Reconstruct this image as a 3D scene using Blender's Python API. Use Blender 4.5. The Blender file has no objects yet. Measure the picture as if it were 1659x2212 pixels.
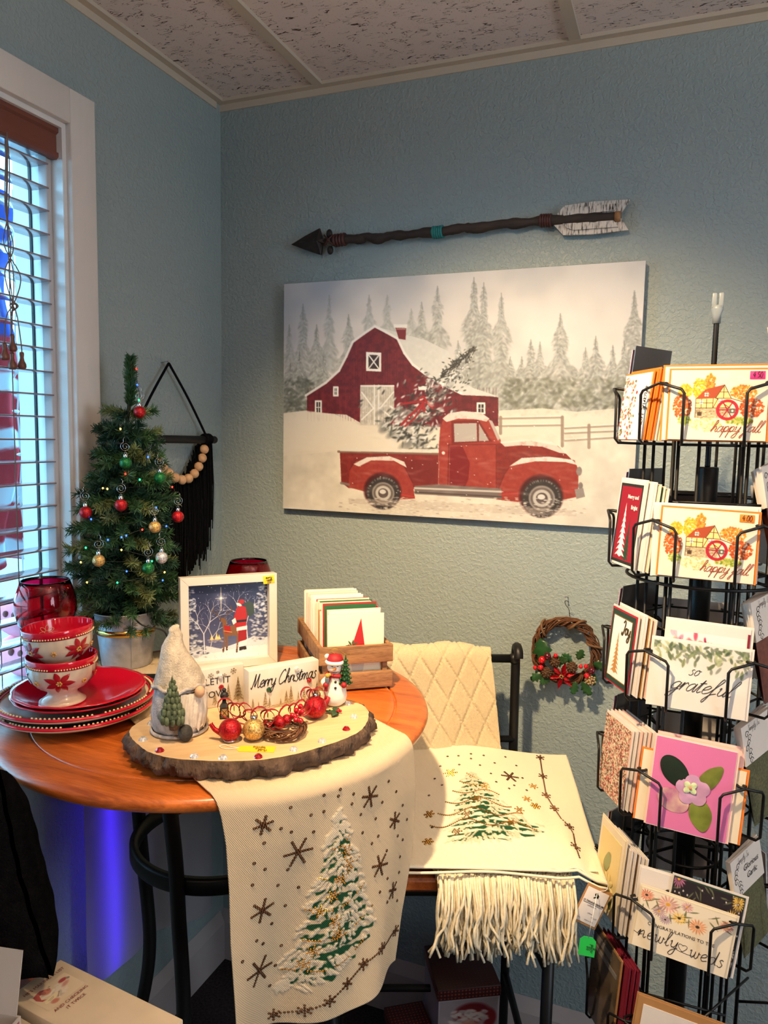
import bpy, bmesh, math, random
import numpy as np
from mathutils import Vector, Matrix
R = math.radians
random.seed(7); rng = np.random.default_rng(7)
sc = bpy.context.scene
COL = sc.collection

# ---------------------------------------------------------------- camera
cam_d = bpy.data.cameras.new('camera'); cam = bpy.data.objects.new('camera', cam_d); COL.objects.link(cam)
_yaw, _pit, _rol, _f = -.3773, .1016, .0186, 1609.7
fw = Vector((math.sin(_yaw)*math.cos(_pit), math.cos(_yaw)*math.cos(_pit), -math.sin(_pit)))
rt = Vector((math.cos(_yaw), -math.sin(_yaw), 0)); up = rt.cross(fw)
r_ = rt*math.cos(_rol)+up*math.sin(_rol); u_ = -rt*math.sin(_rol)+up*math.cos(_rol)
mw = Matrix((r_, u_, -fw)).transposed().to_4x4(); mw.translation = Vector((1.159, -1.721, 1.509))
cam.matrix_world = mw
cam_d.sensor_fit = 'VERTICAL'; cam_d.sensor_height = 36; cam_d.lens = 36*_f/2212; cam_d.clip_start = .02
sc.camera = cam

# ---------------------------------------------------------------- world, exposure
sc.view_settings.view_transform = 'Standard'; sc.view_settings.look = 'None'
sc.view_settings.gamma = 1; sc.view_settings.use_curve_mapping = False
sc.view_settings.exposure = 0.0
wd = bpy.data.worlds.new('overcast_sky'); sc.world = wd; wd.use_nodes = True
bg = wd.node_tree.nodes['Background']
bg.inputs[0].default_value = (.28, .68, 1, 1); bg.inputs[1].default_value = 7.5
try:
    sc.cycles.max_bounces = 6; sc.cycles.diffuse_bounces = 3; sc.cycles.glossy_bounces = 2
    sc.cycles.transmission_bounces = 5; sc.cycles.transparent_max_bounces = 6
    sc.cycles.use_adaptive_sampling = True; sc.cycles.adaptive_threshold = .1; sc.cycles.adaptive_min_samples = 16; sc.cycles.use_light_tree = True
    sc.cycles.sample_clamp_indirect = 4; sc.cycles.caustics_reflective = False; sc.cycles.caustics_refractive = False
    sc.cycles.use_denoising = True
except Exception: pass

CEIL = 2.356
def spot(name, loc, target, power, size, blend, col, rad=.03):
    l = bpy.data.lights.new(name, 'SPOT'); l.energy = power; l.spot_size = R(size); l.spot_blend = blend
    l.color = col; l.shadow_soft_size = rad
    o = bpy.data.objects.new(name, l); COL.objects.link(o); o.location = loc
    o.rotation_euler = (Vector(target)-Vector(loc)).to_track_quat('-Z', 'Y').to_euler()
    return o
WARM = (1, .70, .38)
SPOTS = [  # track heads on the ceiling in front of the wall
    ((.72, -1.18, 2.25), (.86, -.02, .92), 162, 78, 1, WARM),
    ((1.22, -1.02, 2.25), (.50, -.62, 1.02), 28, 62, 1, WARM),
    ((1.75, -1.75, 2.25), (1.25, -.45, 1.0), 14, 52, 1, (1, .80, .58)),
]
# added fills: cool area light before the solid right wall, warm uplight bowls out of view
def area(name, loc, target, sx, sy, power, col):
    l = bpy.data.lights.new(name, 'AREA'); l.shape = 'RECTANGLE'; l.size = sx; l.size_y = sy; l.energy = power; l.color = col
    o = bpy.data.objects.new(name, l); COL.objects.link(o); o.location = loc
    o.rotation_euler = (Vector(target)-Vector(loc)).to_track_quat('-Z', 'Y').to_euler(); return o
area('added_cool_fill', (4.25, -2.1, 1.70), (0, -2.1, 1.70), 1.0, 2.2, 56, (.74, .88, 1))  # cool fill added from the right, no opening behind it
UPFILL = [((2.3, -1.7, 1.80), 78), ((1.0, -2.2, 1.80), 50)]  # unseen uplights added to brighten ceiling and walls

# ---------------------------------------------------------------- colours and materials
def s2l(c): return tuple(((x/255)/12.92 if x/255 <= .04045 else (((x/255)+.055)/1.055)**2.4) for x in c)
_M = {}
def mat(name, col=(200,200,200), rough=.55, metal=0, var=0, scale=30, bump=0, bscale=None, spec=.5, emit=0, ecol=None,
        trans=0, ior=1.45, coat=0, stretch=None, col2=None, detail=4, alpha=1, sheen=0, bdist=.002, contrast=1, bias=0):
    if name in _M: return _M[name]
    m = bpy.data.materials.new(name); m.use_nodes = True; nt = m.node_tree; N = nt.nodes; L = nt.links
    b = N['Principled BSDF']; c = s2l(col)
    b.inputs['Base Color'].default_value = (*c, 1); b.inputs['Roughness'].default_value = rough
    b.inputs['Metallic'].default_value = metal; b.inputs['Specular IOR Level'].default_value = spec
    b.inputs['IOR'].default_value = ior
    if trans: b.inputs['Transmission Weight'].default_value = trans
    if coat: b.inputs['Coat Weight'].default_value = coat; b.inputs['Coat Roughness'].default_value = .08
    if sheen: b.inputs['Sheen Weight'].default_value = sheen
    if alpha < 1: b.inputs['Alpha'].default_value = alpha
    if emit:
        b.inputs['Emission Color'].default_value = (*s2l(ecol or col), 1); b.inputs['Emission Strength'].default_value = emit
    if var or bump or col2:
        tc = N.new('ShaderNodeTexCoord'); src = tc.outputs['Object']
        if stretch:
            mp = N.new('ShaderNodeMapping'); mp.inputs['Scale'].default_value = stretch; L.new(src, mp.inputs[0]); src = mp.outputs[0]
    if var or col2:
        nz = N.new('ShaderNodeTexNoise'); nz.inputs['Scale'].default_value = scale; nz.inputs['Detail'].default_value = detail
        L.new(src, nz.inputs['Vector'])
        rp = N.new('ShaderNodeValToRGB'); e = rp.color_ramp.elements
        e[0].position = .5-.22/contrast+bias; e[1].position = .5+.22/contrast+bias
        c2 = s2l(col2) if col2 else tuple(min(1, x*(1+var)) for x in c); c1 = c if col2 else tuple(x*(1-var) for x in c)
        e[0].color = (*c1, 1); e[1].color = (*c2, 1)
        L.new(nz.outputs['Fac'], rp.inputs[0]); L.new(rp.outputs[0], b.inputs['Base Color'])
    if bump:
        n2 = N.new('ShaderNodeTexNoise'); n2.inputs['Scale'].default_value = bscale or scale; n2.inputs['Detail'].default_value = 3
        L.new(src, n2.inputs['Vector'])
        bp = N.new('ShaderNodeBump'); bp.inputs['Strength'].default_value = bump; bp.inputs['Distance'].default_value = bdist
        L.new(n2.outputs['Fac'], bp.inputs['Height']); L.new(bp.outputs[0], b.inputs['Normal'])
    _M[name] = m; return m
def cmat(name, rough=.6, spec=.3, bump=0, bscale=400, weave=0):
    """printed surface: ink colour stored on the mesh itself"""
    if name in _M: return _M[name]
    m = bpy.data.materials.new(name); m.use_nodes = True; nt = m.node_tree; N = nt.nodes; L = nt.links; b = N['Principled BSDF']
    a = N.new('ShaderNodeAttribute'); a.attribute_name = 'ink'; L.new(a.outputs['Color'], b.inputs['Base Color'])
    b.inputs['Roughness'].default_value = rough; b.inputs['Specular IOR Level'].default_value = spec
    if bump:
        tc = N.new('ShaderNodeTexCoord'); n2 = N.new('ShaderNodeTexNoise'); n2.inputs['Scale'].default_value = bscale
        L.new(tc.outputs['Object'], n2.inputs['Vector'])
        bp = N.new('ShaderNodeBump'); bp.inputs['Strength'].default_value = bump; bp.inputs['Distance'].default_value = .001
        L.new(n2.outputs['Fac'], bp.inputs['Height']); L.new(bp.outputs[0], b.inputs['Normal'])
    _M[name] = m; return m

# ---------------------------------------------------------------- mesh helpers
class MB:
    def __init__(s): s.v = []; s.f = []; s.sm = []
    def add(s, vs, fs, smooth=False):
        o = len(s.v); s.v += [tuple(p) for p in vs]; s.f += [tuple(i+o for i in f) for f in fs]; s.sm += [smooth]*len(fs); return s
    def box(s, x0, x1, y0, y1, z0, z1, M=None):
        v = [(x0,y0,z0),(x1,y0,z0),(x1,y1,z0),(x0,y1,z0),(x0,y0,z1),(x1,y0,z1),(x1,y1,z1),(x0,y1,z1)]
        if M: v = [M @ Vector(p) for p in v]
        return s.add(v, [(0,3,2,1),(4,5,6,7),(0,1,5,4),(1,2,6,5),(2,3,7,6),(3,0,4,7)])
    def bbox(s, x0, x1, y0, y1, z0, z1, b=.003, M=None, seg=2):
        bm = bmesh.new(); bmesh.ops.create_cube(bm, size=1)
        for v in bm.verts: v.co = ((x0+x1)/2+v.co.x*(x1-x0), (y0+y1)/2+v.co.y*(y1-y0), (z0+z1)/2+v.co.z*(z1-z0))
        bmesh.ops.bevel(bm, geom=bm.edges[:], offset=b, segments=seg, affect='EDGES', profile=.5)
        bm.verts.ensure_lookup_table()
        v = [(M @ x.co) if M else x.co.copy() for x in bm.verts]; f = [[q.index for q in x.verts] for x in bm.faces]
        bm.free(); return s.add(v, f, True)
    def tube(s, pts, r, n=8, cap=True, closed=False, smooth=True):
        P = [Vector(p) for p in pts]; k = len(P)
        rr = r if hasattr(r, '__len__') else [r]*k
        vs = []; fs = []; nrm = None
        for i in range(k):
            if closed: t = P[(i+1) % k]-P[i-1]
            else: t = P[min(i+1, k-1)]-P[max(i-1, 0)]
            t = t.normalized() if t.length > 1e-9 else Vector((0,0,1))
            if nrm is None:
                nrm = t.orthogonal().normalized()
            else:
                nrm = (nrm-t*nrm.dot(t)); nrm = nrm.normalized() if nrm.length > 1e-6 else t.orthogonal().normalized()
            bn = t.cross(nrm)
            for j in range(n):
                a = 2*math.pi*j/n; vs.append(P[i]+(nrm*math.cos(a)+bn*math.sin(a))*rr[i])
        for i in range(k if closed else k-1):
            for j in range(n):
                a = i*n+j; b = i*n+(j+1) % n; c = ((i+1) % k)*n+(j+1) % n; d = ((i+1) % k)*n+j
                fs.append((a, b, c, d))
        if cap and not closed: fs += [tuple(range(n-1, -1, -1)), tuple((k-1)*n+j for j in range(n))]
        return s.add(vs, fs, smooth)
    def lathe(s, prof, n=32, c=(0,0,0), M=None, smooth=True, rfun=None, cap=True):
        vs = []; fs = []; k = len(prof)
        for (r, z) in prof:
            for j in range(n):
                a = 2*math.pi*j/n; q = r*(rfun(a, r, z) if rfun else 1)
                p = Vector((q*math.cos(a), q*math.sin(a), z)); p = (M @ p if M else p)+Vector(c); vs.append(p)
        for i in range(k-1):
            for j in range(n):
                fs.append((i*n+j, i*n+(j+1) % n, (i+1)*n+(j+1) % n, (i+1)*n+j))
        if cap and prof[0][0] > 2e-4: fs.append(tuple(range(n-1, -1, -1)))
        if cap and prof[-1][0] > 2e-4: fs.append(tuple((k-1)*n+j for j in range(n)))
        return s.add(vs, fs, smooth)
    def ball(s, c, r, n=16, m=10, M=None, sq=(1,1,1)):
        pr = [(math.sin(math.pi*i/m), -math.cos(math.pi*i/m)) for i in range(m+1)]; pr[0] = (1e-7,-1); pr[-1] = (1e-7,1)
        vs = []; fs = []
        for (a, z) in pr:
            for j in range(n):
                t = 2*math.pi*j/n; p = Vector((a*math.cos(t)*r*sq[0], a*math.sin(t)*r*sq[1], z*r*sq[2]))
                vs.append((M @ p if M else p)+Vector(c))
        for i in range(m):
            for j in range(n): fs.append((i*n+j, i*n+(j+1) % n, (i+1)*n+(j+1) % n, (i+1)*n+j))
        return s.add(vs, fs, True)
    def prism(s, poly, z0, z1, M=None, smooth=False):
        n = len(poly); v = [Vector((x,y,z0)) for x,y in poly]+[Vector((x,y,z1)) for x,y in poly]
        if M: v = [M @ p for p in v]
        f = [tuple(range(n-1,-1,-1)), tuple(range(n,2*n))]+[(i,(i+1)%n,n+(i+1)%n,n+i) for i in range(n)]
        return s.add(v, f, smooth)
    def grid(s, fn, nu, nv, smooth=True, wrap=False):
        vs = [fn(i/(nu-(0 if wrap else 1)), j/(nv-1)) for j in range(nv) for i in range(nu)]
        fs = [(j*nu+i, j*nu+(i+1)%nu, (j+1)*nu+(i+1)%nu, (j+1)*nu+i) for j in range(nv-1) for i in range(nu if wrap else nu-1)]
        return s.add(vs, fs, smooth)
    def mesh(s, name):
        me = bpy.data.meshes.new(name); me.from_pydata([tuple(v) for v in s.v], [], s.f)
        me.polygons.foreach_set('use_smooth', s.sm); me.update(); return me
def link(name, me, m, parent=None, loc=None, rot=None):
    o = bpy.data.objects.new(name, me); COL.objects.link(o)
    if m is not None and not me.materials: me.materials.append(m)
    if parent: o.parent = parent
    if loc is not None: o.location = loc
    if rot is not None: o.rotation_euler = rot
    return o
def tag(o, label=None, cat=None, group=None, kind=None):
    if label: o['label'] = label
    if cat: o['category'] = cat
    if group: o['group'] = group
    if kind: o['kind'] = kind
    return o
def thing(name, label, cat, loc=(0,0,0), rz=0, group=None, rot=None):
    o = bpy.data.objects.new(name, None); COL.objects.link(o); o.location = loc
    o.rotation_euler = rot if rot is not None else (0,0,rz); o.empty_display_size = .02
    return tag(o, label, cat, group)
def part(name, mb, m, parent, loc=None, rot=None, label=None, kind=None):
    o = link(name, mb.mesh(name) if isinstance(mb, MB) else mb, m, parent, loc, rot)
    return tag(o, label, None, None, kind)
def struct(name, mb, m, parent=None):
    o = link(name, mb.mesh(name), m, parent)
    if not parent: o['kind'] = 'structure'
    return o
def kids(o): return [c for c in bpy.data.objects if c.parent == o]
def smoothpath(pts, k=6, closed=False):
    P = [Vector(p) for p in pts]; n = len(P); out = []
    for i in range(n if closed else n-1):
        if closed: a, b, c, d = P[i-1], P[i], P[(i+1)%n], P[(i+2)%n]
        else: a, b, c, d = P[max(i-1,0)], P[i], P[i+1], P[min(i+2,n-1)]
        for j in range(k):
            t = j/k; out.append(.5*((2*b)+(c-a)*t+(2*a-5*b+4*c-d)*t*t+(3*b-a-3*c+d)*t**3))
    if not closed: out.append(P[-1])
    return out
def frameM(o, x, y, z=None):
    """matrix with given origin and x / y axes"""
    x = Vector(x).normalized(); y = Vector(y); y = (y-x*y.dot(x)).normalized(); z = x.cross(y)
    m = Matrix((x, y, z)).transposed().to_4x4(); m.translation = Vector(o); return m
def rotTo(d):
    return Vector(d).to_track_quat('Z', 'Y').to_matrix().to_4x4()

# ---------------------------------------------------------------- little 2D painter (prints on canvas, cards, cloth)
def vnoise(w, h, cx, cy, seed=0, oct=3):
    g = np.random.default_rng(seed); out = np.zeros((h, w)); amp = 1; tot = 0
    for o in range(oct):
        nx, ny = int(cx*2**o)+2, int(cy*2**o)+2; a = g.random((ny+1, nx+1))
        X = np.linspace(0, nx-1.001, w); Y = np.linspace(0, ny-1.001, h); xi = X.astype(int); yi = Y.astype(int)
        fx = X-xi; fy = Y-yi; fx = fx*fx*(3-2*fx); fy = fy*fy*(3-2*fy); fx = fx[None]; fy = fy[:, None]
        A = a[yi][:, xi]; B = a[yi][:, xi+1]; C = a[yi+1][:, xi]; D = a[yi+1][:, xi+1]
        out += amp*((A*(1-fx)+B*fx)*(1-fy)+(C*(1-fx)+D*fx)*fy); tot += amp; amp *= .5
    return out/tot
class Paint:
    def __init__(s, w, h, bg=(240,238,230), T=None):
        s.w, s.h = w, h; s.a = np.ones((h, w, 3))*np.array(bg, float); s.T = T
    def tr(s, p):
        p = np.asarray(p, float).reshape(-1, 2)
        return s.T(p) if s.T else p*np.array([s.w, s.h])
    def _mix(s, x0, y0, cov, col):
        h, w = cov.shape; A = s.a[y0:y0+h, x0:x0+w]; A += cov[..., None]*(np.array(col, float)-A)
    def poly(s, pts, col, alpha=1, noise=0, seed=1, col2=None):
        p = s.tr(pts); x0 = max(0, int(p[:,0].min())); x1 = min(s.w, int(p[:,0].max())+2); y0 = max(0, int(p[:,1].min())); y1 = min(s.h, int(p[:,1].max())+2)
        if x1 <= x0 or y1 <= y0: return
        k = 3; X = x0+(np.arange((x1-x0)*k)+.5)/k; Y = y0+(np.arange((y1-y0)*k)+.5)/k
        ins = np.zeros((len(Y), len(X)), bool); q = np.roll(p, -1, 0)
        for (ax, ay), (bx, by) in zip(p, q):
            if ay == by: continue
            c = ((ay > Y) != (by > Y)); xc = (bx-ax)*(Y-ay)/(by-ay)+ax
            ins ^= c[:, None] & (X[None, :] < xc[:, None])
        cov = ins.reshape(y1-y0, k, x1-x0, k).mean((1, 3))*alpha
        if noise:
            nz = vnoise(x1-x0, y1-y0, max(2,(x1-x0)/6), max(2,(y1-y0)/6), seed)
            if col2 is not None:
                A = s.a[y0:y1, x0:x1]; t = np.clip((nz-.5)*noise*2+.5, 0, 1)[..., None]
                cc = np.array(col, float)*(1-t)+np.array(col2, float)*t; A += cov[..., None]*(cc-A); return
            cov = cov*np.clip(1-noise+nz*noise*2, 0, 1)
        s._mix(x0, y0, cov, col)
    def blob(s, x, y, rx, ry, ang=0, col=(0,0,0), alpha=1, hard=2.5):
        c = s.tr([(x, y), (x+1e-3, y), (x, y+1e-3)]); cx, cy = c[0]; sx = np.linalg.norm(c[1]-c[0])*1e3; sy = np.linalg.norm(c[2]-c[0])*1e3
        rx *= sx; ry *= sy; r = max(rx, ry)*1.3+1
        x0 = max(0, int(cx-r)); x1 = min(s.w, int(cx+r)+1); y0 = max(0, int(cy-r)); y1 = min(s.h, int(cy+r)+1)
        if x1 <= x0 or y1 <= y0: return
        X, Y = np.meshgrid(np.arange(x0, x1)+.5-cx, np.arange(y0, y1)+.5-cy); ca, sa = math.cos(ang), math.sin(ang)
        u = (X*ca+Y*sa)/max(rx, .3); v = (-X*sa+Y*ca)/max(ry, .3); d = np.sqrt(u*u+v*v)
        cov = np.clip((1-d)*hard, 0, 1)*alpha; s._mix(x0, y0, cov, col)
    def line(s, pts, wid, col, alpha=1, jit=0):
        """wid in input units"""
        p = s.tr(pts); c = s.tr([(pts[0][0], pts[0][1]), (pts[0][0]+1e-3, pts[0][1])]); wp = wid*np.linalg.norm(c[1]-c[0])*1e3/2
        for (ax, ay), (bx, by) in zip(p[:-1], p[1:]):
            m = wp+2; x0 = max(0, int(min(ax,bx)-m)); x1 = min(s.w, int(max(ax,bx)+m)+1); y0 = max(0, int(min(ay,by)-m)); y1 = min(s.h, int(max(ay,by)+m)+1)
            if x1 <= x0 or y1 <= y0: continue
            X, Y = np.meshgrid(np.arange(x0, x1)+.5, np.arange(y0, y1)+.5); dx, dy = bx-ax, by-ay; l2 = dx*dx+dy*dy+1e-9
            t = np.clip(((X-ax)*dx+(Y-ay)*dy)/l2, 0, 1); d = np.hypot(X-ax-t*dx, Y-ay-t*dy)
            cov = np.clip(wp-d+.5, 0, 1)*min(1, wp*2+.15)*alpha; s._mix(x0, y0, cov, col)
    def lin(s):
        a = np.clip(s.a/255, 0, 1); return np.where(a <= .04045, a/12.92, ((a+.055)/1.055)**2.4)
def setink(me, cols):
    at = me.color_attributes.new('ink', 'FLOAT_COLOR', 'POINT'); c = np.ones((len(me.vertices), 4), np.float32); c[:, :3] = cols.reshape(-1, 3)
    at.data.foreach_set('color', c.ravel())
def gridmesh(name, P, cols=None, smooth=True):
    """P (nv,nu,3) numpy -> quad grid mesh, cols (nv,nu,3) linear"""
    nv, nu = P.shape[:2]; me = bpy.data.meshes.new(name)
    idx = np.arange(nv*nu).reshape(nv, nu); f = np.stack([idx[:-1,:-1], idx[1:,:-1], idx[1:,1:], idx[:-1,1:]], -1).reshape(-1, 4)
    me.vertices.add(nv*nu); me.vertices.foreach_set('co', P.astype(np.float32).ravel())
    me.loops.add(f.size); me.loops.foreach_set('vertex_index', f.astype(np.int32).ravel())
    me.polygons.add(len(f)); me.polygons.foreach_set('loop_start', (np.arange(len(f))*4).astype(np.int32))
    me.polygons.foreach_set('use_smooth', np.ones(len(f), bool) if smooth else np.zeros(len(f), bool))
    me.update(calc_edges=True); me.validate()
    if cols is not None: setink(me, cols)
    return me
def printmesh(name, pa, w, h):
    """flat printed sheet in local XZ, centred, facing -Y; row 0 = top"""
    P = np.zeros((pa.h, pa.w, 3)); P[..., 0] = np.linspace(-w/2, w/2, pa.w)[None]; P[..., 2] = np.linspace(h/2, -h/2, pa.h)[:, None]
    return gridmesh(name, P, pa.lin(), False)

# ---------------------------------------------------------------- lettering
GL = {  # single-stroke cursive, x-height .5, ascender 1, descender -.5 : (advance, strokes)
 'a':(.52,[[(.38,.40),(.26,.5),(.08,.38),(.05,.15),(.15,.01),(.28,.09),(.38,.40),(.41,.5),(.40,.14),(.45,.0),(.54,.08)]]),
 'b':(.46,[[(0,.1),(.16,.6),(.22,.95),(.12,.98),(.08,.6),(.08,.1),(.2,0),(.36,.12),(.36,.36),(.22,.42),(.3,.36),(.48,.38)]]),
 'c':(.40,[[(.36,.4),(.24,.5),(.08,.36),(.06,.14),(.2,0),(.4,.08)]]),
 'd':(.50,[[(.4,.42),(.26,.5),(.08,.38),(.06,.14),(.18,0),(.36,.14),(.46,.98),(.42,.3),(.44,.05),(.52,.05)]]),
 'e':(.42,[[(.04,.2),(.26,.28),(.36,.42),(.24,.5),(.08,.36),(.06,.12),(.2,0),(.42,.1)]]),
 'f':(.40,[[(0,.1),(.2,.5),(.34,.9),(.24,1),(.16,.7),(.1,-.3),(.02,-.5),(-.04,-.36),(.14,-.02),(.4,.1)]]),
 'g':(.48,[[(.4,.42),(.26,.5),(.08,.38),(.06,.14),(.18,.02),(.36,.14),(.42,.46),(.34,-.3),(.2,-.5),(.06,-.4),(.2,-.14),(.48,.08)]]),
 'h':(.50,[[(0,.1),(.2,.6),(.26,.95),(.16,1),(.1,.6),(.06,0),(.14,.3),(.28,.48),(.36,.4),(.36,.12),(.44,0),(.52,.1)]]),
 'i':(.26,[[(0,.1),(.12,.48),(.1,.12),(.16,0),(.26,.1)],[(.16,.68),(.18,.72)]]),
 'k':(.46,[[(0,.1),(.2,.6),(.24,.95),(.14,1),(.1,.6),(.06,0),(.12,.26),(.3,.5),(.34,.38),(.16,.26),(.32,.06),(.46,.06)]]),
 'l':(.28,[[(0,.1),(.18,.6),(.26,.95),(.16,1),(.1,.6),(.1,.1),(.18,0),(.3,.1)]]),
 'm':(.72,[[(0,.2),(.1,.48),(.08,0),(.16,.34),(.28,.48),(.32,.3),(.3,0),(.4,.36),(.52,.48),(.56,.3),(.56,.1),(.62,0),(.74,.1)]]),
 'n':(.52,[[(0,.2),(.1,.48),(.08,0),(.16,.34),(.3,.48),(.36,.3),(.36,.1),(.42,0),(.54,.1)]]),
 'o':(.44,[[(.3,.5),(.1,.42),(.06,.14),(.18,0),(.34,.14),(.34,.38),(.24,.5),(.3,.42),(.46,.44)]]),
 'p':(.48,[[(0,.16),(.12,.48),(.06,-.48),(.1,.3),(.26,.5),(.38,.38),(.34,.1),(.18,.02),(.12,.1),(.5,.08)]]),
 'r':(.36,[[(0,.16),(.1,.5),(.08,0),(.14,.36),(.26,.5),(.32,.42),(.38,.36)]]),
 's':(.38,[[(.32,.44),(.22,.51),(.12,.42),(.20,.30),(.30,.18),(.24,.01),(.12,-.01),(.03,.06)]]),
 't':(.32,[[(0,.1),(.16,.8),(.12,.16),(.18,0),(.32,.1)],[(.0,.56),(.32,.62)]]),
 'u':(.50,[[(0,.4),(.08,.48),(.08,.12),(.2,0),(.34,.14),(.4,.48),(.38,.1),(.44,0),(.52,.1)]]),
 'w':(.62,[[(0,.4),(.08,.48),(.1,.1),(.2,0),(.3,.2),(.32,.46),(.32,.12),(.42,0),(.52,.16),(.52,.46),(.56,.36),(.64,.38)]]),
 'y':(.50,[[(0,.4),(.08,.48),(.08,.14),(.2,.04),(.34,.18),(.42,.48),(.34,-.3),(.18,-.5),(.06,-.4),(.2,-.14),(.5,.08)]]),
 'M':(.86,[[(0,.1),(.1,0),(.2,.5),(.26,1),(.3,.5),(.36,.1),(.5,.6),(.6,.98),(.6,.4),(.68,.02),(.86,.12)]]),
 'C':(.66,[[(.56,.82),(.44,1),(.2,.8),(.06,.4),(.14,.05),(.34,0),(.64,.2)]]),
 'J':(.5,[[(.1,.8),(.3,1),(.42,.9),(.34,.3),(.2,-.1),(.02,-.1),(.1,.1)]]),
 'S':(.5,[[(.42,.86),(.3,1),(.16,.8),(.36,.4),(.26,.02),(.06,.1)]]),
 'P':(.5,[[(.1,0),(.16,.9),(.36,.98),(.42,.7),(.18,.5)]]),
 '4':(.5,[[(.3,1),(.05,.4),(.42,.42)],[(.34,.7),(.3,0)]]), '0':(.5,[[(.25,1),(.06,.6),(.12,.05),(.34,.05),(.42,.6),(.25,1)]]),
 '1':(.3,[[(.08,.8),(.2,1),(.16,0)]]), '6':(.45,[[(.36,.98),(.1,.5),(.14,.05),(.34,.1),(.34,.4),(.12,.36)]]),
 '5':(.45,[[(.4,.98),(.16,.96),(.12,.58),(.34,.5),(.36,.14),(.08,.02)]]), '$':(.5,[[(.42,.82),(.2,.9),(.14,.6),(.38,.4),(.3,.08),(.06,.14)],[(.26,1.05),(.24,-.08)]]),
 '.':(.2,[[(.08,.02),(.11,.03)]]), ' ':(.3,[]), 'W':(.8,[[(.06,1),(.2,0),(.4,.7),(.56,0),(.8,1)]]), 'R':(.55,[[(.1,0),(.16,.95),(.38,.95),(.4,.6),(.18,.5),(.46,0)]]),
}
def ribbon(mb, pts, wid, off=.0004):
    """flat ribbon in local XZ plane facing -Y"""
    P = np.array([(p[0], p[1]) for p in pts], float); n = len(P)
    t = np.gradient(P, axis=0); l = np.linalg.norm(t, axis=1); l[l == 0] = 1; nn = np.stack([-t[:,1]/l, t[:,0]/l], 1)
    w = wid*.5*np.ones(n)
    vs = [(P[i,0]+s*nn[i,0]*w[i], -off, P[i,1]+s*nn[i,1]*w[i]) for i in range(n) for s in (1,-1)]
    mb.add(vs, [(2*i, 2*i+1, 2*i+3, 2*i+2) for i in range(n-1)])
def script(text, size, wid=.06, slant=.25, track=0, off=.0004, cx=None):
    """cursive lettering mesh; size = ascender height in metres; centred on x"""
    mb = MB(); x = 0; S = []
    for ch in text:
        adv, st = GL[ch]
        for s in st: S.append([((x+px+slant*py), py) for px, py in s])
        x += adv+track
    for s in S:
        q = smoothpath([(a-x/2, b, 0) for a, b in s], 5)
        ribbon(mb, [(p.x*size, p.y*size) for p in q], wid*size, off)
    return mb
def type_text(text, size, off=.0004, shear=0, bold=0, align='CENTER', space=1):
    cu = bpy.data.curves.new('lettering', 'FONT'); cu.body = text; cu.size = size; cu.align_x = align; cu.shear = shear; cu.offset = bold; cu.resolution_u = 2; cu.space_line = space
    o = bpy.data.objects.new('lettering', cu); COL.objects.link(o); dg = bpy.context.evaluated_depsgraph_get(); dg.update()
    me = bpy.data.meshes.new_from_object(o.evaluated_get(dg)); bpy.data.objects.remove(o); bpy.data.curves.remove(cu)
    n = len(me.vertices); c = np.zeros(n*3, np.float32); me.vertices.foreach_get('co', c); c = c.reshape(-1, 3)
    d = np.stack([c[:,0], np.full(n, -off), c[:,1]], 1).astype(np.float32); me.vertices.foreach_set('co', d.ravel()); me.materials.clear(); me.update(); return me
# ================================================================ the room
def wall_mat():
    m = bpy.data.materials.new('sage_blue_wall_paint'); m.use_nodes = True; nt = m.node_tree; N = nt.nodes; L = nt.links; b = N['Principled BSDF']
    b.inputs['Base Color'].default_value = (*s2l((150,164,165)), 1); b.inputs['Roughness'].default_value = .42; b.inputs['Specular IOR Level'].default_value = .4
    tc = N.new('ShaderNodeTexCoord'); n1 = N.new('ShaderNodeTexNoise'); n1.inputs['Scale'].default_value = 120; n1.inputs['Detail'].default_value = 2.5; n1.inputs['Distortion'].default_value = .6
    L.new(tc.outputs['Object'], n1.inputs['Vector'])
    rp = N.new('ShaderNodeValToRGB'); rp.color_ramp.elements[0].position = .42; rp.color_ramp.elements[1].position = .62
    L.new(n1.outputs['Fac'], rp.inputs[0])
    bp = N.new('ShaderNodeBump'); bp.inputs['Strength'].default_value = .55; bp.inputs['Distance'].default_value = .0016
    L.new(rp.outputs[0], bp.inputs['Height']); L.new(bp.outputs[0], b.inputs['Normal'])
    return m
WALL = wall_mat()
TRIM = mat('white_trim_paint', (222,214,208), .35, var=.05, scale=14, bump=.12, bscale=90, stretch=(1,1,.15))
JAMB = mat('glossy_white_jamb_paint', (224,222,220), .28, var=.04, scale=20, bump=.25, bscale=160, stretch=(1,1,.08), bdist=.001)
XE, YE, WT = 4.3, -4.3, .125                       # room extents, left wall thickness
WY0, WY1, WZ0, WZ1 = -.539, -1.23, .915, 2.103    # window opening
struct('wall_back', MB().box(-WT, XE, 0, .12, 0, 2.6), WALL)
m_ = MB(); m_.box(-WT, 0, WY0, 0, 0, 2.6); m_.box(-WT, 0, YE, WY1, 0, 2.6); m_.box(-WT, 0, WY1, WY0, 0, WZ0); m_.box(-WT, 0, WY1, WY0, WZ1, 2.6)
struct('wall_left', m_, WALL)
struct('wall_right', MB().box(XE, XE+.1, YE, .12, 0, 2.6), WALL)
w2 = tag(bpy.data.objects.new('added_fill_panel', None), kind='structure'); COL.objects.link(w2)  # made-up window panel on the solid wall, set around the cool fill
m_ = MB(); m_.box(XE-.03, XE, -3.26, -3.2, 1.16, 2.24); m_.box(XE-.03, XE, -1.0, -.94, 1.16, 2.24); m_.box(XE-.03, XE, -3.26, -.94, 1.12, 1.18); m_.box(XE-.03, XE, -3.26, -.94, 2.22, 2.28)
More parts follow.
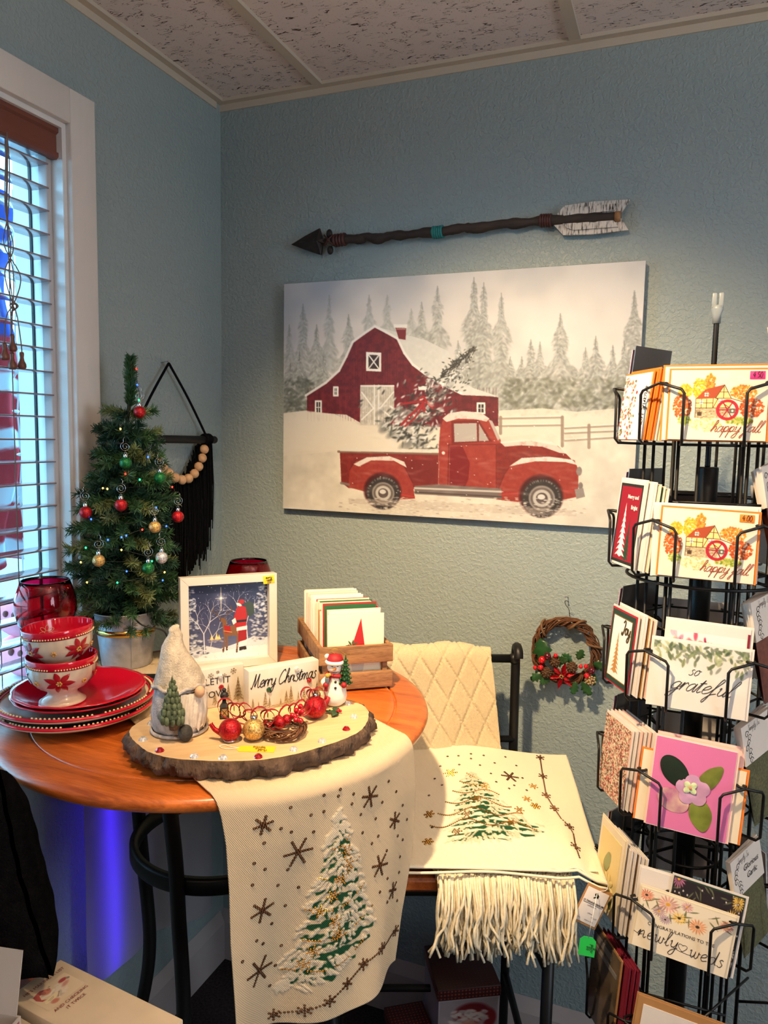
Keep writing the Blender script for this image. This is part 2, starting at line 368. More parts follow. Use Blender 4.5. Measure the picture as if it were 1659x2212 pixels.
struct('wall_rear', MB().box(-WT, XE+.1, YE-.1, YE, 0, 2.6), WALL)
link('fill_panel_frame', m_.mesh('fill_panel_frame'), TRIM, w2); link('window_pane', MB().box(XE-.008, XE-.002, -3.2, -1.0, 1.18, 2.22).mesh('window_pane'), mat('frosted_fill_panel', (225,232,238), .4), w2)
CARP = mat('dark_charcoal_carpet', (58,52,52), .95, var=.45, scale=160, bump=.8, bscale=500, spec=.1)
struct('floor', MB().box(-WT, XE+.1, YE-.1, .12, -.1, 0), CARP)
def bboard(name, x0, x1, y0, y1):
    m = MB(); m.box(x0, x1, y0, y1, 0, .112); 
    inset = .005
    if x1-x0 > y1-y0: m.add([(x0,y0,.112),(x1,y0,.112),(x1,y1,.145),(x0,y1,.145),(x0,y1,.112),(x1,y1,.112)], [(0,1,2,3),(3,2,5,4)])
    else: m.add([(x1,y0,.112),(x1,y1,.112),(x0,y1,.145),(x0,y0,.145),(x0,y1,.112),(x0,y0,.112)], [(0,1,2,3),(3,2,4,5)])
    struct(name, m, mat('grey_white_baseboard', (182,172,170), .5, var=.06, scale=9))
bboard('baseboard_back', 0, XE, -.015, -.0005); bboard('baseboard_left', .0005, .015, YE, -.0155)

# ceiling: deck above, T-bars, mineral fibre tiles as pieces
def tile_mat():
    m = bpy.data.materials.new('fissured_ceiling_tile'); m.use_nodes = True; nt = m.node_tree; N = nt.nodes; L = nt.links; b = N['Principled BSDF']
    b.inputs['Roughness'].default_value = .9; b.inputs['Specular IOR Level'].default_value = .1
    tc = N.new('ShaderNodeTexCoord')
    mp = N.new('ShaderNodeMapping'); mp.inputs['Scale'].default_value = (20, 85, 40); L.new(tc.outputs['Object'], mp.inputs[0])
    n1 = N.new('ShaderNodeTexNoise'); n1.inputs['Scale'].default_value = 1; n1.inputs['Detail'].default_value = 2; n1.inputs['Distortion'].default_value = 1.2; L.new(mp.outputs[0], n1.inputs['Vector'])
    # fissures: narrow band of the noise, broken up by a second noise
    a1 = N.new('ShaderNodeMath'); a1.operation = 'SUBTRACT'; a1.inputs[1].default_value = .5; L.new(n1.outputs['Fac'], a1.inputs[0])
    a2 = N.new('ShaderNodeMath'); a2.operation = 'ABSOLUTE'; L.new(a1.outputs[0], a2.inputs[0])
    n2 = N.new('ShaderNodeTexNoise'); n2.inputs['Scale'].default_value = 30; n2.inputs['Detail'].default_value = 1; L.new(tc.outputs['Object'], n2.inputs['Vector'])
    a3 = N.new('ShaderNodeMath'); a3.operation = 'LESS_THAN'; L.new(a2.outputs[0], a3.inputs[0]); a3.inputs[1].default_value = .014
    a4 = N.new('ShaderNodeMath'); a4.operation = 'GREATER_THAN'; L.new(n2.outputs['Fac'], a4.inputs[0]); a4.inputs[1].default_value = .50
    fs = N.new('ShaderNodeMath'); fs.operation = 'MULTIPLY'; L.new(a3.outputs[0], fs.inputs[0]); L.new(a4.outputs[0], fs.inputs[1])
    vo = N.new('ShaderNodeTexVoronoi'); vo.inputs['Scale'].default_value = 190; L.new(tc.outputs['Object'], vo.inputs['Vector'])
    ph = N.new('ShaderNodeMath'); ph.operation = 'LESS_THAN'; L.new(vo.outputs['Distance'], ph.inputs[0]); ph.inputs[1].default_value = .16
    ad = N.new('ShaderNodeMath'); ad.operation = 'MAXIMUM'; L.new(fs.outputs[0], ad.inputs[0])
    p2 = N.new('ShaderNodeMath'); p2.operation = 'MULTIPLY'; p2.inputs[1].default_value = .35; L.new(ph.outputs[0], p2.inputs[0]); L.new(p2.outputs[0], ad.inputs[1])
    mx = N.new('ShaderNodeMix'); mx.data_type = 'RGBA'; mx.inputs[6].default_value = (*s2l((226,214,210)), 1); mx.inputs[7].default_value = (*s2l((88,76,72)), 1)
    L.new(ad.outputs[0], mx.inputs[0]); L.new(mx.outputs[2], b.inputs['Base Color'])
    bp = N.new('ShaderNodeBump'); bp.invert = True; bp.inputs['Strength'].default_value = .6; bp.inputs['Distance'].default_value = .003; L.new(ad.outputs[0], bp.inputs['Height']); L.new(bp.outputs[0], b.inputs['Normal'])
    return m
TILE = tile_mat(); TBAR = mat('beige_metal_ceiling_bar', (196,184,168), .45, var=.04, scale=8)
ce = struct('ceiling', MB().box(-WT, XE+.1, YE-.1, .12, CEIL+.03, CEIL+.1), mat('ceiling_deck', (150,140,135), .9))
TX = [.291+.61*i for i in range(-1, 8)]; TY = [-.92-1.22*i for i in range(-1, 4)]
xs = [0]+[x for x in TX if 0 < x < XE]+[XE]; ys = [0]+[y for y in TY if y < 0 and y > YE]+[YE]
for i in range(len(xs)-1):
    for j in range(len(ys)-1):
        m = MB(); w = xs[i+1]-xs[i]; h = ys[j]-ys[j+1]
        m.box(-w/2+.004, w/2-.004, -h/2+.004, h/2-.004, 0, .014)
        link('ceiling_tile', m.mesh('ceiling_tile'), TILE, ce, ((xs[i]+xs[i+1])/2, (ys[j]+ys[j+1])/2, CEIL+.004))
for x in xs[1:-1]: link('ceiling_bar', MB().box(x-.012, x+.012, YE, -.0214, CEIL-.004, CEIL+.006).mesh('ceiling_bar'), TBAR, ce)
for y in ys[1:-1]: link('ceiling_bar', MB().box(.0214, XE, y-.012, y+.012, CEIL-.0035, CEIL+.0055).mesh('ceiling_bar'), TBAR, ce)
m = MB(); m.box(0, XE, -.021, 0, CEIL-.004, CEIL+.005); m.box(0, XE, -.0035, 0, CEIL-.02, CEIL-.004); struct('trim_1', m, TBAR)
m = MB(); m.box(0, .021, YE, -.0215, CEIL-.004, CEIL+.005); m.box(0, .0035, YE, -.0215, CEIL-.02, CEIL-.004); struct('trim_2', m, TBAR)

# window: casing, jambs, sill, stop, glass
wn = tag(bpy.data.objects.new('window_1', None), kind='structure'); COL.objects.link(wn)
cw = .066
m = MB()
for (y0, y1, z0, z1) in [(WY0, WY0+cw, WZ0-.02, WZ1+cw), (WY1-cw, WY1, WZ0-.02, WZ1+cw), (WY1, WY0, WZ1, WZ1+cw)]: m.bbox(0, .02, y0, y1, z0, z1, .002)
part('window_casing', m, TRIM, wn)
m = MB(); m.box(-WT, .006, WY0-.010, WY0, WZ0, WZ1); m.box(-WT, .006, WY1, WY1+.01, WZ0, WZ1); m.box(-WT, .006, WY1+.01, WY0-.01, WZ1-.01, WZ1); part('jamb', m, JAMB, wn)
m = MB(); m.bbox(-.045, -.022, WY0-.022, WY0-.010, WZ0, WZ1-.01, .002); m.bbox(-.045, -.022, WY1+.01, WY1+.022, WZ0, WZ1-.01, .002); part('window_stop', m, mat('grey_stop_paint', (196,188,186), .4), wn)
part('window_sill', MB().bbox(-WT, .045, WY1-cw-.02, WY0+cw+.02, WZ0-.022, WZ0, .004), TRIM, wn)
part('window_apron', MB().bbox(0, .016, WY1-cw, WY0+cw, .846, WZ0-.022, .002), TRIM, wn)
m = MB(); m.box(-.082, -.076, WY0-.0125, WY0-.010, WZ0, WZ1-.01); m.box(-.082, -.076, WY1+.01, WY1+.0125, WZ0, WZ1-.01); m.box(-.082, -.076, WY1, WY0, WZ1-.014, WZ1-.01); part('gasket', m, mat('black_rubber', (14,16,20), .5), wn)
part('window_pane', MB().box(-.081, -.077, WY1+.012, WY0-.012, WZ0, WZ1-.012), mat('window_glass', (255,255,255), 0, alpha=.05, spec=.5), wn)

# wooden blind
BLW = mat('reddish_brown_blind_wood', (124,72,60), .3, var=.15, scale=25, stretch=(1,.1,1))
SLW = mat('glossy_blind_slat_lacquer', (150,120,118), .16, var=.08, scale=20, stretch=(1,.1,1), coat=.5)
bl = thing('window_blind', 'reddish brown wooden slat blind lowered in the white cased window', 'blind', (0,-.9,2.08))
b0 = Vector((0,-.9,2.08))
prof = [(.004,.0),(.009,.004),(.009,.012),(.004,.014),(.004,.046),(.010,.05),(.010,.058),(.002,.062),(-.006,.062),(-.006,0)]
m = MB(); pl = [(x, z) for x, z in prof]
m.prism(pl, WY1+.02, WY0-.004, Matrix(((1,0,0,-.012),(0,0,1,0),(0,1,0,2.035),(0,0,0,1)))); part('valance', m, BLW, bl).matrix_parent_inverse = Matrix.Translation(-b0)
m = MB(); m.bbox(-.072, -.022, WY1+.025, -.556, 2.046, 2.09, .003); part('head_rail', m, mat('pale_metal_rail', (200,200,205), .3, .6), bl).matrix_parent_inverse = Matrix.Translation(-b0)
ends = [2.025-.0446*i for i in range(25)]
me = None
for i, z in enumerate(ends):
    if z < WZ0+.02: break
    if me is None: me = MB().bbox(-.025, .025, WY1+.025+.9, -.558+.9, -.0016, .0016, .0012).mesh('slat')
    link('slat', me, SLW, bl, (-.045, 0, z-2.08), (0, R(1.5*math.sin(i*2.1)), 0))
m = MB()
for y in (-.66, -1.14):
    for x in (-.0185, -.0715): m.tube([(x, y, 2.05), (x, y, WZ0+.02)], .0011, 5)
part('ladder_cord', m, mat('taupe_cord', (120,100,92), .8), bl).matrix_parent_inverse = Matrix.Translation(-b0)
# pull cords with wooden tassels (hang in front of the slats)
cd = thing('blind_pull_cord', 'knotted taupe lift cords with four wooden tassels hanging before the blind', 'cord', (-.004,-.665,2.04))
cq = Vector((-.004,-.665,2.04)); yk = -.672; zk = 1.735
def ppt(y, z, dx=0): return (-.004+dx+.006-cq.x, y-cq.y, z-cq.z)
tass = [(-.694, 1.655, .0), (-.680, 1.672, .004), (-.676, 1.640, -.002), (-.660, 1.642, .004)]
CM = mat('taupe_cord', (120,100,92), .8); TW = mat('walnut_tassel_wood', (118,72,56), .35, var=.2, scale=40)
for i, (y, z, dx) in enumerate(tass):
    sw = [-.012, .004, -.003, .017][i]
    top = [ppt(-.674, 2.04, 0), ppt(-.676+.3*sw, 1.98), ppt(-.680+sw*.2, 1.9), ppt(-.676-sw*.7, 1.84), ppt(-.674+sw*1.2, 1.79), ppt(yk, zk)]
    low = [ppt(yk, zk), ppt(yk+(y-yk)*.7, zk-.02), ppt(y, z+.02, dx), ppt(y, z+.006, dx)]
    part('cord', MB().tube(smoothpath(top, 6)+smoothpath(low, 4)[1:], .0011, 5), CM, cd)
    part('tassel', MB().lathe([(.0001,.016),(.0035,.016),(.0042,.012),(.0034,.006),(.0045,0),(.0075,-.006),(.0078,-.011),(.006,-.015),(.0001,-.0155)], 14, ppt(y, z-.006, dx)), TW, cd)
m = MB()
for k in range(3): m.tube([Vector(ppt(yk+.006*math.cos(t)+.001*k, zk+.006*math.sin(t)-.003+.002*k, .003*math.sin(2*t+k))) for t in np.linspace(0, 2*math.pi, 16, endpoint=False)], .0013, 5, closed=True)
part('knot', m, CM, cd)

# ---------------------------------------------------------------- outside the window
GR = mat('pale_gravel', (150,160,166), .95, var=.35, scale=60, bump=.8, bscale=90)
struct('ground_outside', MB().box(-9, -WT, -9, 7, -.3, -.2), GR)
PB = mat('pale_blue_white_board_paint', (206,218,222), .6, var=.06, scale=14, bump=.3, bscale=140, stretch=(1,1,.05))
# patriotic bunting
def bunting():
    nu, nv = 60, 150; pa = Paint(nu, nv, (200,30,50)); 
    for j in range(9):
        t = j/9
        if j % 2: pa.poly([(0,.36+.075*j),(1,.42+.075*j),(1,.47+.075*j),(0,.42+.075*j)], (235,238,245))
    pa.poly([(0,0),(1,0),(1,.4),(0,.34)], (36,76,170))
    for i in range(6):
        for j in range(6):
            cx, cy = (i+.5*(j%2))/5.5, .03+j*.06; st = []
            for k in range(10): 
                rr = .018 if k % 2 == 0 else .007; st.append((cx+rr*2.6*math.sin(k*math.pi/5), cy-rr*math.cos(k*math.pi/5)))
            pa.poly(st, (240,243,250))
    P = np.zeros((nv, nu, 3)); U, V = np.meshgrid(np.linspace(0,1,nu), np.linspace(0,1,nv))
    P[...,0] = .02*np.sin(U*22+V*4)*(.4+V)+.03*V; P[...,1] = -.40+U*.40*(1-.05*np.sin(V*7))+.012*np.sin(V*19); P[...,2] = -V*.86+.02*np.sin(U*9)
    return gridmesh('bunting_flag', P, pa.lin())
bo = link('bunting_flag', bunting(), cmat('bunting_fabric', .8, .1), None, (-.34,-.352,2.04))
sm = bo.modifiers.new('thick', 'SOLIDIFY'); sm.thickness = .0015
tag(bo, 'red white and blue starred bunting hanging outside the window', 'flag')
ls = thing('string_lights', 'white wired clear string lights hanging outside beside the bunting', 'lights', (-.285,-.405,2.05))
WP = mat('white_plastic', (240,240,240), .4)
pth = [(.0,.004*math.sin(k*1.7),-k*.05) for k in range(19)]
part('wire', MB().tube(smoothpath(pth, 3), .0022, 5), WP, ls)
m0 = MB().lathe([(.0001,0),(.004,0),(.004,.014),(.003,.015),(.0028,.022),(.0001,.030)], 8).mesh('bulb')
for k in range(2, 18, 2): link('bulb', m0, WP, ls, pth[k], (R(110+40*math.sin(k)), 0, R(60*math.cos(k*2))))
PK = mat('pink_fabric', (244,140,160), .8, var=.05, scale=10); DT = mat('brown_dot_fabric', (120,60,55), .8)
for (y, z, s, lb) in [(-.365, 1.005, .62, 'pink brown dotted cushion ball outside the window, the upper one'), (-.345, .90, .70, 'pink brown dotted cushion ball outside the window, the lower one')]:
    c = thing('dotted_cushion', lb, 'cushion', (-.33, y, z), 0, 'dotted cushions outside')
    part('cover', MB().lathe([(.001,0),(.06,.004),(.1,.04),(.105,.09),(.09,.13),(.05,.15),(.001,.15)], 28, rfun=lambda a, r, z: 1+.05*math.sin(5*a)), PK, c).scale = (s,s,s)
    for k in range(14):
        a = k*2.4; zz = .035+.09*((k*.37) % 1); rr = .1*s
        part('dot', MB().ball((rr*math.cos(a), rr*math.sin(a), zz*s), .013*s, 8, 6, sq=(.8,.8,1)), DT, c)
pd = thing('cushion_stand', 'pale painted plant stand outside carrying the pink dotted cushions', 'stand', (-.33,-.35,-.2))
part('top', MB().bbox(-.09,.09,-.12,.12,1.07,1.098,.004), PB, pd)
for sx in (-1,1):
    for sy in (-1,1): part('leg', MB().box(sx*.07-.012, sx*.07+.012, sy*.1-.012, sy*.1+.012, 0, 1.07), PB, pd)

# ---------------------------------------------------------------- track heads (above the frame)
BKM = mat('black_powder_coat', (16,15,16), .45, var=.1, scale=60)
for i, (loc, tgt, pw, sz, bld, col) in enumerate(SPOTS):
    lb = ['black track spotlight head aimed at the canvas wall', 'black track spotlight head aimed at the round table', 'black track spotlight head aimed at the card rack'][i]
    t = thing('track_spotlight', lb, 'spotlight', (loc[0], loc[1], CEIL))
    d = (Vector(tgt)-Vector(loc)).normalized(); L_ = Vector(loc)-Vector((loc[0], loc[1], CEIL))
    part('canopy', MB().lathe([(.0001,-.02),(.045,-.02),(.05,-.004),(.05,-.004)], 20), BKM, t)
    part('stem', MB().tube([(0,0,-.004), L_-d*.08], .006, 8), BKM, t)
    part('shade', MB().lathe([(.030,-.09),(.034,-.085),(.036,-.005),(.033,-.005),(.031,-.08),(.0001,-.082)], 20, L_, rotTo(d)), BKM, t)
    so = spot('track_lamp', loc, tgt, pw, sz, bld, col); so.location = L_; so.parent = t

for i, (loc, pw) in enumerate(UPFILL):  # uplight bowls added out of view for ambient fill
    t = thing('added_uplight', ['added bowl shaped uplight out of view beyond the card rack', 'added bowl shaped uplight out of view behind the viewer'][i], 'fill light', (loc[0], loc[1], CEIL))
    L_ = Vector((0, 0, loc[2]-CEIL))
    for k in range(3): a = R(120*k); part('chain', MB().tube([(0,0,0), L_+Vector((.14*math.cos(a), .14*math.sin(a), .0))], .002, 5), BKM, t)
    part('bowl', MB().lathe([(.0001,-.075),(.06,-.068),(.115,-.040),(.15,.004),(.147,.004),(.11,-.036),(.06,-.063),(.0001,-.069)], 32, L_), mat('opal_glass_bowl', (232,222,206), .4), t)
    l = bpy.data.lights.new('uplight_fill', 'SPOT'); l.energy = pw; l.color = (1, .80, .62); l.shadow_soft_size = .06; l.spot_size = R(165); l.spot_blend = .4
    o = bpy.data.objects.new('uplight_fill', l); COL.objects.link(o); o.parent = t; o.location = L_+Vector((0,0,.02)); o.rotation_euler = (R(180), 0, 0)
# ================================================================ pub table
TZ = 1.02; TC = Vector((.3965, -.5935, 0)); TR = .381
def wood_mat(name, c1, c2, rough=.3, scale=(3,30,30), coat=.3, bump=.05):
    if name in _M: return _M[name]
    m = bpy.data.materials.new(name); m.use_nodes = True; nt = m.node_tree; N = nt.nodes; L = nt.links; b = N['Principled BSDF']
    tc = N.new('ShaderNodeTexCoord'); mp = N.new('ShaderNodeMapping'); mp.inputs['Scale'].default_value = scale; L.new(tc.outputs['Object'], mp.inputs[0])
    n1 = N.new('ShaderNodeTexNoise'); n1.inputs['Scale'].default_value = 1; n1.inputs['Detail'].default_value = 6; n1.inputs['Distortion'].default_value = .8; L.new(mp.outputs[0], n1.inputs['Vector'])
    n3 = N.new('ShaderNodeTexNoise'); n3.inputs['Scale'].default_value = 9; n3.inputs['Detail'].default_value = 3; L.new(mp.outputs[0], n3.inputs['Vector'])
    ad = N.new('ShaderNodeMix'); ad.data_type = 'FLOAT'; ad.inputs[0].default_value = .35; L.new(n1.outputs['Fac'], ad.inputs[2]); L.new(n3.outputs['Fac'], ad.inputs[3])
    rp = N.new('ShaderNodeValToRGB'); e = rp.color_ramp.elements; e[0].position = .36; e[1].position = .64; e[0].color = (*s2l(c1), 1); e[1].color = (*s2l(c2), 1)
    L.new(ad.outputs[0], rp.inputs[0]); L.new(rp.outputs[0], b.inputs['Base Color']); b.inputs['Roughness'].default_value = rough; b.inputs['Coat Weight'].default_value = coat; b.inputs['Coat Roughness'].default_value = .18
    bp = N.new('ShaderNodeBump'); bp.inputs['Strength'].default_value = bump; bp.inputs['Distance'].default_value = .001; L.new(n3.outputs['Fac'], bp.inputs['Height']); L.new(bp.outputs[0], b.inputs['Normal'])
    _M[name] = m; return m
OAK = wood_mat('honey_brown_table_wood', (158,74,22), (224,120,48), .32, (4,40,40), .3)
TW2 = wood_mat('seat_honey_wood', (150,72,30), (206,112,52), .35, (40,4,40), .3)
tb = thing('pub_table', 'round honey brown wooden pub table with curved black metal legs', 'table', TC)
tp = [(.0001,TZ-.024),(TR-.035,TZ-.026),(TR-.012,TZ-.024),(TR-.003,TZ-.018),(TR,TZ-.010),(TR-.003,TZ-.003),(TR-.012,TZ),(TR-.016,TZ),(.3240,TZ),(.3232,TZ-.0003),(.3228,TZ-.0036),(.3224,TZ-.004),(.3196,TZ-.004),(.3192,TZ-.0036),(.3188,TZ-.0008),(.318,TZ-.0005),(.31,TZ-.0005),(.0001,TZ-.0005)]
part('tabletop', MB().lathe(tp, 96), OAK, tb)
ring = [Vector((.158*math.cos(a), .158*math.sin(a), 0)) for a in np.linspace(0, 2*math.pi, 64, endpoint=False)]
m = MB(); prof = [(.150,.742),(.162,.742),(.164,.745),(.164,.767),(.162,.770),(.150,.770)]; m.lathe(prof+[prof[0]], 64, cap=False); part('ring', m, BKM, tb)
m = MB(); m.lathe([(.14,TZ-.040),(.24,TZ-.040),(.24,TZ-.026),(.14,TZ-.026),(.14,TZ-.040)], 40, cap=False); part('top_plate', m, BKM, tb)
for a in (189, 279, 9, 99):
    c, s = math.cos(R(a)), math.sin(R(a))
    pr = [(.205,.990),(.190,.90),(.174,.80),(.166,.70),(.156,.60),(.152,.52),(.160,.44),(.185,.33),(.225,.2),(.262,.08),(.27,.012)]
    part('leg', MB().tube(smoothpath([(r*c, r*s, z) for r, z in pr], 4), .0125, 10), BKM, tb)
    part('foot', MB().lathe([(.0001,0),(.02,0),(.02,.008),(.012,.014),(.0001,.014)], 16, (.27*c, .27*s, 0)), BKM, tb)

# ---------------------------------------------------------------- cloth prints
def flakes(C, H, x, y, r, a0, col=(96,62,44)):
    pass
GOLD = mat('bronze_sequin', (86,54,32), .32, .7, var=.4, scale=150)
GOLD2 = mat('gold_sequin', (205,150,62), .22, .9, var=.3, scale=150)
def ringlet(mb, M, r=.0026, n=10):
    vs = []
    for k in range(n):
        a = 2*math.pi*k/n
        for q, h in ((r, .0003), (r*.62, .0011), (r*.34, .0005)): vs.append(M @ Vector((q*math.cos(a), q*math.sin(a), h)))
    fs = []
    for k in range(n):
        k2 = (k+1) % n
        fs += [(3*k, 3*k2, 3*k2+1, 3*k+1), (3*k+1, 3*k2+1, 3*k2+2, 3*k+2)]
    mb.add(vs, fs)
def flake_pts(x, y, r, a0, step=.0041):
    out = []; n = max(2, int(r/step))
    for k in range(6):
        for i in range(1 if k == 0 else 1, n+1):
            a = a0+k*math.pi/3; out.append((x+step*i*math.cos(a), y+step*i*math.sin(a)))
    out.append((x, y)); return out
def tree_motif(C, H, prof, seed, sx=1):
    """snowy fir print: prof = list of (y, left, right) ; C colour paint, H relief paint"""
    g = np.random.default_rng(seed); ys = [p[0] for p in prof]; l = [p[1] for p in prof]; r = [p[2] for p in prof]
    y0, y1 = ys[0], ys[-1]; hh = y1-y0
    lf = lambda y: np.interp(y, ys, l); rf = lambda y: np.interp(y, ys, r); cf = lambda y: (lf(y)+rf(y))/2+.12*(lf(y)-rf(y))*0
    n = 15
    for i in range(n):                       # green boughs
        y = y0+hh*(.05+.93*(i/n)); 
        for s in (-1, 1):
            e = lf(y) if s < 0 else rf(y); c = cf(y); k = 7; up = []; dn = []
            for j in range(k+1):
                t = j/k; x = c+(e-c)*t*g.uniform(.82, .98); yy = y+hh*.035*t
                up.append((x, yy-hh*.018*g.random())); dn.append((x+.002*g.normal(), yy+hh*(.035*(1-t)+.012)*g.uniform(.2, 1.5)))
            C.poly(up+dn[::-1], (36,78,52))
    for i in range(230):                     # puffed snow
        t = g.random()**.75; y = y0+hh*t; u = g.uniform(-1, 1); c = cf(y); e = lf(y) if u < 0 else rf(y); x = c+(e-c)*abs(u)
        ln = hh*g.uniform(.03, .085)*(1 if abs(u) > .4 else .7); ang = math.atan2(1.5, 1.0*(1 if u > 0 else -1)*(.4+abs(u)))
        wv = g.uniform(.0018, .0042); p = []
        for k in range(5):
            q = k/4; p.append((x+math.cos(ang)*ln*(q-.5)+g.normal()*.0010, y+math.sin(ang)*ln*(q-.5)*.75+g.normal()*.0008))
        C.line(p, wv, (220,204,178)); H.line(p, wv*1.1, (255,255,255))
CLR = (214,192,160)
PXM = 780                                         # print cells per metre
rw0, rw1, rq1 = -.20, .20, .42
rT = lambda p: np.stack([(p[:,0]-rw0)*PXM, p[:,1]*PXM], 1)
RC = Paint(int(.40*PXM), int(rq1*PXM), CLR, rT); RH = Paint(RC.w, RC.h, (0,0,0), rT)
rprof = [(.062,.002,.004),(.082,-.006,.010),(.097,-.013,.021),(.112,-.019,.024),(.13,-.026,.035),(.15,-.026,.039),(.167,-.034,.044),(.19,-.042,.052),(.211,-.052,.058),(.23,-.056,.064),(.255,-.058,.074),(.27,-.066,.077),(.283,-.074,.052),(.30,-.066,.020),(.315,-.073,-.012),(.330,-.084,-.045)]
tree_motif(RC, RH, rprof, 3)
RCl = RC.lin(); RHl = RH.a[..., 0]/255
def rsample(arr, t, q):
    return arr[np.clip((q*PXM).astype(int), 0, RC.h-1), np.clip(((t-rw0)*PXM).astype(int), 0, RC.w-1)]
AX = np.array([.857, -.515, 0]); PP = np.array([.515, .857, 0])
def runner_pos(t, q):
    """q<0: on the table (distance before the rim); q>0: hanging drop. arrays -> (…,3) relative to table centre"""
    rho = np.sqrt(np.maximum(TR**2-t**2, 0)); rb = .022
    h = np.clip(q, 0, None); hb = rb*math.pi/2
    th = np.clip(h/rb, 0, math.pi/2)
    s_h = rho-rb+.004+rb*np.sin(th); z_h = TZ+.0045-rb*(1-np.cos(th))-np.clip(h-hb, 0, None)
    d = np.clip((h-hb)/.35, 0, 1)
    flat = .372+.010*np.sin(t*26+1.2)+.006*np.sin(t*55+h*9)
    s_h = s_h*(1-d**.8)+flat*d**.8+.016*np.clip(d*1.2-.2, 0, 1)*np.sin(t*23+.6)
    s = np.where(q > 0, s_h, rho-rb+.004+q); z = np.where(q > 0, z_h, TZ+.0045)
    return s[..., None]*AX+t[..., None]*PP+z[..., None]*np.array([0, 0, 1.])
def runner_edges(q):
    tl = np.interp(q, [-.8,-.02,0,.04,.08,.15,.22,.38], [-.171,-.171,-.171,-.163,-.158,-.155,-.155,-.149])
    tr = np.interp(q, [-.8,-.02,0,.05,.09,.19,.26,.30,.38], [.170,.170,.171,.178,.179,.176,.164,.156,.145])
    return tl, tr
nu = 230; qs = np.concatenate([np.linspace(-.70, -.01, 60), np.linspace(-.005, .383, 330)])
tau = np.linspace(0, 1, nu); Q, TA = np.meshgrid(qs, tau, indexing='ij'); tl, tr = runner_edges(Q); T_ = tl+(tr-tl)*TA
P = runner_pos(T_, Q)
P[..., 2] -= .0*Q; cols = rsample(RCl, T_, np.clip(Q, 0, None)); cols[Q < .02] = np.array(s2l(CLR)); hh = rsample(RHl, T_, np.clip(Q, 0, None))*(Q > .02)
P += hh[..., None]*.0013*AX
ru = thing('table_runner', 'cream woven table runner with snowy fir and sequin snowflakes draped over the table', 'table runner', TC)
def fabric_mat(name, col='ink', scale=900, strength=.35):
    m = cmat(name, .85, .1); nt = m.node_tree; N = nt.nodes; L = nt.links; b = N['Principled BSDF']
    tc = N.new('ShaderNodeTexCoord'); w1 = N.new('ShaderNodeTexWave'); w1.inputs['Scale'].default_value = scale/6.28; w1.inputs['Distortion'].default_value = 1.5; w1.bands_direction = 'DIAGONAL'; L.new(tc.outputs['Object'], w1.inputs['Vector'])
    n2 = N.new('ShaderNodeTexNoise'); n2.inputs['Scale'].default_value = scale; L.new(tc.outputs['Object'], n2.inputs['Vector'])
    ad = N.new('ShaderNodeMath'); L.new(w1.outputs['Fac'], ad.inputs[0]); L.new(n2.outputs['Fac'], ad.inputs[1])
    bp = N.new('ShaderNodeBump'); bp.inputs['Strength'].default_value = strength; bp.inputs['Distance'].default_value = .0012; L.new(ad.outputs[0], bp.inputs['Height']); L.new(bp.outputs[0], b.inputs['Normal']); return m
FAB = fabric_mat('cream_twill_with_print', scale=1100, strength=.4)
part('cloth', gridmesh('cloth', P, cols), FAB, ru).modifiers.new('thick', 'SOLIDIFY').thickness = -.0016
def run_M(t, q):
    e = 1e-3; f = lambda a, b: Vector(runner_pos(np.array([a]), np.array([b]))[0])
    p = f(t, q); x = f(t+e, q)-p; y = f(t, q-e)-p
    M = frameM(p, x, y); M.translation = p+M.col[2].to_3d()*.0022; return M
DOTS = [(-.073,.041),(-.042,.06),(-.023,.035),(.004,.034),(.001,.043),(-.022,.06),(.028,.048),(.025,.062),(.103,.055),(.122,.079),(.09,.084),(.14,.109),(.043,.085),(.076,.105),(.155,.14),(-.086,.069),(-.071,.078),(-.037,.087),(-.109,.085),(.047,.115),(.082,.135),(.129,.155),(.068,.141),(.145,.17),(-.122,.112),(-.107,.124),(-.073,.135),(.101,.166),(.139,.196),(-.124,.143),(-.087,.155),(-.055,.168),(.103,.212),(.139,.223),(.085,.225),(.103,.251),(.139,.273),(-.073,.192),(-.093,.213),(-.117,.229),(-.106,.239),(-.075,.256),(-.139,.25),(-.082,.286),(-.089,.317)]
m = MB()
for t, q in DOTS: ringlet(m, run_M(t, q))
part('sequins', m, GOLD, ru, kind='stuff')
for i, (t, q, r) in enumerate([(.062,.064,.0185),(.12,.125,.0125),(-.11,.059,.0125),(-.059,.112,.0205),(.086,.183,.0185),(.12,.242,.0125),(-.109,.186,.0165),(-.11,.28,.0205)]):
    m = MB()
    for x, y in flake_pts(t, q, r, .3+.25*i): ringlet(m, run_M(x, y), .0023)
    part('sequin_snowflake', m, GOLD, ru)
CH = [(.140,.327),(.088,.317),(.048,.321),(.018,.337),(-.011,.352),(-.043,.362),(-.08,.368)]
m = MB()
for (a, b), (c, d) in zip(CH[:-1], CH[1:]):
    n = int(math.hypot(c-a, d-b)/.0042)
    for k in range(n): ringlet(m, run_M(a+(c-a)*k/n, b+(d-b)*k/n), .002)
part('sequin_chain', m, GOLD, ru, kind='stuff')
for t, q in CH:
    m = MB()
    for x, y in flake_pts(t, q, .0085, .5): ringlet(m, run_M(x, y), .002)
    part('sequin_snowflake', m, GOLD, ru)
m = MB(); g = np.random.default_rng(5)
for k in range(5):                                # sequin garlands on the fir
    q0 = .105+.045*k; L0 = np.interp(q0, [p[0] for p in rprof], [p[1] for p in rprof]); R0 = np.interp(q0, [p[0] for p in rprof], [p[2] for p in rprof])
    n = int((R0-L0)/.0036)
    for i in range(n+1):
        u = i/max(n,1)
        if .35 < (u*3.3+k*.37) % 1: ringlet(m, run_M(L0+(R0-L0)*u, q0+.012*math.sin(u*3.1)-.012*(u-.5)+.004), .0018)
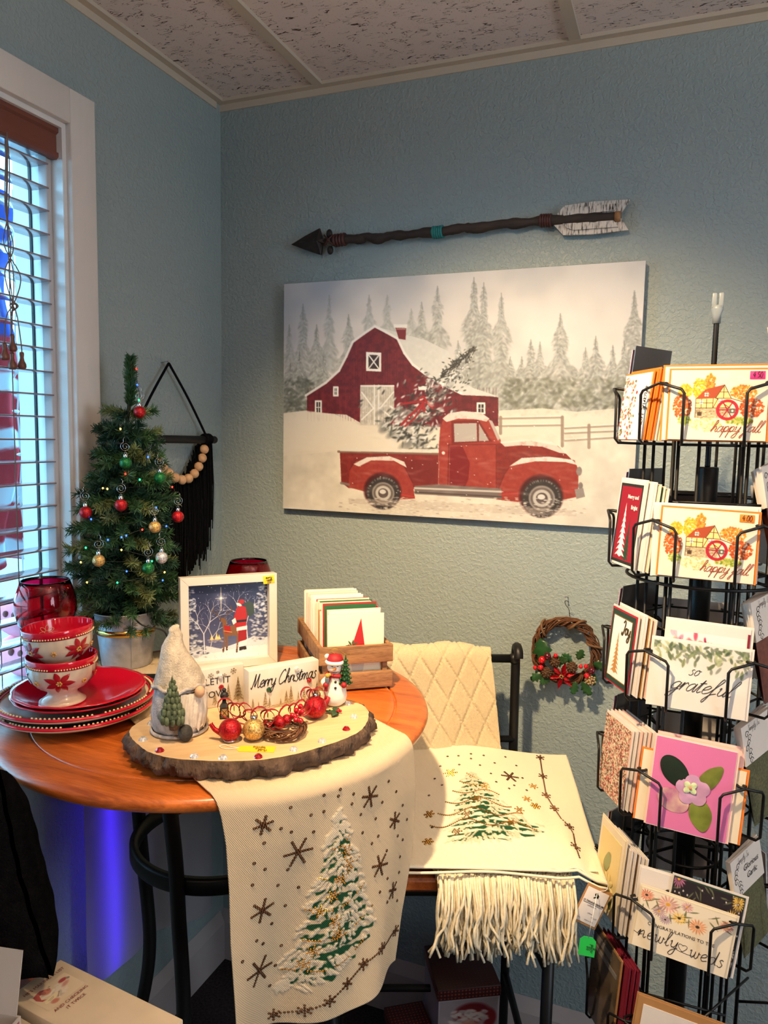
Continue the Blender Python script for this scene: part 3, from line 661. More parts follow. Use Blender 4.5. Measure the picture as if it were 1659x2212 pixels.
for k in range(9):
    q0 = .13+.02*k; u = g.random(); L0 = np.interp(q0, [p[0] for p in rprof], [p[1] for p in rprof]); R0 = np.interp(q0, [p[0] for p in rprof], [p[2] for p in rprof])
    for x, y in flake_pts(L0+(R0-L0)*(.2+.6*u), q0, .0068, k): ringlet(m, run_M(x, y), .0018)
part('sequin_garland', m, GOLD2, ru, kind='stuff')

# ================================================================ bar stool with throw and pillow cover
ST = R(23); SW = Vector((-math.cos(ST), -math.sin(ST), 0)); SD = Vector((math.sin(ST), -math.cos(ST), 0)); SO = Vector((.845, -.115, 0))
stl = thing('bar_stool', 'black metal bar stool with honey wood seat beside the wall', 'stool', SO, ST)
# local frame: -x = left (SW), -y = forward (SD)
def rsq(x0, x1, y0, y1, r, n=6):
    out = []
    for cx, cy, a in ((x1-r,y1-r,0),(x0+r,y1-r,90),(x0+r,y0+r,180),(x1-r,y0+r,270)):
        for k in range(n+1): out.append((cx+r*math.cos(R(a+90*k/n)), cy+r*math.sin(R(a+90*k/n))))
    return out
m = MB(); o1 = rsq(-.39,.0,-.385,-.02,.05); o2 = rsq(-.385,-.005,-.38,-.025,.045)
n = len(o1); m.add([(x,y,.722) for x,y in o2]+[(x,y,.728) for x,y in o1]+[(x,y,.742) for x,y in o1]+[(x,y,.747) for x,y in o2], [tuple(range(n-1,-1,-1)), tuple(range(3*n,4*n))]+[(k*n+i, k*n+(i+1)%n, (k+1)*n+(i+1)%n, (k+1)*n+i) for k in range(3) for i in range(n)])
part('seat', m, TW2, stl)
m = MB(); m.tube([(x*.9-.02, y*.9-.02, .712) for x, y in rsq(-.38,0,-.38,-.02,.05)], .009, 8, closed=True); part('seat_frame', m, BKM, stl)
for sx in (0, -.385):
    top = [(sx,.0,.02),(sx,.0,.3),(sx,-.002,.70),(sx,.004,.85),(sx,.010,1.0),(sx,.012,1.035),(sx,.004,1.05),(sx,-.014,1.045),(sx,-.02,1.03)]
    part('back_post', MB().tube(smoothpath(top, 4), .0105, 10), BKM, stl)
    part('front_leg', MB().tube([(sx,-.365,.01),(sx,-.365,.712)], .011, 10), BKM, stl)
    b = MB().tube(smoothpath([(sx,-.365,.56),(sx+(.05 if sx < 0 else -.05),-.365,.655),(sx+(.12 if sx < 0 else -.12),-.365,.705)], 5), .008, 8); part('brace', b, BKM, stl)
    part('side_rail', MB().tube([(sx,0,.28),(sx,-.365,.28)], .008, 8), BKM, stl)
part('top_rail', MB().tube([(0,.008,1.022),(-.385,.008,1.022)], .0095, 10), BKM, stl)
part('rail_knob', MB().ball((-.004,.008,1.022), .0135, 12, 8), BKM, stl)
part('lower_rail', MB().tube([(0,0,.84),(-.385,0,.84)], .008, 8), BKM, stl)
for y in (0,-.365): part('foot_rail', MB().tube([(0,y,.24),(-.385,y,.24)], .008, 8), BKM, stl)

# throw blanket: over the back, down to the seat, along the seat, fringe over the front edge
KN = mat('ivory_knit_wool', (216,198,164), .9, var=.08, scale=220, bump=.9, bscale=620, spec=.1, sheen=.3, bdist=.0016)
bk = thing('throw_blanket', 'ivory diamond knit throw blanket with fringe draped over the bar stool', 'blanket', SO, ST)
prof = [(.034,.80),(.030,.92),(.026,1.02),(.016,1.046),(.0,1.048),(-.016,1.034),(-.024,1.0),(-.030,.93),(-.04,.85),(-.065,.79),(-.11,.770),(-.2,.768),(-.3,.768),(-.365,.767),(-.395,.756)]
pc = smoothpath([(p[0], p[1], 0) for p in prof], 12); ln = [0]
for a, b in zip(pc[:-1], pc[1:]): ln.append(ln[-1]+(b-a).length)
LT = ln[-1]; NV, NU = 330, 190
sv = np.linspace(0, LT, NV); py = np.interp(sv, ln, [p.x for p in pc]); pz = np.interp(sv, ln, [p.y for p in pc])
ty = np.gradient(py, sv); tz = np.gradient(pz, sv); nl = np.hypot(ty, tz); ny, nz = -tz/nl*1, ty/nl
sgn = 1.0
xr = np.interp(sv, [0, .25, .30, .50, .62, .80, LT], [-.055,-.058,-.058,-.035,.0,.02,.025]); xl = np.interp(sv, [0, .3, .5, LT], [-.37,-.372,-.34,-.205])
U = np.linspace(0, 1, NU); X = xl[:, None]+(xr-xl)[:, None]*U[None]
S = sv[:, None]+0*X; W_ = (U[None]*.315)+0*S
wob = .004*np.sin(W_*38+S*9)+.003*np.sin(S*31+W_*17)
def fam(a, sp):
    c = W_*math.cos(a)+S*math.sin(a); al = -W_*math.sin(a)+S*math.cos(a); d = (c/sp+.5) % 1-.5; d = d*sp
    return np.exp(-(d/.0032)**2)*(.45+.55*np.abs(np.sin(al*math.pi/.0075)))
cable = np.maximum(fam(R(28), .046), fam(R(-28), .046))
weave = .0007*np.sin(W_*math.pi/.0021)*np.sin(S*math.pi/.0021)
hgt = wob+.0046*cable+1.4*weave
P = np.zeros((NV, NU, 3)); P[..., 0] = X; P[..., 1] = py[:, None]+(ny[:, None])*hgt; P[..., 2] = pz[:, None]+nz[:, None]*hgt+.004
ob = part('blanket_body', gridmesh('blanket_body', P), KN, bk); ob.modifiers.new('thick', 'SOLIDIFY').thickness = .004
m = MB(); g = np.random.default_rng(11)
for k in range(190):
    u = (k+g.random()*.8)/190; x = xl[-1]+(xr[-1]-xl[-1])*u+.0; y0 = -.395+g.normal()*.004; L_ = g.uniform(.085, .135); z = .758
    a = g.uniform(0, 6.28); p = []; dx = g.normal()*.010; 
    for i in range(9):
        t = i/8; p.append((x+dx*t*t+.0055*math.sin(a+t*g.uniform(7,10))*t, y0-.026*min(1, t*3)+.004*g.normal()*t+.010*t*math.sin(a)-.012*(k%3)*.4, z+.010*(1-t)-L_*t**1.1))
    rr = [.0024+.0006*math.sin(i*2.5+a) for i in range(9)]
    m.tube(p, rr, 6)
part('fringe', m, mat('ivory_yarn', (236,224,196), .9, var=.1, scale=200, bump=.6, bscale=900), bk, kind='stuff')

# pillow cover lying on the seat
pT = lambda p: np.stack([(p[:,0]+.56)*PXM, (.37-p[:,1])*PXM], 1)
PCW, PCH = int(.58*PXM), int(.375*PXM)
PC = Paint(PCW, PCH, (240,230,206), pT); PH = Paint(PCW, PCH, (0,0,0), pT)
class Flip:                                        # motif drawn with y growing towards the front edge
    def __init__(s, p): s.p = p
    def poly(s, pts, *a, **k): s.p.poly([(x, .33-y) for x, y in pts], *a, **k)
    def line(s, pts, *a, **k): s.p.line([(x, .33-y) for x, y in pts], *a, **k)
tree_motif(Flip(PC), Flip(PH), [(.066,-.214,-.212),(.10,-.236,-.19),(.125,-.242,-.18),(.15,-.248,-.165),(.175,-.255,-.150),(.20,-.262,-.125),(.215,-.266,-.088),(.235,-.272,-.085),(.255,-.270,-.15),(.272,-.266,-.17)], 9)
pcl = PC.lin()
EX = Vector((.934, .358, 0)).normalized(); PFR = Vector((1.08, -.463, 0)); PBR = Vector((.961, -.117, 0)); EY = (PBR-PFR)-EX*((PBR-PFR).dot(EX)); EYl = EY.length; EY = EY/EYl
sk = (PBR-PFR).dot(EX)/EYl
def pil_pos(u, v):
    """u: 0 at right edge, negative to the left; v: 0 front .365 back -> world"""
    z = .781+.05*np.clip(v/.365, 0, 1)**1.5+.012*np.exp(-((u+.05-.0*v)/.02)**2)*np.clip(1-v/.2, 0, 1)
    z = z+.008*np.sin((u+.2)*14+v*6)*np.clip(v/.1, 0, 1)-.022*np.clip((u+.09)/.09, 0, 1)*np.clip(1-v/.25, 0, 1)+.014*np.exp(-((u+.22)/.09)**2-((v-.18)/.12)**2)
    p = np.stack([PFR.x+EX.x*(u+sk*v)+EY.x*v, PFR.y+EX.y*(u+sk*v)+EY.y*v, z], -1); return p
NU, NV = 330, 240; uu = np.linspace(-.50, 0, NU); vv = np.linspace(.366, 0, NV); UU, VV = np.meshgrid(uu, vv)
P = pil_pos(UU, VV); cc = pcl[np.clip(((.37-VV)*PXM).astype(int), 0, PCH-1), np.clip(((UU+.56)*PXM).astype(int), 0, PCW-1)]
hgt = (PH.a[..., 0]/255)[np.clip(((.37-VV)*PXM).astype(int), 0, PCH-1), np.clip(((UU+.56)*PXM).astype(int), 0, PCW-1)]
P[..., 2] += .0006*hgt
pc_ = thing('pillow_cover', 'cream pillow cover with gold sequin fir tree lying on the bar stool', 'pillow', tuple(PFR+Vector((0,0,.775))))
pinv = Matrix.Translation(-(PFR+Vector((0,0,.775))))
def ppart(nm, mb, mt, kind=None):
    o = part(nm, mb, mt, pc_, kind=kind); o.matrix_parent_inverse = pinv; return o
ppart('upper_panel', gridmesh('upper_panel', P, cc), FAB).modifiers.new('thick', 'SOLIDIFY').thickness = -.0015
P2 = pil_pos(UU[::6, ::6]-.004, VV[::6, ::6]*1.0+.004); P2[..., 2] = np.maximum(P2[..., 2]-.006-.008*(1-np.abs(VV[::6, ::6]-.18)/.19), .772)
lo = np.ones(P2.shape)*np.array(s2l((240,230,206))); ppart('lower_panel', gridmesh('lower_panel', P2, lo), FAB)
def hem(path, r): return MB().tube(path, r, 6)
ed = [pil_pos(np.array([u]), np.array([v]))[0] for u, v in [(-.5,.0)]+[(-.5+.5*k/30, 0) for k in range(1,31)]+[(0,.366*k/20) for k in range(1,21)]+[(-.5*k/20,.366) for k in range(1,21)]]
ppart('edge_seam', hem([Vector(p)-Vector((0,0,.002)) for p in ed], .0028), mat('cream_seam', (236,226,200), .85))
ed2 = [pil_pos(np.array([-.5+.5*k/30]), np.array([-.008+.006*math.sin(k*.4)]))[0]-np.array([0,0,.006+.003*math.sin(k*.35)]) for k in range(31)]
ppart('zip_seam', hem([Vector(p) for p in ed2], .0024), mat('cream_seam', (236,226,200), .85))
def pil_M(u, v):
    f = lambda a, b: Vector(pil_pos(np.array([a]), np.array([b]))[0]); e = 1e-3; p = f(u, v); M = frameM(p, f(u+e, v)-p, f(u, v+e)-p); M.translation = p+M.col[2].to_3d()*.0018; return M
m = MB()
for u, v in [(-.26,.322),(-.237,.323),(-.21,.332),(-.211,.313),(-.183,.33),(-.136,.336),(-.276,.289),(-.237,.289),(-.194,.289),(-.162,.305),(-.174,.26),(-.109,.264),(-.288,.249),(-.274,.224),(-.166,.231),(-.106,.221),(-.116,.308),(-.13,.23),(-.142,.215),(-.3,.2),(-.295,.11)]: ringlet(m, pil_M(u, v))
ppart('sequins', m, GOLD, 'stuff')
for u, v, r, g_ in [(-.256,.261,.0125,1),(-.135,.261,.0165,0),(-.096,.171,.011,1),(-.3,.146,.012,1),(-.303,.071,.012,1)]:
    m = MB(); [ringlet(m, pil_M(x, y)) for x, y in flake_pts(u, v, r, .2+u)]; ppart('sequin_snowflake', m, GOLD2 if g_ else GOLD)
m = MB(); cu = [(-.059,.351),(-.064,.283),(-.068,.216),(-.059,.175),(-.052,.143),(-.040,.125),(-.037,.103),(-.041,.064),(-.040,.03)]
for (a, b), (c, d) in zip(cu[:-1], cu[1:]):
    n = max(2, int(math.hypot(c-a, d-b)/.0045)); [ringlet(m, pil_M(a+(c-a)*k/n, b+(d-b)*k/n), .002) for k in range(n)]
ppart('sequin_chain', m, GOLD, 'stuff')
for k, (u, v) in enumerate(cu[:3]+[cu[3], cu[5], cu[7]]):
    m = MB(); [ringlet(m, pil_M(x, y), .0021) for x, y in flake_pts(u, v, .0085, .3)]; ppart('sequin_snowflake', m, GOLD)
m = MB()
for k in range(6):
    v0 = .255-.028*k; w = .012+.020*k
    for i in range(int(2*w/.004)):
        x = -.214-w*.75+1.75*w*i/(2*w/.004); ringlet(m, pil_M(x, v0-.008*math.sin(i*.25)-.012*i/(2*w/.004)), .0018)
for k in range(8):
    for x, y in flake_pts(-.25+.02*((k*5) % 9), .09+.02*k if k < 7 else .24, .0065, k): ringlet(m, pil_M(x, y), .0018)
ppart('sequin_garland', m, GOLD2, 'stuff')
# ================================================================ dishes
REDG = mat('glossy_red_glaze', (202,14,44), .12, var=.06, scale=8, coat=.6)
CRG = mat('cream_glaze', (214,200,176), .2, var=.1, scale=30, coat=.4, bump=.1, bscale=60)
BEADM = mat('cream_bead_glaze', (226,206,160), .25, coat=.3)
DKG = mat('dark_red_brown_glaze', (92,26,24), .3)
def beads_ring(R_, z, n, r, sq=(1,1,1)):
    m = MB()
    for k in range(n):
        a = 2*math.pi*k/n
        if (k % 16) > 13: continue
        m.ball((R_*math.cos(a), R_*math.sin(a), z), r, 6, 4, sq=sq)
    return m
def platter(loc, Rr, label):
    t = thing('rimmed_plate', label, 'plate', loc, random.random()*3, 'beaded rim plates')
    part('body', MB().lathe([(.0001,.004),(Rr*.52,.003),(Rr*.55,0),(Rr*.58,.001),(Rr*.80,.010),(Rr*.99,.021),(Rr,.024),(Rr*.985,.0255),(Rr*.80,.014),(Rr*.62,.007),(.0001,.007)], 64), CRG, t)
    m = MB(); m.lathe([(Rr*.905,.0215),(Rr*1.002,.0235),(Rr*1.002,.0262),(Rr*.985,.0275),(Rr*.9,.0235)], 64, cap=False); part('red_rim', m, REDG, t)
    part('rim_groove', MB().lathe([(Rr*.915,.0236),(Rr*.965,.0262),(Rr*.965,.0268),(Rr*.915,.0243)], 64, cap=False), DKG, t)
    part('bead_row', beads_ring(Rr*.942, .0265, 112, .0021), BEADM, t)
    return t
platter((.218,-.762,TZ+.001), .129, 'cream plate with red beaded rim, lowest of the plate stack')
platter((.213,-.757,TZ+.014), .132, 'cream plate with red beaded rim, second in the plate stack')
def scal(a, r, z): return 1+(.018*abs(math.sin(6*a)) if r > .09 else 0)
for k, (c, z) in enumerate([((.220,-.757), TZ+.0285), ((.224,-.760), TZ+.0365)]):
    t = thing('salad_plate', ['glossy red scalloped plate, third in the plate stack', 'glossy red scalloped plate under the bowls, topmost of the plate stack'][k], 'plate', (*c, z), k*.3, 'red scalloped plates')
    part('body', MB().lathe([(.0001,.003),(.06,.002),(.063,0),(.066,.0015),(.085,.007),(.101,.014),(.1065,.0165),(.1065,.0185),(.1,.0175),(.083,.0095),(.066,.0055),(.0001,.0055)], 96, rfun=scal), REDG, t)
WVG = mat('cream_basket_glaze', (214,198,176), .22, var=.12, scale=45, coat=.4)
PET = mat('poinsettia_red_glaze', (164,22,36), .25, coat=.4); YEL = mat('amber_dot_glaze', (208,150,70), .3, coat=.3)
def bowl(loc, rz, tilt, label, foot=True):
    t = thing('footed_bowl', label, 'bowl', loc, 0, 'poinsettia footed bowls', rot=(tilt[0], tilt[1], rz))
    pr = [(.0001,.004),(.033,.002),(.036,0),(.0365,.002),(.030,.006),(.0225,.014),(.024,.020),(.038,.028),(.047,.038),(.0515,.050),(.053,.064)]
    n = 96; m = MB()
    def rf(a, r, z): return 1+(.018*math.sin(a*22+(math.pi if int(z*180) % 2 else 0)) if .026 < z < .062 else 0)
    m.lathe(pr, n, rfun=rf, cap=False)
    part('body', m, WVG, t)
    part('red_rim', MB().lathe([(.0525,.0645),(.0545,.066),(.0552,.077),(.0545,.079),(.0525,.078),(.051,.066),(.0505,.062)], 64, cap=False), REDG, t)
    part('inside', MB().lathe([(.0001,.024),(.022,.025),(.038,.034),(.046,.046),(.0505,.062),(.0525,.078)], 48, cap=False), REDG, t)
    part('bead_row', beads_ring(.0548, .0672, 80, .0014), BEADM, t)
    for k in range(4):                              # embossed poinsettias
        a0 = k*math.pi/2+.4; zc = .044
        for j in range(7):
            an = j*2*math.pi/7+.3*k; m = MB(); L_ = .0205
            for u in range(7):
                pass
            vs = []; N_ = 8
            for i in range(N_+1):
                q = i/N_; w = .0050*math.sin(math.pi*min(1, q*.9+.1))*(1-q*.2)
                for s in (-1, 0, 1):
                    x = (.004+q*L_)*math.cos(an)-s*w*math.sin(an); z = (.004+q*L_)*math.sin(an)*.85+s*w*math.cos(an)+zc
                    rr = np.interp(z, [.02,.028,.038,.05,.064], [.024,.038,.047,.0515,.053])+.0012+.0012*(s == 0)
                    an2 = a0+x/.05; vs.append((rr*math.cos(an2), rr*math.sin(an2), max(.024, min(.063, z))))
            m.add(vs, [(3*i+s, 3*i+s+1, 3*i+s+4, 3*i+s+3) for i in range(N_) for s in (0, 1)], True)
            part('petal', m, PET, t)
        m = MB()
        for j in range(6):
            x, z = .0032*math.cos(j*1.05), zc+.0032*math.sin(j*1.05); rr = np.interp(z, [.028,.038,.05,.064], [.038,.047,.0515,.053])+.0018
            m.ball((rr*math.cos(a0+x/.05), rr*math.sin(a0+x/.05), z), .0018, 6, 4)
        for j in range(6):
            x, z = .040+.0028*math.cos(j*1.05), zc-.002+.0028*math.sin(j*1.05); rr = np.interp(z, [.028,.038,.05,.064], [.038,.047,.0515,.053])+.0018
            m.ball((rr*math.cos(a0+x/.05), rr*math.sin(a0+x/.05), z), .0016, 6, 4)
        part('blossom_dots', m, YEL, t, kind='stuff')
    return t
BB = Vector((.226,-.800,TZ+.0423))
bowl(BB, .3, (0,0), 'cream poinsettia footed bowl with red rim, lower of the two stacked')
bt = bowl(BB+Vector((-.001,.0,.0492)), 1.0, (R(-2),R(-3)), 'cream poinsettia footed bowl with red rim, upper of the two stacked')
m = MB()                                            # line flower on the inside wall of the upper bowl
for j in range(7):
    an = j*2*math.pi/7; p = []
    for i in range(12):
        q = i/11*2*math.pi; u = .0085+.0055*math.cos(q); w = .0028*math.sin(q); x = u*math.cos(an)-w*math.sin(an); z = .058+(u*math.sin(an)+w*math.cos(an))*.9
        rr = np.interp(z, [.025,.034,.046,.062,.078], [.022,.038,.046,.0505,.0525])-.0009; aa = 1.75+x/.05; p.append((rr*math.cos(aa), rr*math.sin(aa), z))
    m.tube(p, .0004, 4, closed=True)
part('line_flower', m, BEADM, bt)

# ================================================================ red goblets
RGL = mat('ruby_red_glass', (214,16,64), .02, trans=1, ior=1.46)
def goblet(loc, label, s=1):
    t = thing('red_goblet', label, 'goblet', loc, 0, 'ruby goblets')
    o = [(.0001,0),(.031,0),(.032,.0015),(.020,.004),(.006,.010),(.0045,.03),(.0045,.085),(.008,.094),(.03,.106),(.048,.126),(.0555,.152),(.054,.176),(.046,.2),(.043,.208)]
    i = [(.0415,.208),(.0445,.2),(.0525,.176),(.054,.152),(.0465,.128),(.028,.109),(.0001,.1)]
    part('body', MB().lathe([(r*s, z*s) for r, z in o+i], 48), RGL, t); return t
goblet((.060,-.672,TZ), 'ruby red glass goblet by the window behind the stacked bowls', 1.0)
goblet((.255,-.272,TZ), 'ruby red glass goblet standing behind the white picture frame', .965)

# ================================================================ galvanised bucket with mini tree
GLV = mat('galvanised_steel', (176,178,184), .38, .55, var=.25, scale=45, bump=.1, bscale=80)
bu = thing('metal_bucket', 'galvanised metal bucket with gold band holding the small tree', 'bucket', (.105,-.505,TZ+.0065))
part('body', MB().lathe([(.0001,0),(.049,0),(.050,.003),(.0572,.066),(.0592,.080),(.0602,.083),(.0592,.086),(.064,.112),(.0658,.1135),(.0658,.1155),(.063,.1155),(.058,.085),(.048,.006),(.0001,.006)], 48), GLV, bu)
part('gold_band', MB().lathe([(.0586,.069),(.0594,.0692),(.0607,.0818),(.0600,.082)], 48, cap=False), mat('polished_gold_band', (205,165,90), .15, 1), bu)
part('seam', MB().tube([(.0502*math.cos(-.7), .0502*math.sin(-.7), .004), (.0645*math.cos(-.7), .0645*math.sin(-.7), .112)], .0008, 5), GLV, bu)
part('soil_fill', MB().lathe([(.0001,.098),(.058,.098),(.058,.1),(.0001,.108)], 24), mat('dark_moss', (20,24,18), .95, var=.4, scale=90), bu)
tr = thing('mini_christmas_tree', 'small artificial green fir with bare spire standing in metal bucket', 'tree', (.105,-.505,TZ+.11))
TB0 = np.array([.105,-.505]); tz0 = TZ+.11
NDL = [mat('fir_needle_dark', (34,66,46), .55, var=.35, scale=60), mat('fir_needle_mid', (56,92,54), .55, var=.35, scale=60), mat('fir_needle_light', (108,120,72), .55, var=.3, scale=60)]
tipx, tipy = .012, .010                               # spire leans a little
part('trunk', MB().tube(smoothpath([(0,0,-.02),(0,0,.2),(.004,.003,.36),(tipx,tipy,.46),(tipx+.003,tipy+.002,.525)], 4), [.006]*8+[.004]*8+[.0016], 6), mat('fir_trunk_wrap', (40,44,30), .8), tr)
zs_ = [1.11,1.14,1.21,1.30,1.40,1.48,1.56,1.60]; rs_ = [.085,.10,.118,.112,.098,.070,.052,.016]
g = np.random.default_rng(21)
def branch(base, tip, nn, L0, seed):
    g = np.random.default_rng(seed); b = np.array(base); t = np.array(tip); d = t-b; ln = np.linalg.norm(d); d = d/ln
    mid = (b+t)/2+np.array([0,0,-.012*min(1, ln/.06)]); vs = []; fs = []
    for i in range(nn):
        u = .12+.88*(i+g.random())/nn; p = (1-u)**2*b+2*u*(1-u)*mid+u*u*t; tg = 2*(1-u)*(mid-b)+2*u*(t-mid); tg /= np.linalg.norm(tg)
        r = g.normal(size=3); r -= tg*(r@tg); r /= np.linalg.norm(r); dr = tg*g.uniform(.45,.95)+r*g.uniform(.6,1); dr /= np.linalg.norm(dr)
        L_ = L0*g.uniform(.7,1.15)*(1 if u < .85 else .8); e = p+dr*L_
        if e[0]+TB0[0] < .022 and e[1]+TB0[1] > -.54: e[0] = .022-TB0[0]+.004*g.random()
        if e[0]+TB0[0] < -.010: e[0] = -.010-TB0[0]
        s = np.cross(dr, g.normal(size=3)); s = s/np.linalg.norm(s)*.00105; k = len(vs)
        vs += [tuple(p-s), tuple(p+s), tuple(e+s*.5), tuple(e-s*.5)]; fs.append((k, k+1, k+2, k+3))
    mb = MB().add(vs, fs); mb.tube([tuple(b), tuple(mid), tuple(t)], .0011, 4); return mb
nb = 0
for li in range(11):
    z = 1.125+.0415*li+.0; Rr = np.interp(z, zs_, rs_); n = max(5, int(9+Rr*95)) if li < 10 else 6
    for k in range(n):
        a = 2*math.pi*(k+.5*(li % 2)+.25*g.random())/n+li*.7; rr = Rr*g.uniform(.78,1.08); lean = np.array([tipx, tipy])*max(0, (z-1.3)/.36)
        b = (lean[0], lean[1], z-tz0+.012); t = (lean[0]+rr*math.cos(a), lean[1]+rr*math.sin(a), z-tz0+g.uniform(-.018,.022)-.25*max(0, rr-.06))
        t = (max(t[0], .028-TB0[0]) if t[1]+TB0[1] > -.555 else max(t[0], -.004-TB0[0]), t[1], t[2])
        part('branch', branch(b, t, int(90+rr*1000), .0185, nb), NDL[int(g.choice([0,0,1,1,1,2]))], tr); nb += 1
    if Rr > .06:                                      # inner filling boughs
        for k in range(6):
            a = 6.28*k/6+li; rr = Rr*.55; part('branch', branch((0,0,z-tz0), (rr*math.cos(a), rr*math.sin(a), z-tz0+.025), 90, .018, 900+nb+k), NDL[0], tr)
for k in range(4):
    part('branch', branch((tipx*.8, tipy*.8, .425+.024*k), (tipx+.002, tipy, .455+.024*k), 220, .0175, 700+k), NDL[1], tr)
# ornaments hang on the tree
SILV = mat('silver_cap', (205,205,210), .15, 1)
def glit(name, c): return mat(name, c, .3, .55, var=.75, scale=420, bump=1, bscale=700, coat=.2, bdist=.0008)
GLT = {'red': glit('red_glitter', (176,20,30)), 'green': glit('green_glitter', (16,104,52)), 'gold': glit('gold_glitter', (196,160,96)), 'silver': glit('silver_glitter', (190,192,200))}
ORN = [('red',(.162,-.523,1.547),'near the bare spire'),('green',(.167,-.571,1.448),'below the top boughs'),('red',(.174,-.594,1.369),'at the middle of the fir'),('red',(.114,-.622,1.354),'at the window side of the fir'),('red',(.226,-.490,1.340),'beside the black fringe'),
       ('gold',(.217,-.550,1.325),'below the wooden beads'),('gold',(.148,-.627,1.265),'low at the window side of the fir'),('silver',(.228,-.545,1.265),'low on the fir'),('green',(.217,-.571,1.247),'lowest on the fir'),('green',(.205,-.518,1.418),'half hidden next to the wooden beads')]
VD = Vector((1.159-.105, -1.721+.505, 0)).normalized(); VS = Vector((-VD.y, VD.x, 0))
def ornament(col, p, where, r=.0118, hook=True, spin=0):
    t = thing('glitter_ornament', f'small {col} glitter ball ornament {where}', 'ornament', p, 0, 'tree ornaments')
    part('ball', MB().ball((0,0,0), r, 20, 14), GLT[col], t)
    part('cap', MB().lathe([(.004,r*.92),(.0042,r*1.02),(.0042,r*1.45),(.003,r*1.5),(.0001,r*1.5)], 12), SILV, t)
    m = MB(); m.tube([VS*.002*math.cos(a)+Vector((0,0,r*1.5+.0015+.002*math.sin(a))) for a in np.linspace(0,6.28,10,endpoint=False)], .0004, 4, closed=True)
    part('loop', m, SILV, t)
    if hook:
        pts = []; c0 = Vector((0,0,r*1.5+.0138))
        for i in range(34):
            a = 6.28*1.9*i/33; rr = .0016+.0080*(i/33); pts.append(c0+VS*rr*math.cos(a+1.9)*(1 if not spin else -1)+Vector((0,0,rr*math.sin(a+1.9))))
        pts += [c0+VS*.004*(1 if not spin else -1)+Vector((0,0,.014)), c0+Vector((0,0,.02))-VD*.006]
        part('spiral_hook', MB().tube(smoothpath(pts, 2), .00045, 5), SILV, t)
for i, (c, p, w) in enumerate(ORN): ornament(c, p, w, spin=i % 2)
LC = {'r': (255,40,30), 'b': (40,80,255), 'g': (30,230,110), 'y': (255,200,80)}
LG = [('r',(.126,-.488,1.634)),('b',(.127,-.487,1.602)),('g',(.143,-.502,1.571)),('y',(.141,-.554,1.513)),('b',(.179,-.521,1.459)),('r',(.166,-.571,1.427)),('g',(.184,-.552,1.416)),('y',(.136,-.599,1.4)),('y',(.144,-.596,1.399)),('r',(.2,-.474,1.398)),('b',(.206,-.532,1.361)),('b',(.118,-.612,1.341)),('b',(.174,-.594,1.308)),('b',(.181,-.589,1.311)),('b',(.153,-.607,1.303)),('g',(.112,-.621,1.287)),('y',(.175,-.596,1.284)),('r',(.199,-.565,1.321)),('b',(.215,-.513,1.323)),('y',(.1,-.622,1.258)),('b',(.184,-.593,1.243)),('g',(.212,-.554,1.259)),('y',(.222,-.529,1.234)),('b',(.222,-.535,1.219)),('y',(.116,-.624,1.221)),('g',(.171,-.604,1.222))]
fl = thing('fairy_lights', 'dark wired multicolour fairy lights wound through the small fir', 'lights', (.105,-.505,1.15)); f0 = Vector((.105,-.505,1.15))
for c, p in LG:
    e = Vector(p)-f0+VD*.006
    part('bulb', MB().lathe([(.0001,-.003),(.0014,-.002),(.0017,.001),(.001,.0035),(.0001,.004)], 8, e, rotTo(VD+Vector((0,0,.5)))), mat('fairy_bulb_'+{'r':'red','b':'blue','g':'green','y':'amber'}[c], LC[c], .3, emit=7, ecol=LC[c]), fl)
srt = sorted([Vector(p)-f0+VD*.003 for _, p in LG], key=lambda v: -v.z)
part('wire', MB().tube(smoothpath(srt, 5), .0006, 4), mat('dark_green_wire', (16,30,20), .5), fl)
# power lead with plug box behind the plates
pb = thing('plug_adapter', 'small black power adapter lying behind the red plates', 'adapter', (.232,-.590,TZ+.006), R(25))
part('body', MB().bbox(-.032,.032,-.014,.014,0,.016,.002), BKM, pb)
cb = link('power_cord', MB().tube(smoothpath([(.150,-.540,TZ+.122),(.185,-.553,TZ+.108),(.214,-.528,TZ+.095),(.222,-.52,TZ+.075),(.222,-.50,TZ+.03),(.24,-.49,TZ+.012),(.262,-.538,TZ+.034),(.250,-.562,TZ+.028),(.256,-.580,TZ+.016)], 6), .0017, 6).mesh('power_cord'), BKM)
tag(cb, 'thin black power cord hanging from the bucket to the adapter', 'cord')

# ================================================================ log slice
SZ = TZ+.0345                                          # top of the slice
BARK = mat('rough_brown_bark', (92,72,58), .9, var=.5, scale=55, bump=1, bscale=110, bdist=.007, stretch=(1,1,.4))
LOGW = wood_mat('pale_basswood', (202,166,122), (222,190,148), .55, (3,22,22), 0, .05)
sc0 = Vector((.556,-.738,TZ+.0065)); s1 = Vector((.76,.65,0)).normalized(); s2 = Vector((-s1.y,s1.x,0))
lg = thing('log_slice', 'oval basswood log slice with bark edge and glued gems on the runner', 'log slice', sc0, math.atan2(s1.y, s1.x))
def outl(a, k=1): 
    r = 1+.02*math.sin(3*a+.5)+.012*math.sin(7*a); return (.188*k*r*math.cos(a), .133*k*r*math.sin(a))
n = 160; H_ = .040; m = MB(); vs = []
lv = [(-.004,0),(.003,.007),(.005,.014),(.0035,.022),(-.001,.028)]
g = np.random.default_rng(31)
for off, z in lv:
    for k in range(n):
        a = 2*math.pi*k/n; x, y = outl(a); L_ = math.hypot(x, y); nf = .08 if z > .027 else 1; rd = off+nf*(.0030*math.sin(k*1.9+z*60)+.0034*math.sin(k*.73+z*120)+.0018*g.normal()); vs.append((x*(1+rd/L_), y*(1+rd/L_), z+(.0 if z == 0 else .0012*g.normal()*(z < .027))))
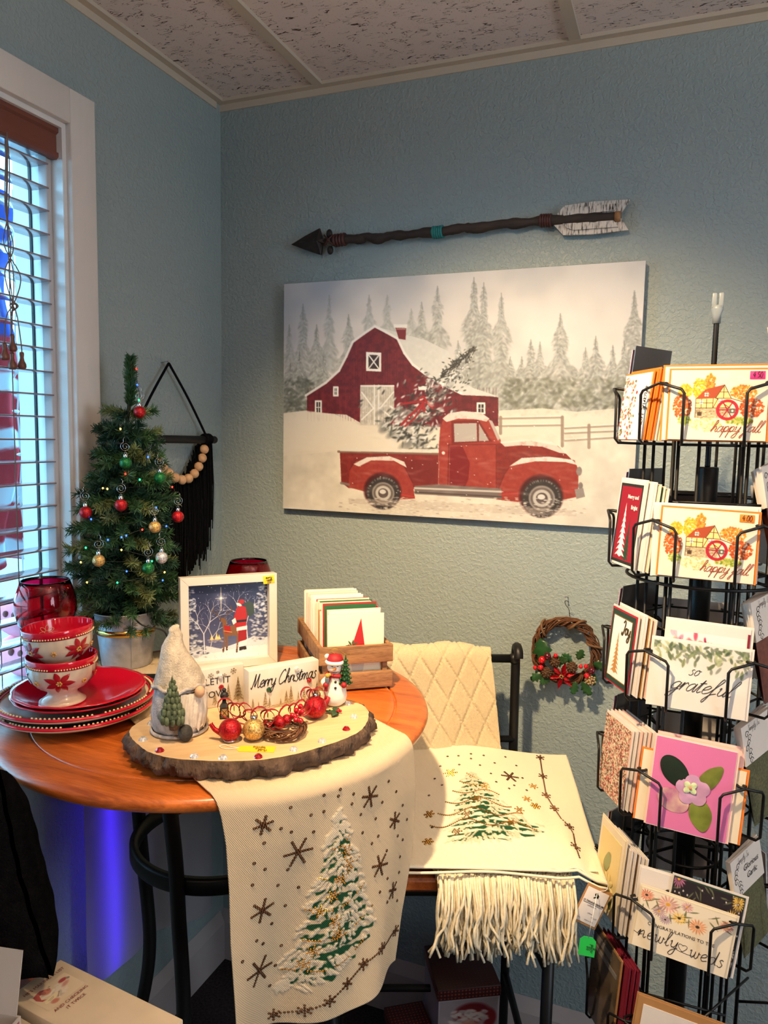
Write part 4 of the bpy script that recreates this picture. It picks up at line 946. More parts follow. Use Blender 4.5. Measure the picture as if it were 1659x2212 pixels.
fs = [(i*n+k, i*n+(k+1)%n, (i+1)*n+(k+1)%n, (i+1)*n+k) for i in range(len(lv)-1) for k in range(n)]+[tuple(range(n-1,-1,-1))]
m.add(vs, fs, True)
part('bark', m, BARK, lg)
m = MB(); ins = [(x*.975, y*.968) for x, y in [outl(2*math.pi*k/n) for k in range(n)]]; top = vs[-n:]
m.add([(x, y, .0282) for x, y in ins]+[(p[0], p[1], .0275) for p in top], [tuple(range(n))]+[(k, n+k, n+(k+1)%n, (k+1)%n) for k in range(n)]); part('wood_face', m, LOGW, lg)
CLG = mat('clear_gem', (225,228,240), .05, .35, var=.5, scale=600, coat=1); RDG = mat('red_gem', (150,10,24), .05, .2, var=.5, scale=500, coat=1)
gem = MB().lathe([(.0001,.0048),(.0035,.0045),(.0058,.002),(.0068,0)], 10, smooth=False)
gmesh = gem.mesh('gem'); gmesh2 = gem.mesh('gem')
gems = [(.412,-.807,0),(.438,-.866,0),(.483,-.896,1),(.545,-.889,0),(.586,-.873,0),(.628,-.845,1),(.661,-.802,0),(.685,-.759,0),(.699,-.702,1),(.689,-.651,0),(.655,-.60,0)]
wi = Matrix.Rotation(-math.atan2(s1.y, s1.x), 4, 'Z')
for x, y, c in gems:
    q = wi @ (Vector((x, y, 0))-Vector((sc0.x, sc0.y, 0))); L_ = q.length; a = math.atan2(q.y/.133, q.x/.188); ox, oy = outl(a, .93)
    if L_ > math.hypot(ox, oy): q = Vector((ox, oy, 0))
    link('gem', gmesh2 if c else gmesh, RDG if c else CLG, lg, (q.x, q.y, .0282))
Z0 = SZ+.0003
# price tag
YT = mat('yellow_tag_card', (250,196,40), .7); INK = mat('dark_ink', (40,34,40), .6); INKB = mat('near_black_ink', (14,14,18), .5)
tg = thing('price_tag', 'yellow handwritten price tag lying on the log slice', 'tag', (.612,-.822,Z0), R(20))
m = MB(); m.prism([(-.024,-.010),(-.029,-.004),(-.029,.004),(-.024,.010),(.026,.010),(.026,-.010)], 0, .0006); part('card', m, YT, tg)
def lay(mb, loc, parent, m_=None, rot=(R(-90),0,0)): return part('lettering', mb, m_ or INK, parent, loc, rot)
for s, x, y, h in (('Wooden', .002,.003,.006),('Round', .004,-.003,.0055),('$16.50', .008,-.009,.0055)): lay(script(s, h, .1), (x, y, .0012), tg)
m = MB()
for k in range(2): m.tube(smoothpath([(-.026,0,.0012),(-.040,.004*(1-2*k),.0015),(-.05,.010-.012*k,.0012),(-.056,.004,.0015)], 5), .0005, 4)
part('string', m, mat('white_string', (235,232,225), .9), tg)

# ---------------------------------------------------------------- gnome figurine
GN = Vector((.466,-.808,Z0)); gv = (Vector((1.159,-1.721,0))-Vector((GN.x,GN.y,0))).normalized(); ga = math.atan2(gv.y, gv.x)
SNW = mat('glittered_plaster_grey', (186,176,170), .6, var=.38, scale=70, bump=1, bscale=420, spec=.6, bdist=.0015)
gn = thing('gnome_figurine', 'glittered grey white gnome figurine with tall hat and small fir on the log slice', 'figurine', GN, ga+R(90)+R(14)); gn.scale = (.79,.79,.94)
# local: -y faces viewer, x to viewer's right
def gr(z): return np.interp(z, [0,.012,.03,.05,.07,.085], [.046,.0515,.0535,.051,.047,.043])
part('body', MB().lathe([(.0001,0)]+[(gr(z), z) for z in (0,.012,.03,.05,.07,.085)]+[(.0001,.09)], 40, rfun=lambda a, r, z: 1+.02*math.sin(3*a+z*40)), SNW, gn)
hp = [(.0,.074,.0475,0),(.0,.084,.0465,0),(-.001,.1,.041,0),(-.003,.115,.034,0),(-.007,.13,.0262,0),(-.010,.142,.0205,0),(-.0095,.152,.0158,0),(-.006,.158,.0140,0),(-.006,.163,.0118,0),(-.0085,.167,.0105,0),(-.008,.171,.0088,0),(-.0045,.1745,.006,0),(-.003,.176,.0015,0)]
m = MB(); vs = []; fs = []; n = 40
for i, (cx, z, r, _) in enumerate(hp):
    for k in range(n):
        a = 2*math.pi*k/n; q = r*(1+.045*math.sin(z*380+a*1.0)+.02*math.sin(5*a+z*90)+.02*math.sin(z*760+2*a)); vs.append((cx+q*math.cos(a), q*math.sin(a), z))
fs = [(i*n+k, i*n+(k+1)%n, (i+1)*n+(k+1)%n, (i+1)*n+k) for i in range(len(hp)-1) for k in range(n)]+[tuple((len(hp)-1)*n+k for k in range(n))]
m.add(vs, fs, True); part('hat', m, mat('glittered_plaster_cream', (192,178,158), .6, var=.34, scale=70, bump=1, bscale=380, spec=.6, bdist=.0015), gn)
m = MB(); m.tube([((.049)*math.cos(a), .049*math.sin(a), .078+.003*math.sin(4*a)+.0015*math.sin(11*a)) for a in np.linspace(0,6.28,60,endpoint=False)], .0034, 8, closed=True); part('hat_brim', m, SNW, gn)
def beardp(u, v):
    x = .016+(u-.5)*.052*(1-.25*v+.3*math.sin(math.pi*v)); z = .074-.066*v; y = -math.sqrt(max(.0001, .056**2-x*x))-.005*math.sin(math.pi*min(1,v*.9+.1))*math.sin(math.pi*u)-.0015*math.sin(u*34+v*4)
    if v > .85: z += .008*abs(math.sin(u*9))*(v-.85)/.15
    return (x, y, z)
part('beard', MB().grid(beardp, 36, 24), mat('plaster_beard', (222,208,190), .65, var=.15, scale=80, bump=.6, bscale=260, bdist=.002), gn)
part('nose', MB().ball((.024,-.059,.076), .0095, 16, 12, sq=(1,.9,1)), mat('gnome_nose_clay', (206,164,128), .5), gn)
tm = part('fir_branch', MB().tube([(-.026,-.055,.030),(-.028,-.058,.05)], .004, 8), mat('fir_stump', (88,62,46), .7), gn)
GM = mat('frosted_green_resin', (86,98,70), .6, var=.5, scale=120, bump=.5, bscale=400)
g = np.random.default_rng(3)
for i in range(7):
    m = MB(); z = .046+.0085*i; r = .021*(1-i/7.5)
    for k in range(11-i):
        a = 6.28*k/(11-i)+i; m.ball((-.027+r*math.cos(a)*.9, -.058+r*math.sin(a)*.55, z-.001*k%3), .0055*(1-i*.07), 7, 5, sq=(1,1,1.5))
    m.lathe([(r*.8,z-.004),(r*.5,z+.006),(.0001,z+.012)], 10, (-.027,-.058,0)); part('fir_tier', m, GM, gn)
part('basket', MB().lathe([(.0001,.022),(.009,.022),(.011,.034),(.0105,.036),(.0001,.035)], 14, (-.024,-.058,0)), mat('basket_brown', (90,64,46), .8, var=.3, scale=200, bump=.5, bscale=300), gn)
part('mitten', MB().ball((-.042,-.036,.040), .008, 12, 8), mat('grey_mitten', (110,108,104), .7), gn)
part('boot', MB().ball((-.004,-.061,.0135), .0135, 16, 12), mat('dark_grey_pompom', (58,56,52), .8, var=.4, scale=120, bump=.8, bscale=350), gn)
part('hem', MB().tube([((.0525)*math.cos(a), .0525*math.sin(a), .004) for a in np.linspace(0,6.28,36,endpoint=False)], .003, 6, closed=True), SNW, gn)
# lantern ornament by the gnome
ln_ = thing('mini_lantern', 'tiny black lantern with glowing panes between gnome and sign', 'lantern', (.5005,-.7385,Z0), ga+R(90))
part('base', MB().bbox(-.0075,.0075,-.0075,.0075,.0,.0035,.0008), BKM, ln_)
part('panes', MB().box(-.005,.005,-.005,.005,.0035,.0165), mat('lantern_amber', (196,150,96), .4, emit=.25, ecol=(220,150,70)), ln_)
m = MB()
for sx in (-1,1):
    for sy in (-1,1): m.box(sx*.0058-.0008, sx*.0058+.0008, sy*.0058-.0008, sy*.0058+.0008, .0035, .017)
for s in (-1,1):
    m.tube([(-.0055,-.0062,.0035 if s>0 else .0165),(.0055,-.0062,.0165 if s>0 else .0035)], .0005, 4)
part('bars', m, BKM, ln_)
part('roof', MB().lathe([(.0098,.0168),(.009,.0185),(.005,.024),(.0042,.026),(.0042,.029),(.0001,.031)], 4, M=Matrix.Rotation(R(45),4,'Z'), smooth=False), BKM, ln_)
part('finial', MB().ball((0,0,.0365), .0068, 12, 8), mat('black_glitter', (30,28,30), .4, var=.6, scale=300, bump=.6, bscale=500), ln_)
part('top_knob', MB().ball((0,0,.0455), .0036, 10, 6), _M['black_glitter'], ln_)

# ---------------------------------------------------------------- sign blocks
WB = mat('white_painted_block', (212,204,192), .6, var=.04, scale=30); SLG = mat('silver_gold_glitter_print', (176,160,132), .35, .5, var=.6, scale=700)
def firs(mb, x, h, base, g, w=.42):
    """little glitter fir silhouette (flat print)"""
    n = 7
    for i in range(n):
        z0 = base+h*(.1+.9*i/n); z1 = base+h*(.1+.9*(i+1.7)/n); r0 = h*w*.5*(1-i/n)
        P_ = [(x-r0,z0),(x-r0*.45,z0+h*.03),(x,z0-h*.01),(x+r0*.5,z0+h*.03),(x+r0,z0),(x+r0*.2,z1 if i < n-1 else base+h),(x-r0*.2,z1 if i < n-1 else base+h)]
        mb.add([(a, -.0004, b) for a, b in P_], [(0,1,2,3,4,5,6)])
    mb.add([(x-h*.02,-.0004,base),(x+h*.02,-.0004,base),(x+h*.02,-.0004,base+h*.12),(x-h*.02,-.0004,base+h*.12)], [(0,1,2,3)])
def block(name, label, pl, dirv, w, h, th):
    d = Vector((*dirv, 0)).normalized(); t = thing(name, label, 'sign', (pl[0]+d.x*w/2, pl[1]+d.y*w/2, Z0), math.atan2(d.y, d.x))
    part('board', MB().bbox(-w/2, w/2, 0, th, 0, h, .0012), WB, t); return t
b1 = block('sign_block', 'white wooden block sign lettered Merry Christmas on the log slice', (.526,-.706), (.57,.82), .129, .070, .023)
part('lettering', script('Merry Christmas', .0235, .066, .3, -.035), INKB, b1, (-.002,-.0003,.040)).scale = (.80,1,1)
m = MB(); g = np.random.default_rng(2)
for k in range(11): firs(m, -.058+.0117*k+.002*g.normal(), [.02,.014,.028,.018,.012,.024,.030,.018,.026,.015,.03][k], .003, g)
m.add([(-.063,-.0004,.002),(.063,-.0004,.002),(.063,-.0004,.006),(-.063,-.0004,.005)], [(0,1,2,3)]); part('fir_print', m, SLG, b1)
for x, z, mm in ((.022,.060,CLG),(-.029,.033,mat('green_gem', (10,70,40), .05, .2, var=.4, scale=500, coat=1)),(.046,.036,RDG)): part('gem', MB().lathe([(.0001,.004),(.0025,.0038),(.0042,.0018),(.0048,0)], 10, (x,0,z), Matrix.Rotation(R(90),4,'X'), smooth=False), mm, b1)
b2 = block('sign_block', 'white wooden block sign with IT lettering half hidden behind the gnome', (.414,-.772), (.6,.8), .13, .068, .023)
part('lettering', type_text('LET IT', .016, shear=.0), INK, b2, (.020,-.0003,.040)); part('lettering', type_text('SNOW', .016), INK, b2, (.008,-.0003,.018))
m = MB(); firs(m, .038, .034, .003, g); firs(m, .055, .044, .003, g); firs(m, .015, .026, .003, g); part('fir_print', m, SLG, b2)
def flk(mb, x, z, r):
    for k in range(3):
        a = k*math.pi/3+.3; ribbon(mb, [(x-r*math.cos(a), z-r*math.sin(a)), (x, z), (x+r*math.cos(a), z+r*math.sin(a))], .0009)
        for s in (-1,1):
            bx, bz = x+s*r*.6*math.cos(a), z+s*r*.6*math.sin(a)
            for e in (-.8,.8): ribbon(mb, [(bx,bz),(bx+s*r*.4*math.cos(a+e), bz+s*r*.4*math.sin(a+e))], .0007)
m = MB(); flk(m, .047, .058, .0055); flk(m, .031, .052, .0045); flk(m, .008, .055, .005); flk(m, .020,.060,.003); part('snowflake_print', m, SLG, b2)
for x, z, mm in ((.024,.052,CLG),(.026,.033,RDG)): part('gem', MB().lathe([(.0001,.004),(.0025,.0038),(.0042,.0018),(.0048,0)], 10, (x,0,z), Matrix.Rotation(R(90),4,'X'), smooth=False), mm, b2)

# ---------------------------------------------------------------- ornaments with ribbon, gold ball, twig wreath
RG2 = glit('coarse_red_glitter', (170,14,26))
def bigball(p, r, m_, lb, pot=False):
    t = thing('glitter_ball', lb, 'ornament', p)
    part('ball', MB().ball((0,0,r), r, 24, 16, sq=(1,1,.98)), m_, t)
    if pot:
        part('base_ring', MB().lathe([(r*.5,0),(r*.62,.001),(r*.62,.003),(r*.5,.004),(r*.5,0)], 20, cap=False), SILV, t)
        part('spout', MB().tube(smoothpath([(-r*.7,-r*.3,r*.7),(-r*1.25,-r*.5,r*1.0),(-r*1.6,-r*.6,r*1.5)], 4), [.005,.0046,.0042,.0038,.0036,.0034,.0034,.0032,.004], 8), m_, t)
    else: part('cap', MB().lathe([(.0045,2*r-.002),(.0046,2*r+.004),(.0001,2*r+.005)], 12), SILV, t)
    return t
bigball((.560,-.812,Z0), .0170, RG2, 'red glitter ball with small spout beside the gnome', True)
bigball((.5905,-.796,Z0), .0165, GLT['gold'], 'gold glitter ball beside the twig wreath')
bigball((.634,-.681,Z0), .0185, RG2, 'red glitter ball in front of the Merry Christmas block')
RB = mat('red_glitter_ribbon', (160,18,30), .35, .4, var=.6, scale=500)
rb = thing('curled_ribbon', 'curly red glitter ribbon looping between the glitter balls', 'ribbon', (.58,-.76,Z0)); r0 = Vector((.58,-.76,Z0))
def strip(P_, w, up=Vector((0,0,1))):
    m = MB(); vs = []
    for i, p in enumerate(P_):
        t = (P_[min(i+1,len(P_)-1)]-P_[max(i-1,0)]).normalized(); s = t.cross(Vector((.55,-.62,.55))).normalized() if abs(t.dot(Vector((.55,-.62,.55)).normalized())) < .98 else Vector((0,0,1))
        q = VD*w/2; vs += [p-q, p+q]
    m.add(vs, [(2*i,2*i+1,2*i+3,2*i+2) for i in range(len(P_)-1)], True); return m
for (a, b, n, rad) in [((.538,-.792,.040),(.582,-.776,.028),5,.0135),((.584,-.772,.026),(.606,-.752,.022),3,.014),((.606,-.736,.020),(.634,-.712,.034),3,.012),((.622,-.690,.040),(.640,-.668,.034),4,.011)]:
    A = Vector((a[0],a[1],Z0+a[2]))-r0; B = Vector((b[0],b[1],Z0+b[2]))-r0; P_ = []
    dv = (B-A).normalized()
    for i in range(n*14+1):
        t = i/(n*14); an = 6.28*n*t; P_.append(A.lerp(B, t)+dv*rad*(1+.25*math.sin(i*.21))*math.cos(an)+Vector((0,0,1))*rad*(1+.3*math.sin(i*.17+1))*math.sin(an)*.95+VD*.004*math.sin(an*.5))
    zmin = min(p.z for p in P_)
    if zmin < .001: P_ = [p+Vector((0,0,.001-zmin)) for p in P_]
    o = part('curl', strip(P_, .0062), RB, rb); o.modifiers.new('thick','SOLIDIFY').thickness = .0006
TWG = mat('brown_twig', (96,60,36), .8, var=.4, scale=90, bump=.4, bscale=300); BER = mat('red_berry_lacquer', (176,12,30), .15, coat=.7)
def vine_ring(parent, R0, thick, nv, seed, rad, squash=1, nm='vine'):
    g = np.random.default_rng(seed)
    for v in range(nv):
        tw = g.uniform(2,5); ph = g.uniform(0,6.28); r1 = thick*g.uniform(.35,1); P_ = []
        a0 = g.uniform(0,6.28); ex = g.uniform(.75,1.0)
        for i in range(46):
            a = a0+6.28*ex*i/45; p = ph+tw*a; P_.append(((R0+r1*math.cos(p)+.0012*g.normal()*R0/.08)*math.cos(a), (R0+r1*math.cos(p))*math.sin(a), r1*math.sin(p)*squash))
        part(nm, MB().tube(P_, rad*g.uniform(.7,1.25), 5), TWG, parent)
tw = thing('twig_wreath', 'small twig wreath with red berries lying on the log slice', 'wreath', (.6195,-.7595,Z0+.0105), 0)
vine_ring(tw, .031, .0085, 16, 5, .0011, .9)
for i, (x, y, z) in enumerate([(.014,.012,.020),(.020,.004,.018),(.022,.014,.026),(.012,.020,.026),(.027,.010,.030),(.004,.006,.014),(.030,.0,.020),(.006,.018,.018),(.018,.022,.033)]): part('berry', MB().ball((x,y,z-.004), .0043, 12, 8), BER, tw)
part('glitter_cluster', MB().ball((-.004,-.002,.008), .0095, 10, 7).ball((.004,.004,.012), .008, 10, 7).ball((-.010,.004,.010),.007,10,7), RG2, tw)

# ---------------------------------------------------------------- snowman ornament
SNB = mat('white_resin_snow', (236,230,222), .45, var=.05, scale=60, bump=.3, bscale=120)
SC_ = mat('scarf_red', (150,22,30), .6, var=.2, scale=200); HG = mat('holly_green', (36,80,40), .5, var=.3, scale=90)
snp = Vector((.636,-.612,Z0)); sa = math.atan2((Vector((1.159,-1.721,0))-snp).y, (Vector((1.159,-1.721,0))-snp).x)
sn = thing('snowman_figurine', 'small resin snowman ornament with red scarf and fir on the log slice', 'figurine', snp, sa+R(90))
part('body', MB().lathe([(.0001,.0),(.012,.0005),(.018,.006),(.0205,.016),(.0195,.027),(.0165,.038),(.0135,.045),(.0152,.050),(.0150,.053),(.0001,.056)], 28, rfun=lambda a, r, z: 1+.025*math.sin(3*a+z*150)), SNB, sn)
part('head', MB().ball((0,0,.0655), .0132, 20, 14, sq=(1,1,.95)), SNB, sn)
part('scarf', MB().tube([(.0138*math.cos(a), .0138*math.sin(a), .0535+.001*math.sin(2*a)) for a in np.linspace(0,6.28,24,endpoint=False)], .0034, 8, closed=True), SC_, sn)
part('scarf_tail', MB().tube(smoothpath([(-.008,-.013,.052),(-.013,-.0165,.042),(-.015,-.018,.030)], 4), [.003]*8+[.0036], 8), SC_, sn)
part('hat', MB().lathe([(.0145,.074),(.0142,.079),(.011,.086),(.0001,.089)], 20), SC_, sn)
part('hat_cuff', MB().tube([(.0136*math.cos(a), .0136*math.sin(a), .0745) for a in np.linspace(0,6.28,24,endpoint=False)], .0036, 8, closed=True), SNB, sn)
part('pompom', MB().ball((-.0135,.002,.083), .0045, 10, 8), SNB, sn)
part('carrot_nose', MB().lathe([(.0026,0),(.0016,.005),(.0002,.011)], 8, (0,-.0125,.066), rotTo((-.5,-1,-.05))), mat('carrot_orange', (214,120,60), .5), sn)
m = MB()
for x, z in ((-.0045,.0705),(.0045,.0705)): m.ball((x,-.0122,z), .0013, 6, 5)
for k in range(5): m.ball((-.005+.0025*k,-.0124,.0605-.0012*math.sin(math.pi*k/4)), .0008, 5, 4)
part('face_dots', m, INKB, sn)
m = MB()
for z, y in ((.044,-.0150),(.035,-.0185)): m.ball((.001,y,z), .0022, 8, 6)
part('button', m, INKB, sn)
for s in (-1,1):
    part('arm', MB().tube(smoothpath([(s*.013,-.004,.047),(s*.019,-.010,.043),(s*.016,-.016,.040)], 4), [.0048]*8+[.004], 8), SNB, sn)
    part('mitten', MB().ball((s*.0150,-.0185,.040), .0052, 10, 8), SC_, sn)
part('broom', MB().tube([(-.016,-.019,.004),(-.010,-.020,.020)], [.0046,.003], 8), mat('striped_red_sock', (170,30,40), .5, var=.4, scale=300), sn)
for i in range(6):
    r = .0105*(1-i/6.5); z = .044+.0075*i; m = MB(); m.lathe([(r,z-.003),(r*.5,z+.004),(.0001,z+.010)], 9, (.0175,-.010,0))
    for k in range(7): m.ball((.0175+r*math.cos(k*.9), -.010+r*math.sin(k*.9), z-.002), .0022, 5, 4)
    part('fir_tier', m, HG, sn)
part('lantern', MB().bbox(-.0165,-.0095,-.021,-.015,.043,.053,.001), mat('blue_grey_resin', (96,108,118), .5), sn)
part('feather_tuft', MB().ball((-.0125,-.0175,.056), .0042, 8, 6).ball((-.009,-.0175,.0575), .003, 8, 6), mat('gold_resin', (184,150,60), .4), sn)
part('hanging_loop', MB().tube(smoothpath([(0,0,.088),(-.008,0,.094),(.004,0,.096),(.016,0,.088),(.026,-.004,.089)], 5), .0005, 4), mat('gold_thread', (200,160,70), .3, .8), sn)
def holly_leaf(L_, w, n=5, curl=.15):
    """holly leaf mesh along +x, centred line with spines"""
    m = MB(); up = []; dn = []
    for i in range(2*n+1):
        t = i/(2*n); s = math.sin(math.pi*t)**.7; e = (w*.62*s if i % 2 == 0 else w*s*1.05)
        up.append((t*L_+(0 if i % 2 == 0 else .05*L_), e)); dn.append((t*L_+(0 if i % 2 == 0 else .05*L_), -e))
    k = len(up); vs = [(i/(k-1)*L_, 0, -.004*L_/.03*(i/(k-1)-.5)**2*4*curl) for i in range(k)]+[(x, y, .18*abs(y)) for x, y in up]+[(x, y, .18*abs(y)) for x, y in dn]
    f = [(i, i+1, k+i+1, k+i) for i in range(k-1)]+[(i+1, i, 2*k+i, 2*k+i+1) for i in range(k-1)]
    return m.add(vs, f, True)
LEAF = mat('glossy_holly_leaf', (34,72,36), .35, var=.3, scale=60)
hs = thing('holly_sprig', 'tiny holly sprig with red berries in front of the snowman', 'holly', (.659,-.648,Z0))
for a in (190, 330, 262): 
    o = part('leaf', holly_leaf(.021, .0068, 4), LEAF, hs, (0,0,.002), (0,R(-6),R(a-60))); o.modifiers.new('thick','SOLIDIFY').thickness = .0005
for x, y in ((0,0),(.004,.002),(-.001,.005)): part('berry', MB().ball((x,y,.0045), .0024, 8, 6), BER, hs)
ot = thing('orange_tag', 'bright orange paper tag leaning behind the snowman', 'tag', (.6585,-.583,TZ+.0065), sa+R(100))
part('card', MB().bbox(-.010,.010,-.0005,.0005,0,.030,.0002,M=Matrix.Rotation(R(18),4,'X')), mat('fluorescent_orange_card', (255,110,40), .6), ot)
# ================================================================ shadow-box picture
WFR = mat('white_frame_lacquer', (214,206,196), .4)
FB, FBR = Vector((.25,-.515,0)), Vector((.39,-.375,0)); fd = (FBR-FB).normalized(); FW_ = .198; FH_ = .192
fr = thing('picture_frame', 'white box frame with moonlit snow scene standing on the table', 'picture', (FB.x+fd.x*FW_/2, FB.y+fd.y*FW_/2, TZ+.0068), rot=(R(-2.5),0,math.atan2(fd.y, fd.x)))
fwid = .0165; D_ = .026
def miter(x0, z0, x1, z1, xi0, zi0, xi1, zi1):
    v = [(x0,0,z0),(x1,0,z1),(xi1,0,zi1),(xi0,0,zi0)]; v += [(a, D_, b) for a, _, b in v]
    return MB().add(v, [(0,1,2,3),(7,6,5,4),(0,4,5,1),(1,5,6,2),(2,6,7,3),(3,7,4,0)])
a, b = FW_/2, FH_; i_, j0, j1 = a-fwid, fwid, FH_-fwid
for q in [(-a,0,a,0,-i_,j0,i_,j0),(a,0,a,b,i_,j0,i_,j1),(a,b,-a,b,i_,j1,-i_,j1),(-a,b,-a,0,-i_,j1,-i_,j0)]:
    o = part('frame_rail', miter(*q), WFR, fr); bv = o.modifiers.new('edge','BEVEL'); bv.width = .0008; bv.segments = 2
part('back_panel', MB().box(-i_,i_,.020,.023,j0,j1), WFR, fr)
def night():
    pa = Paint(230, 220, (44,50,84)); g = np.random.default_rng(8)
    for j in range(60): pa.poly([(0,j/60),(1,j/60),(1,(j+1)/60),(0,(j+1)/60)], tuple(np.array((26,32,64))*(1-j/60)+np.array((104,112,150))*(j/60)))
    for rr, al in ((.22,.10),(.14,.16),(.08,.3),(.04,.6)): pa.blob(.41,.20,rr,rr,0,(190,200,235),al,1)
    pa.line([(.41,.06),(.41,.36)], .008, (240,235,210), .8); pa.line([(.34,.2),(.48,.2)], .006, (240,235,210), .7); pa.blob(.41,.2,.018,.018,0,(255,250,235))
    for k in range(60): pa.blob(g.random(), g.random()*.55, .005, .005, 0, (225,230,250), .9)
    pa.poly([(0,.78),(.2,.80),(.4,.86),(.62,.80),(.8,.74),(1,.76),(1,1),(0,1)], (206,212,226)); pa.poly([(0,.92),(.4,.9),(.7,.86),(1,.86),(1,1),(0,1)], (226,228,236))
    def snowtree(x, y0, y1, w, n):
        for k in range(n):
            t = g.random(); y = y0+(y1-y0)*t; xx = x+w*(g.random()-.5)*(.4+t); pa.blob(xx, y, .028, .016, g.uniform(-.5,.5), (60,70,100) if g.random() < .35 else tuple(int(v) for v in np.array((200,208,226))*g.uniform(.75,1.05)), .85, 1.6)
    snowtree(.03,.05,.95,.2,170); snowtree(.95,.04,.80,.26,210); snowtree(.86,.3,.78,.2,90); snowtree(.12,.72,.95,.2,60)
    def bare(x, y, a, l, w):
        if l < .03: return
        x2, y2 = x+l*math.cos(a), y-l*math.sin(a); pa.line([(x,y),(x2,y2)], w, (222,226,238), .9)
        for s in (-1,1): bare(x2, y2, a+s*g.uniform(.25,.6), l*g.uniform(.6,.8), w*.7)
    bare(.20,.9,1.6,.25,.013); bare(.27,.86,1.4,.16,.008); bare(.74,.78,1.65,.22,.011)
    for x, h in ((.29,.06),(.35,.08),(.38,.05)): pa.poly([(x-.03,.74),(x,.74-h),(x+.03,.74)], (214,170,120)); pa.poly([(x-.018,.73),(x,.72-h),(x+.018,.73)], (250,214,150))
    for k in range(14): pa.blob(.25+.2*g.random(), .72+.05*g.random(), .02, .012, 0, (150,150,170), .7)
    # reindeer
    br = (122,84,56); dk = (78,52,36); lt = (170,130,92)
    pa.poly([(.43,.60),(.50,.57),(.60,.56),(.655,.60),(.66,.68),(.62,.71),(.55,.70),(.47,.71),(.43,.67)], br); pa.poly([(.60,.57),(.65,.60),(.655,.68),(.62,.69),(.60,.63)], lt)
    pa.poly([(.43,.62),(.425,.52),(.40,.49),(.41,.455),(.445,.46),(.475,.50),(.48,.60)], br); pa.poly([(.40,.495),(.385,.505),(.39,.48),(.41,.465)], dk)
    for x0, x1, y1 in ((.45,.43,.90),(.48,.475,.88),(.61,.60,.92),(.645,.655,.88)): pa.line([(x0,.69),((x0+x1)/2+.006,.79),(x1,y1)], .020, br); pa.line([(x1,y1-.03),(x1,y1)], .022, dk)
    for s in (-1, 1):
        bx = .425+.015*s; pa.line([(bx,.46),(bx+s*.05,.42),(bx+s*.10,.36),(bx+s*.09,.31)], .009, (96,72,56)); pa.line([(bx+s*.05,.42),(bx+s*.04,.35)], .007, (96,72,56)); pa.line([(bx+s*.08,.385),(bx+s*.13,.36)], .006, (96,72,56))
    pa.poly([(.44,.56),(.52,.57),(.53,.66),(.46,.66)], (160,34,38)); pa.line([(.44,.63),(.54,.655)], .008, (196,160,90))
    # walker in red coat, seen from behind, green sack
    pa.poly([(.70,.29),(.76,.26),(.82,.30),(.83,.42),(.78,.47),(.72,.44)], (56,70,62)); 
    rd = (170,34,34); pa.poly([(.585,.40),(.61,.33),(.66,.31),(.72,.34),(.735,.45),(.725,.56),(.72,.62),(.60,.62),(.575,.56),(.56,.50)], rd); pa.poly([(.62,.62),(.73,.60),(.72,.80),(.66,.82),(.62,.78)], (150,26,30))
    pa.poly([(.54,.50),(.585,.47),(.60,.53),(.56,.56)], (236,230,226)); pa.poly([(.60,.505),(.73,.50),(.73,.53),(.60,.535)], (38,32,34)); pa.poly([(.60,.60),(.735,.585),(.735,.635),(.60,.645)], (236,232,230))
    pa.blob(.665,.265,.048,.04,.2,(172,38,36)); pa.blob(.635,.30,.045,.022,.5,(238,232,228)); pa.poly([(.635,.79),(.73,.77),(.72,.87),(.63,.88)], (232,230,232)); pa.poly([(.63,.86),(.72,.85),(.725,.90),(.63,.91)], (34,30,34))
    for k in range(160): pa.blob(g.random(), .82+.18*g.random(), .006, .004, 0, (246,248,255) if g.random()<.7 else (160,170,200), .8)
    return pa
o = part('picture_print', printmesh('picture_print', night(), 2*i_, j1-j0), cmat('glossy_print', .25, .5), fr, (0,.0175,(j0+j1)/2)); o['label'] = 'snowy night print with figure in red coat and reindeer'
STK = mat('yellow_price_sticker', (246,206,40), .5)
o = part('price_sticker', MB().bbox(-.012,.012,-.0004,.0001,-.0085,.0085,.0001), STK, fr, (a-.0175,-.0002,b-.0125), (0,R(-4),0))
for s, z in (('merry', .0025), ('Santa', -.0025), ('$50', -.0075)): part('lettering', script(s, .0058, .11), INK, o, (0,-.0006,z))

# ================================================================ crate of cards
CRW = wood_mat('rustic_brown_crate_wood', (112,76,46), (176,132,88), .7, (8,60,60), 0, .3)
c0 = Vector((.545,-.49,0)); cdx = Vector((.79,.61,0)).normalized(); cdy = Vector((-cdx.y,cdx.x,0)); CWd, CDp = .146, .25; ca = math.atan2(cdx.y, cdx.x)
cr = thing('wooden_crate', 'small rustic slatted wooden crate filled with greeting cards', 'crate', (c0.x, c0.y, TZ), ca)
th = .009
part('bottom_panel', MB().box(th, CWd-th, th, CDp-th, .001, .006), CRW, cr)
for z0, z1 in ((.004,.036),(.054,.088)):
    part('front_slat', MB().bbox(0, CWd, 0, th, z0, z1, .0012), CRW, cr); part('back_slat', MB().bbox(0, CWd, CDp-th, CDp, z0, z1, .0012), CRW, cr)
    part('side_slat', MB().bbox(.0005, th, th, CDp-th, z0+.002, z1-.001, .0012), CRW, cr); part('side_slat', MB().bbox(CWd-th, CWd-.0005, th, CDp-th, z0+.002, z1-.001, .0012), CRW, cr)
for x in (th+.005, CWd-th-.005):
    for y in (th+.004, CDp-th-.004): part('corner_post', MB().bbox(x-.005, x+.005, y-.004, y+.004, .001, .086, .0008), CRW, cr)
